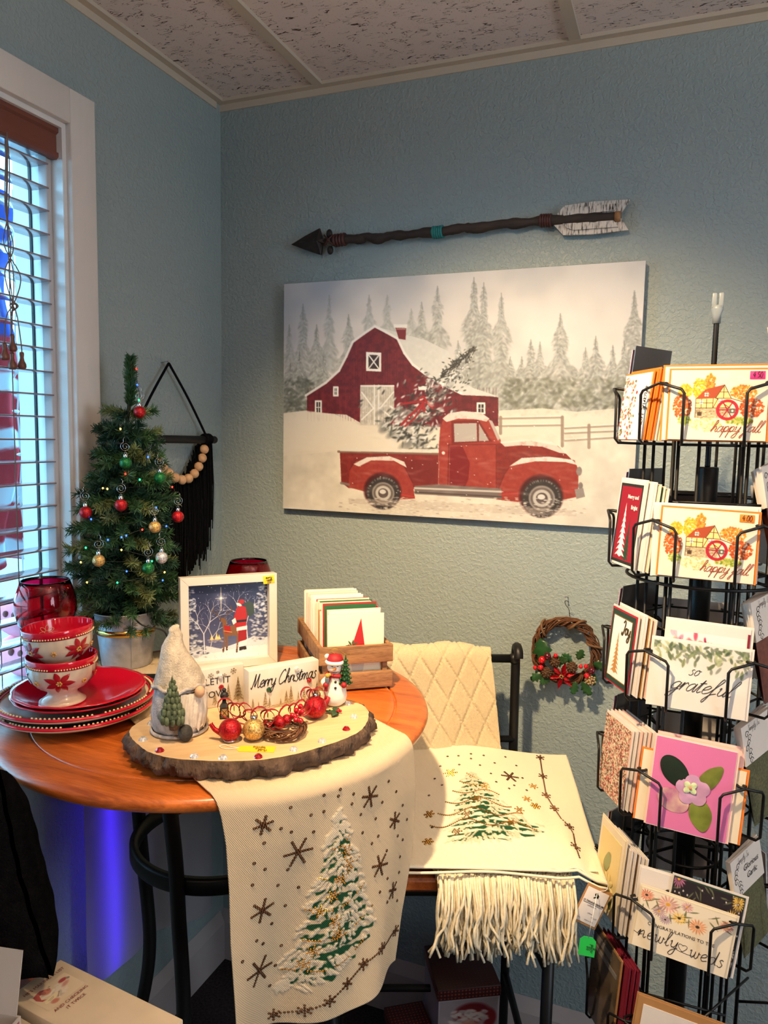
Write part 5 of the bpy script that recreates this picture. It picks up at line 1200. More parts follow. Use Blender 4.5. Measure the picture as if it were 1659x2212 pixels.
EC = [mat('envelope_white', (236,230,220), .75), mat('envelope_cream', (238,226,198), .75), mat('envelope_red', (176,28,36), .7), mat('envelope_green', (40,96,56), .7), mat('envelope_kraft', (176,138,96), .8), mat('card_blush', (226,196,186), .75)]
g = np.random.default_rng(14); ncr = 34
cw_, ch_ = .108, .146
crM = Matrix.Translation((c0.x, c0.y, TZ+.0062)) @ Matrix.Rotation(ca, 4, 'Z')
cardme = {}
for k in range(ncr):
    y = .026+(CDp-.05)*k/ncr+.001*g.normal(); x = CWd/2-.008*(k/ncr)+.003*g.normal(); h = ch_+.004*g.normal()-(.010 if 2 < k < 9 else 0); 
    red = k in (3, 8, 14, 19) ; ci = 2 if k in (2,3,14) else 3 if k in (11,) else 4 if k in (7,8) else int(g.choice([0,0,0,1,1,5]))
    if k == 0: continue
    t = thing('greeting_card', {2:'red envelope greeting card standing in the wooden crate', 3:'dark green envelope greeting card standing in the wooden crate', 4:'kraft envelope greeting card standing in the wooden crate', 5:'blush envelope greeting card standing in the wooden crate', 1:'cream envelope greeting card standing in the wooden crate', 0:'white envelope greeting card standing in the wooden crate'}[ci], 'card', tuple(crM @ Vector((x, y, 0))), 0, 'cards in the crate', rot=(R(-3.5), 0, ca))
    part('envelope', MB().box(-cw_/2, cw_/2, 0, .0016, .0, h), EC[ci], t)
    part('card', MB().box(-cw_/2+.003, cw_/2-.002, -.0016, -.0001, .0015, h-.003), EC[int(g.choice([0,1,1,5,2,3,0]))] if k % 3 else EC[1], t)
t = thing('greeting_card', 'cream greeting card with red gnome hat at the front of the crate', 'card', tuple(crM @ Vector((CWd/2+.003, .0135, 0))), rot=(R(-3), 0, ca))
part('card', MB().bbox(-.056,.056,0,.0022,0,.140,.0004), EC[1], t)
def flat(pts, off=.0005):
    return MB().add([(x, -off, z) for x, z in pts], [tuple(range(len(pts)))])
part('hat_print', flat([(-.012,.062),(-.006,.085),(.004,.115),(.010,.132),(.0115,.118),(.016,.085),(.019,.062)][::-1]), mat('print_red', (176,32,36), .6), t)
m = MB()
for k in range(6):
    an = k*1.05; m.add([(-.010,-.0008,.072),(-.010+.006*math.cos(an-.35),-.0008,.072+.006*math.sin(an-.35)),(-.010+.012*math.cos(an),-.0008,.072+.012*math.sin(an)),(-.010+.006*math.cos(an+.35),-.0008,.072+.006*math.sin(an+.35))], [(0,1,2,3)])
part('flower_print', m, mat('print_dark_red', (140,20,30), .6), t)
m = MB()
for k in range(5):
    an = .6+k*.8; m.add([(-.008,-.0006,.078),(-.008+.007*math.cos(an-.3),-.0006,.078+.007*math.sin(an-.3)),(-.008+.014*math.cos(an),-.0006,.078+.014*math.sin(an)),(-.008+.007*math.cos(an+.3),-.0006,.078+.007*math.sin(an+.3))], [(0,1,2,3)])
part('leaf_print', m, mat('print_green', (70,90,56), .6), t)
part('beard_print', flat([(-.012,.058),(.018,.058),(.014,.03),(.004,.016),(-.008,.03)][::-1], .0004), mat('print_grey_white', (206,196,180), .6), t)
part('boots_print', flat([(-.010,.012),(-.010,.004),(.016,.004),(.016,.012)][::-1], .0005), mat('print_brown', (92,66,48), .6), t)

# ================================================================ wall: canvas, arrow, wreath, macrame
CX0, CX1, CZ1, CZ0, CTH = .203, 1.067, 1.886, 1.317, .022
HM = np.array([0.000755751,0.000003355,-0.012842479,0.000064829,0.000982927,-0.143119436,0.000125871,-0.000029742,1]).reshape(3,3)
def canvas_print():
    w, h = 600, 396
    def T(p):
        q = np.c_[p, np.ones(len(p))] @ HM.T; return q[:, :2]/q[:, 2:]*np.array([w, h])
    pa = Paint(w, h, (224,214,200), T); g = np.random.default_rng(4)
    n1 = vnoise(w, h, 7, 5, 1); n2 = vnoise(w, h, 26, 17, 2)
    yy = np.linspace(0, 1, h)[:, None]+0*n1
    sky = np.array((226,215,203))[None, None]*(1-.10*(n1[..., None]-.5)*2); gr = np.array((196,196,198)); 
    k = np.clip((n1-.45)*1.6, 0, .6)[..., None]*np.clip(1.2-yy*1.6, 0, 1)[..., None]; sky = sky*(1-k)+gr*k
    snow = np.array((226,212,192))[None, None]*(1-.09*(n2[..., None]-.5)*2)*(1-.06*(n1[..., None]-.5)*2)
    m = np.clip((yy-.55)*18, 0, 1)[..., None]; pa.a = sky*(1-m)+snow*m
    def tree(x, y0, y1, wd, dk):
        L_ = y1-y0; n = int(36+L_*wd/260); hz = np.array((204,200,192)); dk = dk*.9; wd *= 1.3
        for ps in range(3):
            for i in range(n if ps == 0 else n//2):
                t = ((i+g.random())/(n if ps == 0 else n//2))**.85; y = y0+L_*t; hw = wd*.5*(.05+.95*t)*(.75+.35*math.sin(t*17+x)); u = g.uniform(-1, 1)*(1 if ps else .85)
                c = [np.array((134,134,122)), np.array((84,84,74)), np.array((200,200,188))][ps]; dd = dk*(.62+.38*t); c = c*dd+hz*(1-dd); c = c*g.uniform(.93,1.07)
                ang = (.8 if u > 0 else math.pi-.8)+g.normal()*.3; sz = [1.5, 1.0, .9][ps]
                pa.blob(x+u*hw, y+abs(u)*wd*.10, (7+15*t)*sz*g.uniform(.7,1.3), (4+6*t)*sz, ang, tuple(c), [.6,.55,.6][ps], 1.1)
        pa.line([(x, y0-6), (x+g.normal()*2, y0+L_*.12)], 4.5, tuple(np.array((112,112,102))*dk+hz*(1-dk)), .7)
    for a in [(215,200,520,70,.35),(100,240,700,150,.5),(40,330,700,120,.5),(390,200,420,80,.35),(470,200,470,110,.4),(575,260,430,70,.4),(620,230,430,70,.6),(690,160,560,150,.62),(850,122,640,210,.78),(893,145,640,150,.7),(970,190,690,190,.62),(300,285,640,150,.62),(160,330,700,170,.66),(85,450,710,150,.9),(45,500,710,110,.92),(190,470,660,120,.85),(1010,470,700,130,.8),(1060,470,700,130,.85),(1100,395,700,150,.85),(1140,405,700,130,.75),(1230,280,700,210,.75),(1340,430,700,150,.8),(1385,380,700,190,.82),(1460,420,700,150,.85),(1555,180,700,220,.78),(1510,400,700,160,.85),(780,400,640,130,.7)]: tree(*a)
    for i in range(420): pa.blob(970+g.random()*620, 560+g.random()*130, 20, 10, g.normal()*.7, tuple(np.array((98,98,84))*(1 if g.random() < .6 else 1.55)), .5, 1.1)
    for i in range(160): pa.blob(20+g.random()*130, 560+g.random()*140, 18, 9, g.normal()*.7, tuple(np.array((80,82,72))*(1 if g.random() < .6 else 1.5)), .5, 1.1)
    pa.poly([(0,715),(120,700),(300,735),(350,765),(480,770),(700,760),(960,765),(960,700),(1150,690),(1300,705),(1480,690),(1640,700),(1640,760),(0,900)], (228,214,194), .9, .4)
    # fence
    fc = (150,130,114)
    for l in [[(962,735),(1238,730)],[(962,768),(1238,764)],[(1250,778),(1480,766)],[(1250,832),(1480,818)],[(1250,800),(1480,790)]]: pa.line(l, 9, fc, .75); pa.line([(x, y-6) for x, y in l], 4, (240,232,218), .7)
    for x, y0, y1 in ((1238,728,855),(1355,764,862),(967,730,800)): pa.line([(x,y0),(x,y1)], 14, fc, .9)
    # barn
    red = (118,34,42); rd2 = (92,24,34)
    front = [(118,632),(200,580),(258,528),(290,466),(318,402),(368,366),(415,335),(465,360),(515,388),(545,450),(580,500),(640,545),(705,582),(790,622),(957,642),(957,768),(700,772),(480,765),(350,752),(290,718),(118,706)]
    pa.poly(front, red, 1, 1.2, 3, rd2)
    for i in range(62): x = 122+i*13.5+g.normal()*2; pa.line([(x, 480 if 300 < x < 540 else 600), (x+g.normal()*2, 745)], 2.2, (84,22,30) if g.random() < .6 else (136,48,54), .5); 
    for i in range(20): x = 320+i*10; pa.line([(x, 400+abs(x-415)*.55), (x, 600)], 2.2, (84,22,30), .45)
    pa.poly([(415,330),(520,358),(640,392),(738,440),(762,500),(772,560),(850,602),(958,638),(800,632),(720,592),(640,543),(585,500),(545,450),(515,386),(465,357)], (224,218,206), 1, .3, 5, (200,196,188))
    pa.line([(112,634),(200,578),(258,525),(290,463),(318,399),(368,362),(415,330),(465,356),(515,384),(545,448),(582,498),(640,542),(705,580),(795,625)], 9, (236,230,220), .95)
    pa.poly([(505,335),(553,335),(550,390),(520,385)], (120,40,46)); pa.poly([(498,322),(558,322),(556,338),(500,336)], (236,228,216)); pa.line([(512,342),(548,342)], 6, (190,150,140), .7)
    pa.poly([(377,443),(443,446),(443,529),(377,526)], (238,232,222)); pa.poly([(387,455),(434,457),(434,518),(387,516)], (58,44,46)); pa.line([(388,456),(433,517)], 5, (230,224,214)); pa.line([(433,457),(388,516)], 5, (230,224,214))
    pa.poly([(352,588),(500,588),(500,735),(480,762),(350,764)], (214,204,190), 1, .8, 7, (178,168,154))
    for i in range(14): x = 358+i*10.5; pa.line([(x,594),(x+1,752)], 1.8, (150,140,126), .6)
    for p in ([(413,590),(413,760)],[(432,590),(432,760)],[(358,620),(410,690)],[(358,740),(410,690)],[(496,620),(438,690)],[(496,735),(438,690)],[(355,592),(498,592)]): pa.line(p, 6, (236,230,218), .9)
    for x, y, ww, hh in ((232,594,24,44),(152,655,31,62),(862,664,38,52),(606,592,40,18)):
        pa.poly([(x,y),(x+ww,y),(x+ww,y+hh),(x,y+hh)], (236,230,220))
        if hh > 20: pa.poly([(x+7,y+8),(x+ww-7,y+8),(x+ww-7,y+hh-8),(x+7,y+hh-8)], (60,48,50)); pa.line([(x+ww/2,y+8),(x+ww/2,y+hh-8)], 3, (230,224,214)); pa.line([(x+7,y+hh/2),(x+ww-7,y+hh/2)], 3, (230,224,214))
    pa.poly([(10,712),(110,700),(240,716),(330,760),(420,800),(700,800),(700,860),(10,880)], (230,217,198), .85, .5)
    # cut fir in the truck bed
    for i in range(120):
        t = g.random()**.6; cx = 845-330*t; cy = 440+395*t; sp = 18+120*t; u = g.normal()*.45; pa.blob(cx+u*sp*.85, min(865, cy+u*sp*.75), 10+24*t, 7+11*t, math.pi-.6, (128,126,120) if g.random() < .6 else (186,182,176), .75, 1.3)
    for i in range(520):
        t = g.random()**.7; cx = 845-330*t; cy = 430+400*t; sp = 22+150*t; u = g.normal()*.5; x = cx+u*sp*.85; y = min(868, cy+u*sp*.75)
        f = g.random(); c = (52,52,48) if f < .38 else (96,98,90) if f < .6 else (214,208,200) if f < .86 else (240,235,228); pa.blob(x, y, 6+12*t, 3+4*t, math.pi-.6+g.normal()*.6, c, .8, 1.6)
    for i in range(60): t = g.random(); pa.line([(700+140*t+g.normal()*10, 560-125*t+g.normal()*8), (715+140*t+g.normal()*14, 540-125*t)], 4, (56,54,50), .8)
    for l, ww in (([(530,672),(590,662),(625,660)],9),([(532,762),(570,722),(625,672)],11),([(548,768),(590,732),(628,680)],8),([(628,665),(632,700)],13),([(640,660),(668,690)],10),([(605,648),(630,640),(640,660)],9)): pa.line(l, ww, (160,36,40), .95)
    pa.blob(660,672,20,12,.5,(200,160,150),.7)
    # truck
    tr = (146,46,40); td = (112,34,34); tl = (166,64,54)
    pa.poly([(262,882),(695,892),(695,1040),(590,1045),(300,1040),(268,1015)], tr, 1, .5, 9, td)
    pa.line([(255,880),(695,890)], 9, (120,90,76), .9); pa.poly([(262,860),(400,868),(695,868),(695,886),(262,878)], (228,218,202), .9, .4)
    pa.poly([(310,920),(685,915),(688,1020),(560,1020),(545,950),(310,950)], td, .55)
    pa.poly([(696,850),(702,775),(722,722),(790,706),(880,712),(918,738),(968,830),(965,1062),(696,1062)], tr, 1, .5, 10, tl)
    pa.poly([(950,845),(1100,832),(1220,856),(1270,905),(1302,942),(1300,1010),(950,1062)], tr, 1, .5, 11, td)
    pa.poly([(745,858),(800,856),(832,930),(826,1000),(805,1050),(742,1050)], (112,16,24), .75)
    pa.line([(740,850),(735,1052)], 4, (86,26,28), .8); pa.line([(948,850),(948,1055)], 4, (96,30,30), .7); pa.line([(738,850),(945,848)], 4, (96,30,30), .7)
    pa.poly([(750,745),(872,742),(930,835),(752,848)], (120,38,36)); pa.poly([(762,757),(862,755),(864,834),(765,838)], (182,170,160)); pa.poly([(872,757),(916,832),(872,834)], (176,164,154)); pa.poly([(914,740),(930,745),(966,822),(955,832)], (186,170,160))
    pa.poly([(712,735),(740,712),(800,702),(880,708),(918,735),(905,748),(860,738),(780,735),(730,750)], (228,218,204), .95, .3)
    pa.poly([(965,838),(1080,826),(1190,836),(1262,890),(1225,885),(1150,858),(1060,852),(985,858)], (230,220,204), .9, .4)
    for p in ([(300,1036),(305,960),(330,920),(400,902),(500,908),(545,945),(580,1015),(592,1086),(530,1090),(380,1058)],[(948,1090),(960,1040),(985,978),(1022,925),(1100,903),(1230,903),(1292,920),(1310,962),(1306,1078),(1250,1090),(1050,1102)]): pa.poly(p, tr, 1, .5, 12, tl); pa.line(p[1:7], 4, (98,30,30), .7)
    pa.poly([(322,935),(380,905),(480,900),(545,925),(555,950),(500,920),(400,918),(345,945)], (232,222,208), .95, .3); pa.poly([(1005,945),(1060,908),(1180,902),(1280,915),(1308,940),(1250,925),(1120,922),(1050,935)], (232,222,208), .95, .3)
    pa.poly([(590,1030),(690,1024),(970,1042),(972,1088),(590,1066)], (120,104,98)); pa.line([(590,1040),(970,1056)], 7, (220,210,198), .85); pa.line([(590,1058),(970,1078)], 5, (70,58,56), .85)
    pa.line([(380,1048),(590,1078)], 4, (210,60,54), .8); pa.line([(960,1068),(1300,1050)], 4, (210,60,54), .7)
    for cx, cy, r in ((452,1062,78),(1148,1085,92)):
        pa.blob(cx-4, cy-10, r*1.12, r*1.08, 0, (74,26,28), 1, 8); pa.blob(cx, cy, r, r*.97, 0, (56,50,50), 1, 10); pa.blob(cx, cy, r*.66, r*.64, 0, (150,138,130), 1, 10); pa.blob(cx, cy, r*.57, r*.55, 0, (104,92,88), 1, 10); pa.blob(cx, cy, r*.46, r*.44, 0, (196,186,174), 1, 8); pa.blob(cx, cy, r*.30, r*.29, 0, (92,78,76), 1, 8); pa.blob(cx-2, cy-6, r*.2, r*.14, 0, (216,208,198), 1, 5)
        for i in range(60): an = g.random()*6.28; pa.blob(cx+r*.85*math.cos(an), cy+r*.85*math.sin(an), 6, 3, an, (150,140,134), .5)
    pa.blob(1312,966,14,22,0,(140,124,116),1,5); pa.blob(1318,1030,12,18,0,(126,112,106),1,4); pa.poly([(1292,1045),(1330,1040),(1338,1078),(1300,1088)], (150,136,128)); pa.blob(716,886,9,9,0,(226,214,200)); pa.line([(268,1018),(300,1024)], 10, (130,116,108), .9)
    pa.poly([(300,1085),(900,1110),(1300,1140),(1300,1165),(700,1140),(300,1105)], (192,172,156), .5, .8)
    for i in range(300): x = 260+g.random()*1080; pa.blob(x, 1080+g.random()*90, 10, 3, 0, (236,224,206) if g.random() < .7 else (170,152,138), .6)
    for i in range(70): pa.blob(270+g.random()*1030, 700+g.random()*380, 3, 2.4, 0, (240,232,222), .8)
    for i in range(260): pa.blob(g.random()*1600, 780+g.random()*380, 40, 9, g.normal()*.2, (236,226,210) if g.random() < .6 else (208,192,172), .12, 1)
    pa.a *= np.array((.88,.93,1.0)); return pa
cv = thing('canvas_print', 'large canvas print of red truck and barn in snow on the wall', 'canvas', ((CX0+CX1)/2, 0, (CZ0+CZ1)/2))
part('canvas_body', MB().bbox(-(CX1-CX0)/2, (CX1-CX0)/2, -CTH, -.004, -(CZ1-CZ0)/2, (CZ1-CZ0)/2, .0015), mat('canvas_wrap', (206,194,182), .8, var=.1, scale=20), cv)
part('painted_face', printmesh('painted_face', canvas_print(), CX1-CX0, CZ1-CZ0), cmat('matte_canvas_paint', .5, .35, .25, 700), cv, (0,-CTH-.0004,0))

# arrow
ar = thing('rustic_arrow', 'long rustic carved wooden arrow with birch fletching on the wall', 'wall arrow', (.63,-.02,1.983)); AO = Vector((.63,-.02,1.983))
STK_ = mat('dark_bark_stick', (52,42,38), .75, var=.4, scale=50, bump=.8, bscale=140, bdist=.003, stretch=(.3,1,1))
IRN = mat('dark_bronze_arrowhead', (46,38,36), .5, .3, var=.3, scale=60, bump=.8, bscale=90, bdist=.003)
def A(x, z, y=-.02): return Vector((x, y, z))-AO
sh = [(.335,1.982),(.374,1.984),(.41,1.981),(.425,1.986),(.456,1.978),(.49,1.983),(.524,1.981),(.57,1.983),(.607,1.981),(.64,1.984),(.67,1.986),(.70,1.983),(.757,1.987),(.80,1.985),(.837,1.987),(.88,1.985),(.94,1.983),(1.008,1.981)]
pts = smoothpath([A(x, z) for x, z in sh], 4); g = np.random.default_rng(6)
part('shaft', MB().tube(pts, [.0105+.0012*math.sin(i*.9)+.0008*g.normal() for i in range(len(pts))], 12), STK_, ar)
hd = MB(); o_ = [(.222,1.982),(.262,2.000),(.301,2.015),(.305,2.002),(.308,1.99),(.318,1.99),(.320,1.976),(.309,1.975),(.307,1.962),(.305,1.951),(.262,1.966)]
n = len(o_); hd.add([tuple(A(x, z, -.016)) for x, z in o_]+[tuple(A(x, z, -.022)) for x, z in o_]+[tuple(A(.23,1.982,-.026)), tuple(A(.3,1.982,-.036))], [tuple(range(n))]+[(i,(i+1)%n,n+(i+1)%n,n+i) for i in range(n)]+[(n+0,n+1,2*n),(n+1,2*n+1,2*n)]+[(n+i,n+i+1,2*n+1) for i in range(1,n-1)]+[(2*n-1,n,2*n),(2*n-1,2*n,2*n+1)])
part('arrowhead', hd, IRN, ar)
part('lobe', MB().ball(A(.327,2.000), .010, 12, 8, sq=(.8,.7,1.1)), IRN, ar); part('lobe', MB().ball(A(.330,1.961), .010, 12, 8, sq=(.8,.7,1.1)), IRN, ar)
LTH = mat('brown_leather_lace', (72,36,32), .5, var=.2, scale=90); TEAL = mat('teal_cord', (32,122,122), .6, var=.2, scale=90)
def coils(x0, x1, n, r, m_, nm):
    for k in range(n):
        x = x0+(x1-x0)*(k+.5)/n; z = np.interp(x, [p[0] for p in sh], [p[1] for p in sh])
        part(nm, MB().tube([A(x+.001*math.sin(a), z+r*math.cos(a), -.02+r*math.sin(a)) for a in np.linspace(0,6.28,18,endpoint=False)], (x1-x0)/n*.55, 6, closed=True), m_, ar)
coils(.340,.372,4,.0115,LTH,'lace_wrap'); coils(.594,.620,5,.0120,TEAL,'teal_wrap'); coils(.842,.868,5,.0120,LTH,'lace_wrap')
for s in (1,-1):
    part('lace_cross', MB().tube([A(.318,1.982+s*.013,-.030),A(.330,1.982,-.034),A(.342,1.982-s*.012,-.030)], .0022, 6), LTH, ar)
BIR = mat('birch_bark_white', (216,208,200), .75, var=0, col2=(52,44,40), scale=70, contrast=2.2, bias=.08, stretch=(4.2,1,.8), detail=6, bump=.6, bscale=120)
def fletch(s):
    z = lambda v: 1.983+s*v
    big = [(.872,z(.008)),(.880,z(.016)),(.893,z(.031)),(.955,z(.034)),(1.029,z(.031)),(1.022,z(.020)),(1.014,z(.006))]; sml = [(.892,z(.008)),(.902,z(.018)),(.915,z(.023)),(1.008,z(.024)),(.998,z(.010))]
    for P_, y0, y1, nm in ((big,-.016,-.021,'feather'),(sml,-.0215,-.026,'inner_feather')):
        n = len(P_); m = MB().add([tuple(A(x, q, y0)) for x, q in P_]+[tuple(A(x, q, y1)) for x, q in P_], [tuple(range(n)), tuple(range(2*n-1,n-1,-1))]+[(i,(i+1)%n,n+(i+1)%n,n+i) for i in range(n)]); part(nm, m, BIR, ar)
fletch(1); fletch(-1)
part('nock', MB().tube([A(1.000,1.981),A(1.012,1.981)], .0112, 12), mat('pale_cut_wood', (150,110,74), .7, var=.3, scale=120), ar)

# vine wreath on the wall
wr = thing('vine_wreath', 'grapevine wreath with holly, pine cones and red poinsettia hanging on the wall', 'wreath', (.9385,-.027,1.030), rot=(R(90),0,0))
vine_ring(wr, .068, .0125, 26, 9, .0016, 1.1)
WV = mat('thick_vine', (112,80,52), .7, var=.3, scale=70)
for a0, sp in ((75,30),(20,24),(140,26)):
    P_ = []
    for i in range(14):
        t = i/13; a = R(a0+sp*(t-.5)); p = math.pi*1.3*t-.3; P_.append(((.068+.0155*math.cos(p))*math.cos(a), (.068+.0155*math.cos(p))*math.sin(a), .0155*math.sin(p)))
    part('wrapped_vine', MB().tube(P_, .0028, 6), WV, wr)
def wl(x, y, ang, L_, w, n=4, z=.017, nm='leaf'):
    o = part(nm, holly_leaf(L_, w, n), LEAF, wr, (x, y, z), (R(8),R(-12),R(ang))); o.modifiers.new('thick','SOLIDIFY').thickness = .0006
wl(-.055,.028,-75,.055,.024,3); wl(-.022,-.020,15,.034,.012); wl(-.045,-.052,215,.034,.012); wl(.018,-.020,140,.03,.012); wl(.03,-.012,70,.028,.011); wl(.062,-.016,-5,.032,.013); wl(.060,-.030,-80,.036,.013); wl(.040,-.06,-50,.036,.013); wl(-.03,-.055,230,.03,.011); wl(.0,-.02,200,.03,.011); wl(.028,-.062,-100,.03,.011)
CON = mat('pine_cone_brown', (84,58,38), .7, var=.4, scale=200); CNT = mat('pine_cone_tips', (176,150,110), .6)
for x, y in ((-.020,-.022),(-.038,-.050),(.018,-.030),(.060,-.053)):
    c = part('pine_cone', MB().ball((x,y,.020), .010, 12, 8), CON, wr); m = MB()
    for k in range(34):
        ph = k*2.4; th_ = math.acos(1-1.5*k/34); d = Vector((math.sin(th_)*math.cos(ph), math.sin(th_)*math.sin(ph), math.cos(th_))); m.ball(Vector((x,y,.020))+d*.0110, .0028, 6, 4, sq=(1,1,.5))
    part('cone_scales', m, CNT if x > .05 else CON, c)
for x, y, r, d in ((-.048,-.020,.0078,0),(-.050,-.038,.006,0),(-.063,-.040,.0048,0),(-.018,-.006,.0048,0),(.038,-.024,.0046,0),(.049,-.022,.0048,0),(.052,-.043,.006,0),(-.036,-.010,.0085,1),(.062,-.030,.0082,1)):
    part('berry', MB().ball((x,y,.026), r, 14, 10, sq=(1,1.1,1)), mat('dark_berry_lacquer', (84,10,26), .15, coat=.7) if d else mat('bright_berry_lacquer', (206,20,34), .15, coat=.7), wr)
for ring_, L_, n_, z_ in ((0,.034,6,.020),(1,.021,5,.026)):
    for k in range(n_):
        an = 6.28*k/n_+.3+ring_*.6; vs = [(0,0,0)]+[(L_*.5*math.cos(an-.33), L_*.5*math.sin(an-.33), .004),(L_*math.cos(an), L_*math.sin(an), .001),(L_*.5*math.cos(an+.33), L_*.5*math.sin(an+.33), .004)]
        o = part('petal', MB().add([(x-.003, y-.052, z+z_) for x, y, z in vs], [(0,1,2),(0,2,3)]), RG2, wr); o.modifiers.new('thick','SOLIDIFY').thickness = .0008
m = MB()
for k in range(6): m.ball((-.003+.0035*math.cos(k), -.052+.0035*math.sin(k), .029), .0018, 6, 5)
part('flower_centre', m, GLT['gold'], wr)
part('wire_hook', MB().tube(smoothpath([(.006,.082,.004),(.004,.098,.006),(-.003,.108,.008),(-.005,.116,.010),(-.001,.119,.014),(.004,.117,.014)], 5), .0008, 5), mat('dark_steel_wire', (70,62,58), .35, .8), wr)
nl = thing('wall_nail', 'thin steel nail above the vine wreath', 'nail', (.935,0,1.149)); part('shank', MB().tube([(0,0,0),(-.002,-.024,.005)], .0011, 6), SILV, nl); part('nail_head', MB().ball((-.002,-.0245,.005), .0022, 8, 6), SILV, nl)
n2 = thing('wall_nail', 'small bare nail high on the wall above the card rack', 'nail', (1.309,0,2.085)); part('shank', MB().tube([(0,0,0),(.0,-.016,.004)], .0012, 6), BKM, n2); part('nail_head', MB().ball((0,-.0165,.004), .0022, 8, 6), BKM, n2)

# macrame hanging on the window wall
mc = thing('macrame_hanging', 'black macrame wall hanging with wooden beads behind the small tree', 'wall hanging', (.0,-.25,1.49)); MO = Vector((0,-.25,1.49))
BLK = mat('black_cotton_cord', (12,12,16), .85, var=.4, scale=120, spec=.1); DOW = mat('black_painted_dowel', (20,20,24), .55)
def mq(y, z, x=.03): return Vector((x, y, z))-MO
part('dowel', MB().tube([mq(-.425,1.493),mq(-.079,1.491)], .0095, 14), DOW, mc); part('dowel_cap', MB().ball(mq(-.079,1.491), .0098, 12, 8), DOW, mc)
part('nail', MB().tube([(.0,0,.182),(.026,0,.187)], .0012, 6), SILV, mc)
for y in (-.110,-.392): part('hanging_cord', MB().tube(smoothpath([mq(-.25,1.671,.022),mq(-.25+(y+.25)*.5,1.59,.026),mq(y,1.497,.030)], 6), .0030, 6), BLK, mc)
for y in (-.103,-.112,-.121,-.385,-.394): part('knot', MB().tube([mq(y, 1.492+.0115*math.cos(a), .03+.0115*math.sin(a)) for a in np.linspace(0,6.28,14,endpoint=False)], .0042, 6, closed=True), BLK, mc)
BEA = wood_mat('natural_wood_bead', (196,148,104), (222,178,134), .5, (60,60,60), 0, .05)
bd = [(-.128,1.467),(-.137,1.445),(-.152,1.424),(-.170,1.407),(-.194,1.396),(-.220,1.394),(-.246,1.400),(-.270,1.412),(-.292,1.428),(-.312,1.450)]
for y, z in bd: part('bead', MB().ball(mq(y, z, .034), .0118, 16, 12), BEA, mc)
part('bead_cord', MB().tube(smoothpath([mq(-.115,1.49,.034)]+[mq(y, z, .034) for y, z in bd]+[mq(-.33,1.488,.034)], 3), .0022, 6), BLK, mc)
g = np.random.default_rng(17); m = MB()
for k in range(420):
    u = (k+g.random())/420; y = -.425+.342*u; s = abs(y+.253)/.17
    top = 1.480 if s > .72 else 1.385+.10*max(0, (s-.15)/.57)**1.6; bot = 1.135+.115*max(0, s-.12)+(.03 if s > .93 else 0)+.010*math.sin(k*.31)+.012*g.normal(); x = .012+.018*g.random()
    dy = .004*g.normal(); P_ = [mq(y*1.0, top, x), mq(y+dy*.4, (top+bot)/2, x+.004), mq(y+dy, bot, x+.003*g.random())]; m.tube(P_, .0013, 4, cap=False)
part('fringe', m, BLK, mc, kind='stuff')

# white sheet hanging on the wall under the table, lit from behind by an added blue strip
WS = mat('white_vinyl_sheet', (186,180,186), .55)
_nt = WS.node_tree; _tl = _nt.nodes.new('ShaderNodeBsdfTranslucent'); _tl.inputs[0].default_value = (.6,.6,.65,1); _mx = _nt.nodes.new('ShaderNodeMixShader'); _mx.inputs[0].default_value = .4
_nt.links.new(_nt.nodes['Principled BSDF'].outputs[0], _mx.inputs[1]); _nt.links.new(_tl.outputs[0], _mx.inputs[2]); _nt.links.new(_mx.outputs[0], _nt.nodes['Material Output'].inputs[0])
def sheet(u, v):
    y = -.590+.510*u; z = .80-(.80-(.352-.15*u-.012*math.sin(u*9)))*v; return (.010+.010*v*abs(math.sin(u*5+.4))+.050*(1-u)**2+.003*math.sin(u*23+v*6)*v, y, z)
ws = link('hanging_sheet', MB().grid(sheet, 60, 40).mesh('hanging_sheet'), WS); 
tag(ws, 'white fabric sheet hanging on the wall under the table in blue glow', 'sheet')
# ================================================================ spinner card rack
RCX, RCY, RA = 1.20, -.38, .128
TIER = [1.508, 1.300, 1.095, .900, .683, .470]
rk = thing('card_spinner_rack', 'black wire spinner rack full of greeting cards before the wall', 'rack', (RCX, RCY, 0))
part('pole', MB().lathe([(.0175,.03),(.0175,1.466),(.0165,1.468),(.0001,1.468)], 24), BKM, rk)
part('threaded_rod', MB().lathe([(.0042+.0003*(i % 2), 1.468+.0025*i) for i in range(96)], 10), BKM, rk)
CP = mat('frosted_clear_plastic', (214,224,228), .25, trans=.55)
m = MB(); m.lathe([(.0062,1.700),(.0066,1.714),(.009,1.722),(.009,1.728),(.0001,1.728)], 14)
for s in (-1,1): m.bbox(s*.005-.0036, s*.005+.0036, -.006, .006, 1.724, 1.748, .0015)
part('sign_clip', m, CP, rk)
part('base', MB().lathe([(.0001,.03),(.02,.03),(.20,.012),(.205,0),(.0001,0)], 40), BKM, rk)
WR = .0023
def colM(k):
    a = R(60*k); n = Vector((math.sin(a), -math.cos(a), 0)); ex = Vector((math.cos(a), math.sin(a), 0)); return n, ex
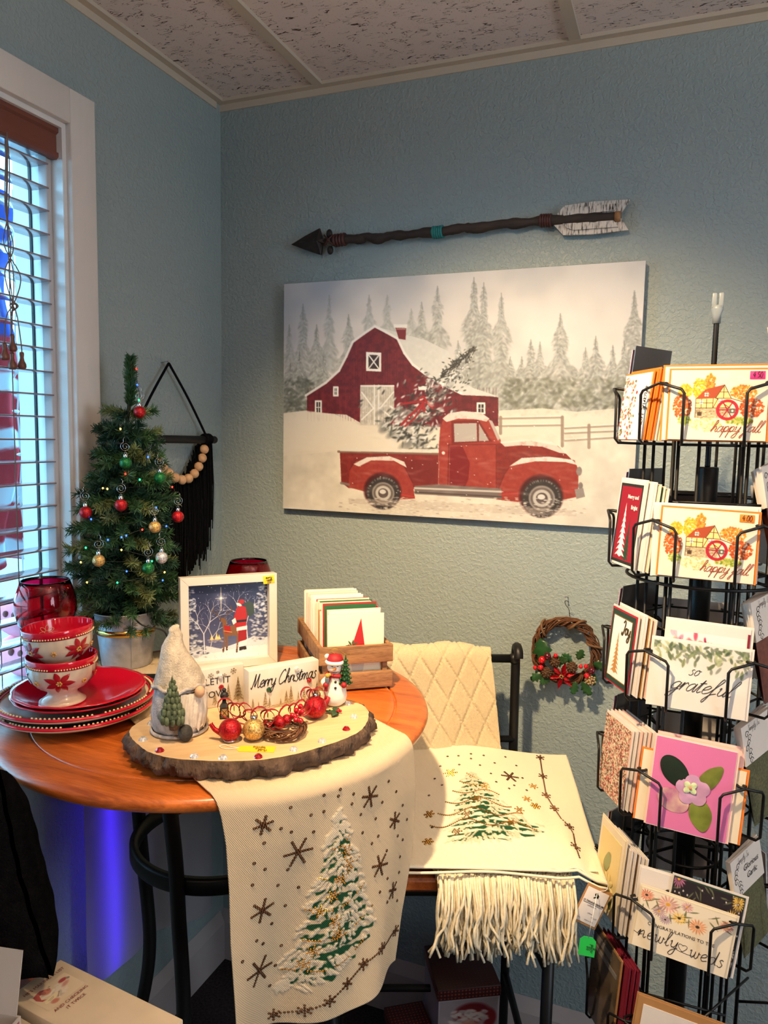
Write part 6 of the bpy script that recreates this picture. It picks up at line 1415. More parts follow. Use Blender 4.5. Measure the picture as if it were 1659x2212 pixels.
for k in range(6):
    n, ex = colM(k); Pn = lambda u, v, z: ex*u+n*v+Vector((0,0,z))
    for u in (-.046, -.016, .046): part('upright', MB().tube([Pn(u, RA-.040, .10), Pn(u, RA-.040, 1.60 if abs(u) > .03 else 1.56)], WR*1.15, 6), BKM, rk)
    for ti, z in enumerate(TIER):
        if k in (2, 3, 4) and ti == 5: continue
        for s in (-1, 1):
            P_ = [Pn(s*.048, RA-.040, z+.082), Pn(s*.078, RA-.004, z+.088), Pn(s*.076, RA+.006, z+.088), Pn(s*.046, RA+.016, z+.078), Pn(s*.042, RA+.017, z+.072), Pn(s*.042, RA+.016, z+.004), Pn(s*.042, RA+.010, z-.003), Pn(s*.044, RA-.040, z-.004)]
            part('pocket_wire', MB().tube(P_, WR, 6), BKM, rk)
        part('back_wire', MB().tube([Pn(-.075, RA-.037, z+.115), Pn(.075, RA-.037, z+.115)], WR*.9, 6), BKM, rk)
        part('shelf_wire', MB().tube([Pn(-.046, RA-.040, z-.004), Pn(.046, RA-.040, z-.004)], WR*.9, 6), BKM, rk)
for z in (1.285, .79, .30):
    part('hoop', MB().tube([(.118*math.cos(t), .118*math.sin(t), z) for t in np.linspace(0,2*math.pi,40,endpoint=False)], WR*1.2, 6, closed=True), BKM, rk)
    part('hoop', MB().tube([(.060*math.cos(t), .060*math.sin(t), z+.015) for t in np.linspace(0,2*math.pi,30,endpoint=False)], WR*1.1, 6, closed=True), BKM, rk)
    for k in range(6): a = R(60*k+30); part('spoke', MB().tube([(.016*math.cos(a), .016*math.sin(a), z+.02), (.118*math.cos(a), .118*math.sin(a), z)], WR*1.2, 6), BKM, rk)
PAP = {'white': mat('paper_white', (218,212,210), .7), 'cream': mat('paper_cream', (224,212,190), .7), 'orange': mat('paper_orange', (226,122,44), .7), 'pink': mat('paper_pink', (206,112,166), .7), 'blush': mat('paper_blush', (240,196,186), .7), 'kraft': mat('paper_kraft', (168,124,78), .8),
       'grey': mat('sleeved_grey_card', (96,90,88), .25, coat=.6), 'red': mat('paper_crimson', (170,28,48), .7), 'green': mat('paper_dark_green', (36,62,50), .7), 'maroon': mat('paper_maroon', (120,22,48), .7), 'lilac': mat('sleeved_lilac_card', (196,160,180), .25, coat=.6), 'clear': mat('sleeved_pale_card', (206,204,210), .2, coat=.8), 'brown': mat('paper_brown', (110,82,58), .8), 'dark': mat('sleeved_dark_photo', (52,46,44), .2, coat=.8, var=.5, scale=18, col2=(120,104,84))}
def place(k, ti, u, d, dz=0, tilt=6, roll=0):
    n, ex = colM(k); p = Vector((RCX, RCY, 0))+n*(RA+.010-d)+ex*u; return (p.x, p.y, TIER[ti]+.003+dz), (R(-tilt), R(roll), R(60*k))
def rcard(k, ti, u, d, w, h, col, label, group=None, env=None, dz=0, tilt=6, roll=0, th=.0014):
    loc, rot = place(k, ti, u, d, dz, tilt, roll); t = thing('greeting_card', label, 'card', loc, 0, group, rot=rot)
    part('card', MB().box(-w/2, w/2, 0, th, 0, h), PAP[col], t)
    if env: part('envelope', MB().box(-w/2-.003, w/2+.004, th+.0002, th+.0016, -.001, h+.003), PAP[env], t)
    return t
def pr(t, pa, w, h, name='print', rough=.55): return part('print', printmesh('print', pa, w, h), cmat('card_print', .55, .3), t, (0,-.0003,h/2))
# ---- prints
def mill():
    pa = Paint(230, 178, (224,214,198)); g = np.random.default_rng(1); c = lambda x, y: ((x-782)/835, (y-765)/610)
    def leafy(x0, x1, y0, y1, cols, n=150, r=13):
        for i in range(n):
            a = g.random()*6.28; q = g.random()**.5; x = (x0+x1)/2+(x1-x0)/2*q*math.cos(a); y = (y0+y1)/2+(y1-y0)/2*q*math.sin(a); u, v = c(x, y); pa.blob(u, v, r/835*g.uniform(.6,1.3), r/610*g.uniform(.5,1), g.random()*3, cols[g.integers(len(cols))], .85, 2)
    for i in range(20): u, v = c(960+g.random()*560, 800+g.random()*110); pa.blob(u, v, .05, .02, 0, (206,214,226), .3, 1)
    O = [(214,116,30),(230,140,40),(196,96,30),(236,160,60)]; Yl = [(242,178,40),(246,196,66),(232,156,36),(224,140,40)]; Rs = [(196,84,30),(176,70,30),(214,106,40),(160,64,30)]
    leafy(855,970,890,1010,Yl); leafy(980,1085,840,1010,Yl); leafy(1085,1170,800,950,O); leafy(810,980,985,1185,Rs,220); leafy(1300,1520,900,1020,O,180); leafy(1380,1585,1010,1175,Rs,220)
    pa.line([c(925,1150),c(925,1240)], .014, (110,66,40)); pa.line([c(1460,1130),c(1455,1220)], .012, (110,66,40)); pa.line([c(1300,1010),c(1440,1050)], .008, (110,66,40))
    leafy(865,980,1170,1250,[(140,160,60),(170,180,84),(110,136,50)],70); leafy(1270,1500,1175,1240,[(150,164,60),(110,136,46),(176,180,84)],130); leafy(960,1240,1180,1300,[(206,190,130),(222,206,160),(190,176,116)],130,12)
    P = lambda *q: [c(*i) for i in q]
    pa.poly(P((1012,1015),(1310,1010),(1312,1095),(1012,1100)), (240,206,140)); pa.poly(P((1180,1010),(1250,895),(1312,1012)), (240,206,140)); pa.poly(P((1008,1020),(1090,935),(1252,893),(1178,1012)), (158,70,44)); pa.poly(P((1075,985),(1105,945),(1135,985)), (214,100,56))
    pa.poly(P((1010,1098),(1300,1092),(1290,1185),(1015,1185)), (176,160,130))
    for i in range(90): u, v = c(1015+g.random()*280, 1100+g.random()*85); pa.blob(u, v, .012, .010, 0, (130,116,92) if g.random() < .5 else (206,192,160), .8)
    for l in [((1012,1015),(1012,1180)),((1060,1020),(1060,1095)),((1105,1020),(1105,1095)),((1160,1015),(1160,1095)),((1012,1055),(1160,1052)),((1180,1012),(1250,897)),((1250,897),(1312,1012)),((1180,1012),(1312,1012)),((1215,958),(1285,958)),((1246,900),(1246,1012)),((1190,1015),(1300,1092)),((1012,1098),(1305,1094)),((1165,1090),(1200,1015))]: pa.line([c(*q) for q in l], .007, (84,54,38))
    for x, y, w, h in ((1045,1030,30,36),(1205,1020,60,36),(1085,965,34,32),(1030,1130,38,36)): pa.poly(P((x,y),(x+w,y),(x+w,y+h),(x,y+h)), (214,226,226) if y < 1100 else (80,64,50)); pa.line(P((x+w/2,y),(x+w/2,y+h)), .005, (60,44,36)); pa.line(P((x,y+h/2),(x+w,y+h/2)), .005, (60,44,36))
    for q in range(48):
        a = q/48*6.28; u, v = c(1285+82*math.cos(a), 1112+78*math.sin(a)); pa.blob(u, v, .020, .024, 0, (170,32,54), 1, 3)
    for q in range(6): a = q*1.05; pa.line([c(1285,1112), c(1285+80*math.cos(a), 1112+76*math.sin(a))], .012, (150,28,48))
    pa.poly(P((1300,1100),(1350,1098),(1352,1140),(1300,1142)), (96,96,92)); pa.blob(*c(1328,1120), .014, .018, 0, (226,226,220))
    for i in range(14): u, v = c(970+g.random()*150, 1205+g.random()*85); pa.blob(u, v, .02, .014, 0, (230,214,176), .8); 
    return pa
MILL = printmesh('print', mill(), .139, .107)
def mill_card(ti, u, price, stk, label, roll, dz):
    t = rcard(0, ti, u, 0, .139, .107, 'cream', label, None, 'orange', dz, 7, roll); t.scale = (.95,1,.97)
    link('print', MILL, cmat('card_print', .55, .3), t, (0,-.0003,.107/2))
    part('lettering', script('happy fall', .0175, .05, .45, -.03), mat('print_rust_ink', (150,72,52), .6), t, (.026,-.0005,.0125))
    s = part('price_sticker', MB().bbox(-.0105,.0105,-.0004,0,-.006,.006,.0001), mat('sticker_'+stk, {'pink': (240,40,130), 'orange': (250,130,30)}[stk], .5), t, (.0535,-.0006,.0985)); part('lettering', script(price, .0085, .1, .1, 0), INK, s, (0,-.0008,-.0035)); return t
mill_card(0, .004, '4.50', 'pink', 'happy fall watermill card with pink price sticker, topmost on the rack', .3, .001)
mill_card(1, .001, '4.00', 'orange', 'happy fall watermill card with orange price sticker, second tier of the rack', 1.5, .001)
rcard(0, 0, .001, .006, .143, .111, 'white', 'white card tucked behind the topmost happy fall card', env='orange', tilt=7)
rcard(0, 1, -.002, .006, .142, .110, 'white', 'white card tucked behind the second tier happy fall card', env='white', tilt=7)
def foliage():
    pa = Paint(180, 140, (218,213,210)); g = np.random.default_rng(2)
    for i in range(26): pa.blob(g.random(), .35+.3*g.random(), .16, .12, 0, (222,228,226), .25, 1)
    cols = [(96,112,84),(136,150,112),(168,178,136),(70,88,72),(120,130,120)]
    for i in range(120):
        x = g.random(); y = abs(g.normal())*.11*(1+.6*math.sin(x*7)**2)+.02; pa.blob(x, y, .052*g.uniform(.6,1.2), .026, g.uniform(.4,2.7), cols[g.integers(5)], .8, 2.2)
    for x, y, a in ((.08,.26,1.5),(.33,.30,1.7),(.27,.2,2.2),(.62,.30,2.3),(.86,.25,1.4),(.93,.36,1.6),(.18,.22,1.2)):
        pa.blob(x, y, .06, .03, a, cols[g.integers(3)], .95, 3); pa.line([(x-.05*math.cos(a), y-.07*math.sin(a)), (x+.05*math.cos(a), y+.07*math.sin(a))], .004, (90,90,76))
    return pa
t = rcard(0, 2, .0, 0, .138, .104, 'white', 'white so grateful card with green leaves on the third rack tier', env='white', tilt=7, roll=2.2); pr(t, foliage(), .136, .102)
part('lettering', script('so', .018, .045, .5), INK, t, (-.008,-.0006,.055)); part('lettering', script('grateful', .026, .035, .6, .0), INK, t, (.002,-.0006,.030))
def peony(seed, bg=(246,236,226)):
    pa = Paint(150, 110, bg); g = np.random.default_rng(seed)
    for cx, cy, col, r in ((.18,.35,(226,70,110),.2),(.12,.15,(238,120,150),.14),(.34,.2,(214,50,90),.15),(.68,.3,(240,170,130),.17),(.86,.3,(236,130,110),.15),(.48,.16,(150,30,80),.08),(.5,.6,(236,150,170),.2),(.8,.75,(230,90,130),.2)):
        for i in range(24): a = g.random()*6.28; q = g.random()*r; pa.blob(cx+q*math.cos(a), cy+q*math.sin(a)*1.2, r*.42, r*.3, a, tuple(np.clip(np.array(col)*g.uniform(.85,1.18), 0, 255)), .6, 2)
        for i in range(9): a = g.random()*6.28; pa.line([(cx, cy), (cx+.05*math.cos(a), cy+.06*math.sin(a))], .008, (50,30,30), .8)
    for i in range(14): pa.blob(g.random(), .1+.8*g.random(), .05, .02, g.random()*3, (150,170,100), .7, 2)
    return pa
t = rcard(0, 2, .008, .008, .118, .134, 'white', 'pink peony card standing behind the so grateful card', env='white', tilt=7, roll=2); pr(t, peony(5), .108, .118); part('red_strip', MB().box(.055,.0585,-.0006,0,.0,.126), PAP['maroon'], t)
# pink pressed-flower card
t = rcard(0, 3, -.004, 0, .116, .140, 'pink', 'bright pink card with pressed leaves and lilac flower on the rack', env='blush', tilt=7, roll=4)
part('border', MB().box(-.0585,.0585,.0001,.0013,-.0008,.1408), PAP['white'], t)
def ell(cx, cz, rx, rz, a, n=28, pointy=0, off=.0009):
    P_ = []
    for k in range(n):
        q = 6.28*k/n; r = 1+pointy*max(0, math.cos(q))**6; x = rx*r*math.cos(q); z = rz*math.sin(q); P_.append((cx+x*math.cos(a)-z*math.sin(a), -off-.0006*math.cos(q*3), cz+x*math.sin(a)+z*math.cos(a)))
    m = MB().add(P_+[(cx,-off-.0012,cz)], [(n, k, (k+1)%n) for k in range(n)], True); return m
part('dark_leaf', ell(-.026,.091,.027,.018,R(-48)), mat('pressed_dark_leaf', (26,40,30), .5, var=.3, scale=60), t); part('leaf', ell(.024,.090,.024,.0125,R(55),pointy=.2), mat('pressed_olive_leaf', (104,112,46), .5, var=.3, scale=60), t)
part('leaf', ell(.018,.034,.023,.0165,R(-75),pointy=.15), mat('pressed_green_leaf', (116,128,54), .5, var=.25, scale=50), t); part('petal', ell(-.023,.046,.024,.018,R(-20)), mat('pressed_petal', (226,200,176), .6, var=0, col2=(150,40,130), scale=28), t)
for k in range(5): a = 6.28*k/5+.4; part('flower_petal', ell(.003+.014*math.cos(a), .068+.013*math.sin(a), .0115, .0115, a, off=.002), mat('lilac_petal', (190,146,186), .7, var=.1, scale=60), t)
for k in range(4): a = 6.28*k/4+.8; part('inner_petal', ell(-.001+.0065*math.cos(a), .072+.006*math.sin(a), .0052, .0046, a, 14, off=.0042), mat('pale_mint_petal', (196,214,170), .7), t)
part('flower_centre', MB().ball((-.001,-.006,.072), .0022, 8, 6), mat('coral_bead', (230,130,110), .4), t)
rcard(0, 3, -.004, .006, .150, .112, 'cream', 'cream card edged in orange standing behind the pink flower card', env='orange', tilt=7, roll=4)
rcard(0, 3, .004, .010, .120, .142, 'blush', 'blush card standing behind the pink flower card', env='blush', tilt=7, roll=3)
# newlyweds
def garden(seed, bg, dark=False):
    pa = Paint(180, 140, bg); g = np.random.default_rng(seed)
    F = [(.06,.10,.09,(222,110,74)),(.30,.14,.13,(214,150,140)),(.22,.30,.08,(170,130,140)),(.44,.30,.09,(236,186,80)),(.64,.34,.11,(222,140,90)),(.93,.18,.08,(222,140,130)),(.5,.08,.07,(206,140,150)),(.30,.40,.07,(150,120,150))]
    if dark: F = [(g.random(), g.random(), .07+.05*g.random(), [(214,120,80),(196,120,160),(230,190,90),(210,200,190)][g.integers(4)]) for i in range(9)]
    for i in range(50 if dark else 26):
        x = g.random(); y = g.random() if dark else .05+.3*g.random(); a = g.random()*3; pa.blob(x, y, .06, .014, a, (96,104,66) if not dark else (110,116,84), .8, 2.5); pa.line([(x, y), (x+.08*math.cos(a), y+.09*math.sin(a))], .004, (80,84,60))
    for cx, cy, r, col in F:
        for k in range(16): a = 6.28*k/16; pa.blob(cx+r*.6*math.cos(a), cy+r*.7*math.sin(a), r*.45, r*.13, a, tuple(np.clip(np.array(col)*g.uniform(.85,1.15), 0, 255)), .85, 2)
        pa.blob(cx, cy, r*.25, r*.28, 0, (222,160,60) if g.random() < .6 else (70,50,40))
    if dark:
        for i in range(60): pa.blob(g.random(), g.random(), .012, .014, 0, (214,208,206), .9, 4)
    return pa
t = rcard(0, 4, -.004, 0, .140, .098, 'cream', 'cream newly weds congratulations card with garden flowers on the rack', env='cream', tilt=5, roll=7, dz=.004); pr(t, garden(4, (238,226,206)), .138, .096)
part('lettering', type_text('CONGRATULATIONS TO THE', .0074), INK, t, (-.002,-.0006,.041)); part('lettering', script('newly', .024, .04, .15, .05), INK, t, (-.033,-.0006,.018)); part('lettering', script('weds', .024, .04, .15, .05), INK, t, (.040,-.0006,.014))
m = MB(); hp_ = [(.0045+.0065*math.sin(a)**3, .0235+.0055*(math.cos(a)-.35*math.cos(2*a)-.15*math.cos(3*a))) for a in np.linspace(0,6.28,30)]; ribbon(m, hp_, .0008); ribbon(m, [(-.012,.020),(.0,.0165),(.012,.0155),(.022,.016)], .0008); ribbon(m, [(-.070,.024),(-.062,.021),(-.056,.023)], .0008); part('lettering', m, INK, t, (0,-.0003,0))
t = rcard(0, 4, .022, .007, .105, .128, 'green', 'dark floral card behind the newly weds card', env='white', tilt=6, roll=7); pr(t, garden(9, (44,38,44), True), .103, .126)
rcard(0, 4, -.010, .010, .132, .128, 'white', 'white envelope standing behind the newly weds card', env='white', tilt=6, roll=5)
t = rcard(0, 5, -.002, 0, .138, .128, 'kraft', 'kraft framed card with red flower at the foot of the rack', env='kraft', tilt=5, roll=6); part('mount', MB().box(-.060,.060,-.001,0,.006,.116), PAP['white'], t); part('red_flower', ell(.004,.094,.016,.013,0,off=.0018), mat('print_coral_red', (206,80,70), .6), t)
# ---- left column (k=-1): cards angled to the window
def sprigs():
    pa = Paint(90, 150, (240,238,234)); g = np.random.default_rng(6)
    for i in range(80):
        x = .55*g.random()**1.3; y = g.random(); f = g.random(); pa.blob(x, y, .05, .022, g.random()*3, (214,120,84) if f < .45 else (96,96,66) if f < .8 else (170,60,60), .9, 2.5)
    for i in range(24): x = .5*g.random(); y = g.random(); pa.line([(x, y), (x+.15*g.normal(), y+.08*g.normal())], .012, (90,80,60))
    return pa
t = rcard(-1, 0, -.006, 0, .088, .106, 'white', 'thank you card with orange sprigs at the top of the rack', env='orange', tilt=7); pr(t, sprigs(), .086, .104); part('lettering', script('thank you', .0165, .06, .2), INKB, t, (.030,-.0006,.052), (0,R(90),0))
for i in range(4): rcard(-1, 0, -.001+.002*i, .006+.004*i, .092, .110-.002*i, ['orange','orange','white','cream'][i], ['orange envelope card behind the thank you card','second orange envelope behind the thank you card','white card stacked behind the thank you card','cream card hindmost behind the thank you card'][i], env=['orange','orange','white','cream'][i], tilt=7)
def fircard(bg, fir, fir2, border, inner):
    pa = Paint(90, 150, border); g = np.random.default_rng(7); pa.poly([(.06,.04),(.94,.04),(.94,.96),(.06,.96)], bg)
    for cx, y0, y1, w, col in ((.62,.48,.95,.34,fir2),(.36,.30,.94,.5,fir)):
        for i in range(9):
            t = i/9; y = y0+(y1-y0)*t; hw = w*.5*(.12+.88*t); pa.poly([(cx, y-.06), (cx+hw, y+.045), (cx+hw*.4, y+.035), (cx, y+.06), (cx-hw*.5, y+.03), (cx-hw, y+.05)], col, .95)
    return pa
t = rcard(-1, 1, -.010, 0, .084, .142, 'white', 'red Merry and Bright card with white fir on the rack', env='white', tilt=6); part('print', printmesh('print', fircard((150,28,48), (240,240,240), (40,70,52), (40,44,42), 0), .076, .132), cmat('card_print', .55, .3), t, (0,-.0003,.070))
m = part('lettering', type_text('Merry and', .0088, bold=.0004), PAP['white'], t, (.010,-.0006,.112)); part('lettering', type_text('Bright', .0088, bold=.0004), PAP['white'], t, (.018,-.0006,.095))
for i in range(4): rcard(-1, 1, .004+.004*i, .006+.005*i, .090, .140-.003*i, ['white','cream','green','cream'][i], ['white card right behind the Merry and Bright card','cream card behind the Merry and Bright card','dark green card behind the Merry and Bright card','cream card hindmost behind the Merry and Bright card'][i], env=['white','cream','cream','white'][i], tilt=6)
t = rcard(-1, 2, -.008, 0, .086, .128, 'red', 'white and gold Joy card with red border on the rack', env='white', tilt=5)
part('green_mat', MB().box(-.040,.040,-.0006,0,.003,.125), PAP['green'], t); part('gold_mat', MB().box(-.0335,.0335,-.001,-.0005,.011,.117), mat('gold_foil', (190,150,90), .25, .8), t); part('print', printmesh('print', fircard((238,236,232), (186,130,70), (238,236,232), (238,236,232), 0), .064, .103), cmat('card_print', .55, .3), t, (0,-.0013,.064))
part('lettering', script('Joy', .022, .12, .1, -.03), mat('dark_gold_letter', (92,72,40), .4, .5), t, (.016,-.0018,.092))
for i in range(3): rcard(-1, 2, .002+.004*i, .007+.006*i, .090, .132-.003*i, ['white','kraft','blush'][i], ['white card behind the gold Joy card','tan card behind the gold Joy card','blush card hindmost behind the gold Joy card'][i], env=['white','cream','white'][i], tilt=5)
def ditsy():
    pa = Paint(130, 190, (214,196,168)); g = np.random.default_rng(8); C_ = [(150,52,58),(196,84,84),(222,206,180),(70,64,52),(112,104,72),(226,150,130),(236,226,206),(120,40,44)]
    for i in range(2600): pa.blob(g.random(), g.random(), .022*g.uniform(.5,1.3), .012*g.uniform(.5,1.3), g.random()*3, C_[g.integers(8)], .9, 2.5)
    return pa
t = rcard(-1, 3, -.010, 0, .092, .132, 'blush', 'ditsy red floral notebook card on the rack', env='white', tilt=5); pr(t, ditsy(), .092, .132)
for i in range(5): rcard(-1, 3, -.006+.004*i, .005+.005*i, .094, .134+.001*i, 'white', ['white card directly behind the ditsy floral card','white card second behind the ditsy floral card','white card third behind the ditsy floral card','white card fourth behind the ditsy floral card','white card hindmost behind the ditsy floral card'][i], 'white cards behind the ditsy floral card', env='blush' if i % 2 else 'white', tilt=5)
t = rcard(-1, 4, -.012, 0, .088, .148, 'cream', 'cream embossed card with pale flower beside the pillow corner', env='cream', tilt=5, dz=.01)
part('mount', MB().box(-.036,.036,-.0008,0,.008,.135), mat('paper_straw', (226,206,150), .7), t)
for k in range(9): a = 6.28*k/9; part('petal', ell(.006+.012*math.cos(a), .045+.014*math.sin(a), .012, .005, a, 14, off=.002), mat('pale_yellow_petal', (232,214,150), .6), t)
part('leaf', ell(-.004,.085,.020,.010,R(70),off=.0014), mat('pale_sage_leaf', (150,158,112), .6), t); part('leaf', ell(.018,.028,.014,.008,R(-60),off=.0014), mat('print_green', (70,90,56), .6), t)
for i in range(5): rcard(-1, 4, -.004+.004*i, .006+.005*i, .088, .146-.002*i, ['white','white','brown','white','cream'][i], ['white card right behind the pale flower card','second white card behind the pale flower card','brown card behind the pale flower card','white card further behind the pale flower card','cream card hindmost behind the pale flower card'][i], env='white', tilt=5)
t = rcard(-1, 5, -.010, 0, .100, .162, 'dark', 'dark sleeved photo card low on the rack', env='kraft', tilt=4); 
for z0, z1, x1 in ((.140,.152,.020),(.124,.132,.044)): part('title_strip', MB().box(-.046,x1,-.001,-.0002,z0,z1), mat('print_grey_strip', (120,118,116), .4), t)
for i in range(3): rcard(-1, 5, .004+.005*i, .008+.006*i, .098, .16, 'maroon', ['front','middle','rear'][i]+' maroon envelope behind the dark photo card', 'maroon envelopes low on the rack', env='maroon', tilt=4)
# ---- right column (k=1): header-card mix bags
KR = [mat('brown_spice_mix', (112,58,40), .6, var=.3, scale=120, coat=.5), mat('green_herb_mix', (86,84,52), .6, var=.5, scale=260, coat=.5), mat('pale_mix', (176,150,120), .6, var=.3, scale=120, coat=.5)]
HD = mat('header_card_paper', (226,216,206), .6)
for ti, (n_, cm, nm) in enumerate([(2,2,'white card'),(4,0,'spice mix'),(4,0,'red spice mix'),(3,1,'herb mix'),(2,1,'garlic mix')]):
    for i in range(n_):
        loc, rot = place(1, ti, .016+.010*i-.004*ti, .004+.006*i, .02, 8, -8-2*i); ord_ = ['front', 'second', 'third', 'rear'][i]
        lb = 'Glorious Garlic dip mix packet with header card, front one low on the rack' if (ti == 4 and i == 0) else f'{["pale","brown spice","red spice","green herb","green garlic"][ti]} packet with header card, {ord_} of its pocket'
        t = thing('mix_packet', lb, 'packet', loc, 0, None, rot=rot)
        m = MB(); m.grid(lambda u, v: (-.045+.09*u, -.004*math.sin(math.pi*u)*math.sin(math.pi*min(1,v+.1)), .105*v), 10, 10); m.grid(lambda u, v: (.045-.09*u, .004*math.sin(math.pi*u)*math.sin(math.pi*min(1,v+.1)), .105*v), 10, 10); part('bag', m, KR[cm], t)
        part('header_card', MB().box(-.047,.047,-.0022,.0022,.098,.160), HD, t)
        m = MB(); g = np.random.default_rng(ti*7+i)
        for k in range(7):
            x0, z0 = -.038+.012*g.random(), .102+.05*k/7; q = [(x0+.006*math.cos(a)*(1-a/9), z0+.006*math.sin(a)*(1-a/9)) for a in np.linspace(0,7,16)]; ribbon(m, q, .0010, .0026)
        part('scroll_print', m, INKB, t)
        part('lettering', script('Simply Su', .009, .06, .3), mat('grey_ink', (120,112,108), .6), t, (-.010,-.0024,.148))
        if ti == 4: part('lettering', type_text('Glorious\nGarlic', .0135, shear=.3, space=1.1), INK, t, (.010,-.0026,.130))
# ---- columns turned to the wall (seen from behind)
for ti in range(5):
    for i in range(2): rcard(-2, ti, .004*i-.004, .002+.008*i, .104, .150+.006*i, ['clear','grey'][i], [['pale sleeved card turned away','dark sleeved card turned away'][i]+f', {["topmost","second","third","fourth","lowest"][ti]} tier near the canvas'][0], env='grey' if i else 'lilac', tilt=6)
for ti, (c1, w, h) in enumerate([('white',.10,.10),('kraft',.135,.115),('clear',.13,.12),('white',.12,.10),('white',.13,.115)]):
    rcard(3, ti, .0, .004, w, h, c1, f'{["small white","brown kraft","pale sleeved","plain white","wide white"][ti]} card turned to the wall behind the rack pole', env='grey' if ti in (1,) else 'white', tilt=6)
for ti in range(1, 5): rcard(2, ti, 0, .004, .10, .13, ['','grey','kraft','grey','white'][ti], f'{["","grey","kraft","dark grey","white"][ti]} card turned to the wall at the far side of the rack', env='white', tilt=6)

# ================================================================ tags on the pillow cover
tgp = Vector((1.072,-.487,.760))
pt = thing('pillow_tag', 'white and kraft O Tannenbaum hang tag on the pillow corner', 'tag', tgp, rot=(R(-6),R(24),R(18)))
part('backing', MB().bbox(-.022,.022,.0005,.0012,-.066,.002,.0002), PAP['kraft'], pt); part('card', MB().bbox(-.019,.019,-.0006,.0004,-.062,-.003,.0002), PAP['white'], pt)
part('lettering', type_text('O TANNENBAUM', .0046, bold=.0001), INKB, pt, (0,-.001,-.027)); part('lettering', type_text('collection', .0042), INK, pt, (0,-.001,-.033)); part('lettering', type_text('pillow', .0034), INK, pt, (.002,-.001,-.045)); part('lettering', type_text('12" x 22"', .0030), INK, pt, (.011,-.001,-.050)); part('lettering', type_text('white', .0028), INK, pt, (-.013,-.001,-.057)); part('lettering', type_text('made in china', .0028), INK, pt, (.005,-.001,-.057))
m = MB(); ribbon(m, [(-.017,-.0288),(.017,-.0288)], .0007, .001); part('rule', m, INKB, pt)
m = MB()
for s in (0,1): ribbon(m, [(.003*math.sin(a*1.0)*(1-2*s), -.010-.0016*a+.002*s) for a in np.linspace(0,5,14)], .0022, .001)
part('logo', m, INKB, pt)
part('string', MB().tube(smoothpath([(0,0,-.004),(.010,-.001,.004),(.006,.0,.016),(-.008,.0,.022)], 5), .0005, 4), _M['white_string'], pt)
gp = thing('green_price_tag', 'bright green handwritten price tag hanging under the pillow tag', 'tag', (1.060,-.520,.693), rot=(0,R(4),R(10)))
m = MB(); m.prism([(-.013,-.034),(.013,-.034),(.013,-.006),(.007,0),(-.007,0),(-.013,-.006)], -.0004, .0004, Matrix(((1,0,0,0),(0,0,1,0),(0,1,0,0),(0,0,0,1)))); part('card', m, mat('neon_green_card', (40,196,84), .6), gp)
for k, s in enumerate(('pillow', '$16')): part('lettering', script(s, .0062, .09, .1), INK, gp, (.006-.007*k,-.0008,-.019), (0,R(90),0))
part('string', MB().tube([(0,0,-.002),(.002,0,.03),(.008,.022,.066)], .0006, 4), _M['white_string'], gp)

# ================================================================ boxes on the floor under the stool
GB = mat('dark_red_dotted_lid', (66,22,24), .5)
def dotlid():
    m = bpy.data.materials.new('brown_plaid_dot_paper'); m.use_nodes = True; nt = m.node_tree; N = nt.nodes; L = nt.links; b = N['Principled BSDF']; b.inputs['Roughness'].default_value = .4
    tc = N.new('ShaderNodeTexCoord'); ck = N.new('ShaderNodeTexVoronoi'); ck.inputs['Scale'].default_value = 125; ck.inputs['Randomness'].default_value = 0; L.new(tc.outputs['Object'], ck.inputs['Vector'])
    rp = N.new('ShaderNodeValToRGB'); rp.color_ramp.elements[0].position = .28; rp.color_ramp.elements[1].position = .42; rp.color_ramp.elements[0].color = (*s2l((150,66,56)), 1); rp.color_ramp.elements[1].color = (*s2l((58,24,22)), 1)
    L.new(ck.outputs['Distance'], rp.inputs[0]); L.new(rp.outputs[0], b.inputs['Base Color']); return m
DL = dotlid(); BXS = mat('grey_lilac_box_paper', (166,156,164), .5, var=.15, scale=14)
ba = math.atan2(.072,.122)
gb = thing('gift_box', 'tall gift box with dotted brown lid and bearded face print under the stool', 'box', (.752,-.158,0), ba)
part('body', MB().box(-.069,.069,-.071,.071,0,.285), BXS, gb); part('lid', MB().bbox(-.072,.072,-.074,.074,.275,.301,.0015), DL, gb)
def face():
    pa = Paint(120, 120, (150,140,146)); g = np.random.default_rng(3)
    pa.blob(.56,.26,.36,.22,0,(110,26,34),1,4); pa.blob(.86,.36,.14,.2,0,(120,28,36),1,3)
    for i in range(70): pa.blob(.2+.6*g.random(), .26+.1*g.random()+.08*math.sin(g.random()*6), .08, .035, .3*g.normal(), (206,198,194) if g.random() < .7 else (160,150,150), .8, 1.8)
    pa.blob(.5,.62,.28,.28,0,(186,132,112),1,3)
    for x in (.37,.64): pa.blob(x,.57,.07,.03,0,(230,220,214)); pa.blob(x,.575,.03,.028,0,(40,30,30)); pa.blob(x-.01,.50,.12,.035,.2 if x > .5 else -.2,(214,206,200),1,2)
    pa.blob(.51,.68,.07,.09,0,(196,120,104)); 
    for i in range(160): a = g.random()*3.4-.15; pa.blob(.5+.36*math.cos(a)*g.uniform(.5,1), .76+.25*math.sin(a)*g.uniform(.2,1), .07, .02, a, (222,216,212) if g.random() < .75 else (170,162,164), .75, 1.8)
    return pa
part('face_print', printmesh('face_print', face(), .132, .132), cmat('card_print', .55, .3), gb, (0,-.0714,.205))
sb = thing('small_box', 'small dark red dotted box beside the tall gift box', 'box', (.648,-.218,0), ba+.1); part('body', MB().box(-.045,.045,-.045,.045,0,.165), DL, sb); part('lid', MB().bbox(-.047,.047,-.047,.047,.155,.178,.001), DL, sb)

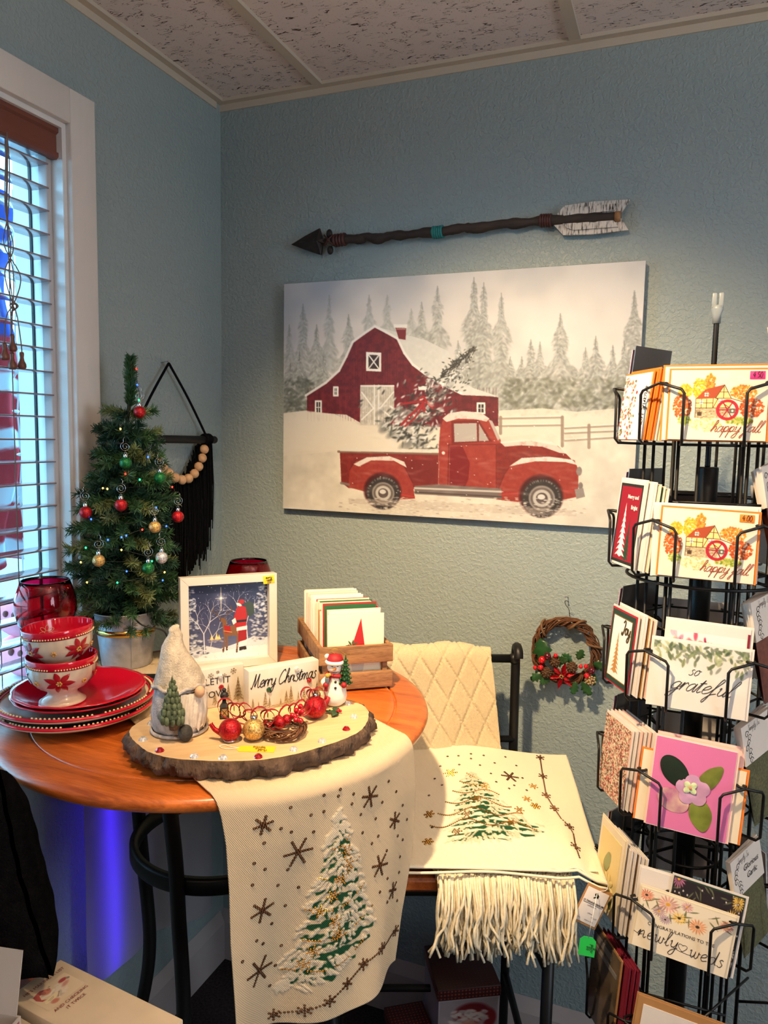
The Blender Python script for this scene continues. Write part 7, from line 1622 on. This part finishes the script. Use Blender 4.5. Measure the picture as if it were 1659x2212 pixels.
# ================================================================ second stool at the viewer's feet with boxes and plush cushion
s2c = Vector((.412,-1.122,0))
st2 = thing('bar_stool', 'honey wood bar stool in the near corner carrying holiday boxes', 'stool', s2c, R(4))
part('seat', MB().lathe([(.0001,.716),(.160,.716),(.166,.721),(.167,.730),(.164,.738),(.158,.741),(.0001,.741)], 48), TW2, st2)
for sx in (-1,1):
    for sy in (-1,1): part('leg', MB().tube([(sx*.13,sy*.13,.01),(sx*.10,sy*.10,.717)], .011, 8), BKM, st2)
part('foot_ring', MB().tube([(.165*math.cos(t), .165*math.sin(t), .26) for t in np.linspace(0,6.28,36,endpoint=False)], .008, 8, closed=True), BKM, st2)
ANT = mat('antique_cream_box_paper', (226,206,174), .6, var=.08, scale=16)
A0 = Vector((.398,-.986,0)); B0 = Vector((.619,-1.008,0)); ed = (B0-A0).normalized(); en = Vector((ed.y,-ed.x,0)); bxa = math.atan2(ed.y, ed.x)
hb = thing('holiday_book_box', 'antique cream book shaped box lettered checking it twice', 'box', (A0.x, A0.y, .7415), bxa); BL_ = .2225; BW_ = .070
part('body', MB().bbox(0, BL_, -BW_-.012, 0, 0, .038, .0015), ANT, hb)
MR = mat('print_maroon_letter', (140,44,44), .6)
for s, x, y in (("HE'S MAKING A LIST", .020, -.040), ('AND CHECKING', .075, -.043), ('IT TWICE', .084, -.043)):
    part('lettering', type_text(s, .0068), MR, hb, (x, y, .0385), (R(-90),0,R(90)))
def listman():
    pa = Paint(110, 90, (226,206,174)); g = np.random.default_rng(5)
    pa.poly([(.08,.10),(.30,.02),(.42,.14),(.36,.22),(.20,.20),(.14,.40),(.22,.52),(.12,.50),(.06,.30)], (176,70,66), .85)
    for i in range(50): pa.blob(.42+.28*g.random(), .25+.5*g.random(), .07, .05, g.random()*3, (232,220,200) if g.random() < .7 else (196,182,160), .7, 1.6)
    pa.blob(.36,.24,.13,.15,.5,(204,126,104),.9,3); pa.line([(.20,.36),(.34,.44),(.50,.36)], .05, (236,226,206), .9)
    for x, y in ((.30,.24),(.44,.20)): pa.blob(x, y, .045, .05, 0, (120,60,50), .7, 4); pa.blob(x, y, .032, .036, 0, (204,130,110), .9, 4)
    pa.blob(.80,.24,.13,.10,0,(166,62,64),.9,2.5); pa.blob(.92,.30,.05,.06,0,(120,124,110),.8); pa.blob(.76,.44,.16,.10,-.4,(206,140,126),.8,1.6); pa.blob(.50,.12,.04,.03,0,(140,140,120),.7)
    pa.poly([(.14,.56),(.46,.50),(.50,.60),(.30,.72),(.10,.68)], (238,222,180)); pa.line([(.20,.62),(.36,.58)], .012, (110,110,70), .8); pa.line([(.22,.66),(.34,.63)], .012, (110,110,70), .8)
    pa.blob(.28,.80,.12,.13,.3,(196,116,96),.85,2); pa.line([(.40,.72),(.52,.56)], .016, (110,80,60), .8); return pa
o = part('bearded_man_print', printmesh('bearded_man_print', listman(), .056, .040), cmat('card_print', .55, .3), hb, (.046,-.043,.0383), (R(-90),0,R(90))); o['label'] = 'faded print of a bearded man reading a list'
m = MB()
for k in range(6): a = k*.9; m.add([(.2,-.070,.0386),(.2+.006*math.cos(a),-.070+.006*math.sin(a),.0386),(.2+.011*math.cos(a+.2),-.070+.011*math.sin(a+.2),.0386),(.2+.006*math.cos(a+.5),-.070+.006*math.sin(a+.5),.0386)], [(0,1,2,3)])
part('holly_print', m, mat('print_sage', (112,112,84), .6), hb)
h2 = thing('holiday_book_box', 'antique cream box with holly corner in front of the lettered box', 'box', tuple(A0+en*.088+ed*.004+Vector((0,0,.7415))), bxa); part('body', MB().bbox(0,.235,-.115,0,0,.030,.0015), ANT, h2)
m = MB()
for k in range(6): a = k*.9; m.add([(.014,-.012,.0306),(.014+.006*math.cos(a),-.012+.006*math.sin(a),.0306),(.014+.011*math.cos(a+.2),-.012+.011*math.sin(a+.2),.0306),(.014+.006*math.cos(a+.5),-.012+.006*math.sin(a+.5),.0306)], [(0,1,2,3)])
part('holly_print', m, mat('print_sage', (112,112,84), .6), h2)
# black plush cushion leaning behind the boxes
PL = mat('black_plush_fur', (12,11,12), .95, var=.6, scale=60, bump=1, bscale=420, spec=.05, bdist=.004)
cu_ = thing('plush_cushion', 'black plush cushion leaning at the near left corner', 'cushion', (.274,-1.02,.7415), rot=(0,0,R(-10)))
def plush(u, v, s):
    x = (u-.5)*.26; z = (v-.5)*.26; w = (max(0, 1-(2*u-1)**4)*max(0, 1-(2*v-1)**4))**.5; k = 1-.06*(abs(2*u-1)*abs(2*v-1)); k = 1+.05*(abs(2*u-1)*abs(2*v-1))**2-.05*(1-abs(2*u-1)*abs(2*v-1))
    p = Matrix.Rotation(R(-22), 3, 'Y') @ Vector((x*k, 0, z*k)); return (p.x, s*(.003+.060*w)+.001*math.sin(u*40)*math.sin(v*37), p.z+.148)
m = MB(); m.grid(lambda u, v: plush(u, v, -1), 40, 40); m.grid(lambda u, v: plush(1-u, v, 1), 40, 40); part('cover', m, PL, cu_)
# opened gift carton at the lower left
ob = thing('open_carton', 'opened white gift carton with raised flap in the near left corner', 'box', (.418,-1.150,.7415), R(12))
CTN = mat('grey_white_carton', (190,180,172), .6)
for x0, x1, y0, y1 in ((-.06,.045,-.06,-.058),(-.06,.045,.036,.038),(-.06,-.058,-.058,.036),(.043,.045,-.058,.036)): part('side_panel', MB().box(x0,x1,y0,y1,.001,.062), CTN, ob)
part('base_panel', MB().box(-.058,.043,-.058,.036,0,.001), CTN, ob)
part('raised_flap', MB().box(-.055,.040,-.0008,.0008,0,.075), CTN, ob, (0,.037,.062), (R(-12),0,0)); part('poinsettia_panel', MB().box(.0452,.0458,-.055,.034,.004,.058), mat('red_flower_print', (130,30,44), .5, var=0, col2=(196,150,150), scale=60), ob)
m = MB()
for k in range(5): m.ball((-.02+.012*k, -.02+.01*math.sin(k*2), .045+.006*math.cos(k*3)), .022, 10, 8, sq=(1.2,1,.7))
part('tissue', m, mat('white_tissue', (236,230,224), .8, bump=.5, bscale=60, var=.03), ob)

# blue strip light added out of sight behind the sheet to make it glow
bp_ = thing('added_blue_strip', 'added upright blue glow strip hidden on the wall behind the white sheet', 'fill light', (.0,-.500,.30))
part('channel', MB().bbox(0,.007,-.008,.008,0,.46,.001), BKM, bp_); part('lens', MB().bbox(.0068,.0088,-.005,.005,.01,.45,.0008), mat('blue_strip_lens', (60,50,255), .3, emit=3, ecol=(40,20,255)), bp_)
l = bpy.data.lights.new('blue_strip_fill', 'AREA'); l.shape = 'RECTANGLE'; l.size = .44; l.size_y = .01; l.energy = .3; l.color = (.07,.02,1)
o = bpy.data.objects.new('blue_strip_fill', l); COL.objects.link(o); o.parent = bp_; o.location = (.0095, 0, .23); o.rotation_euler = (0, R(-90), 0)
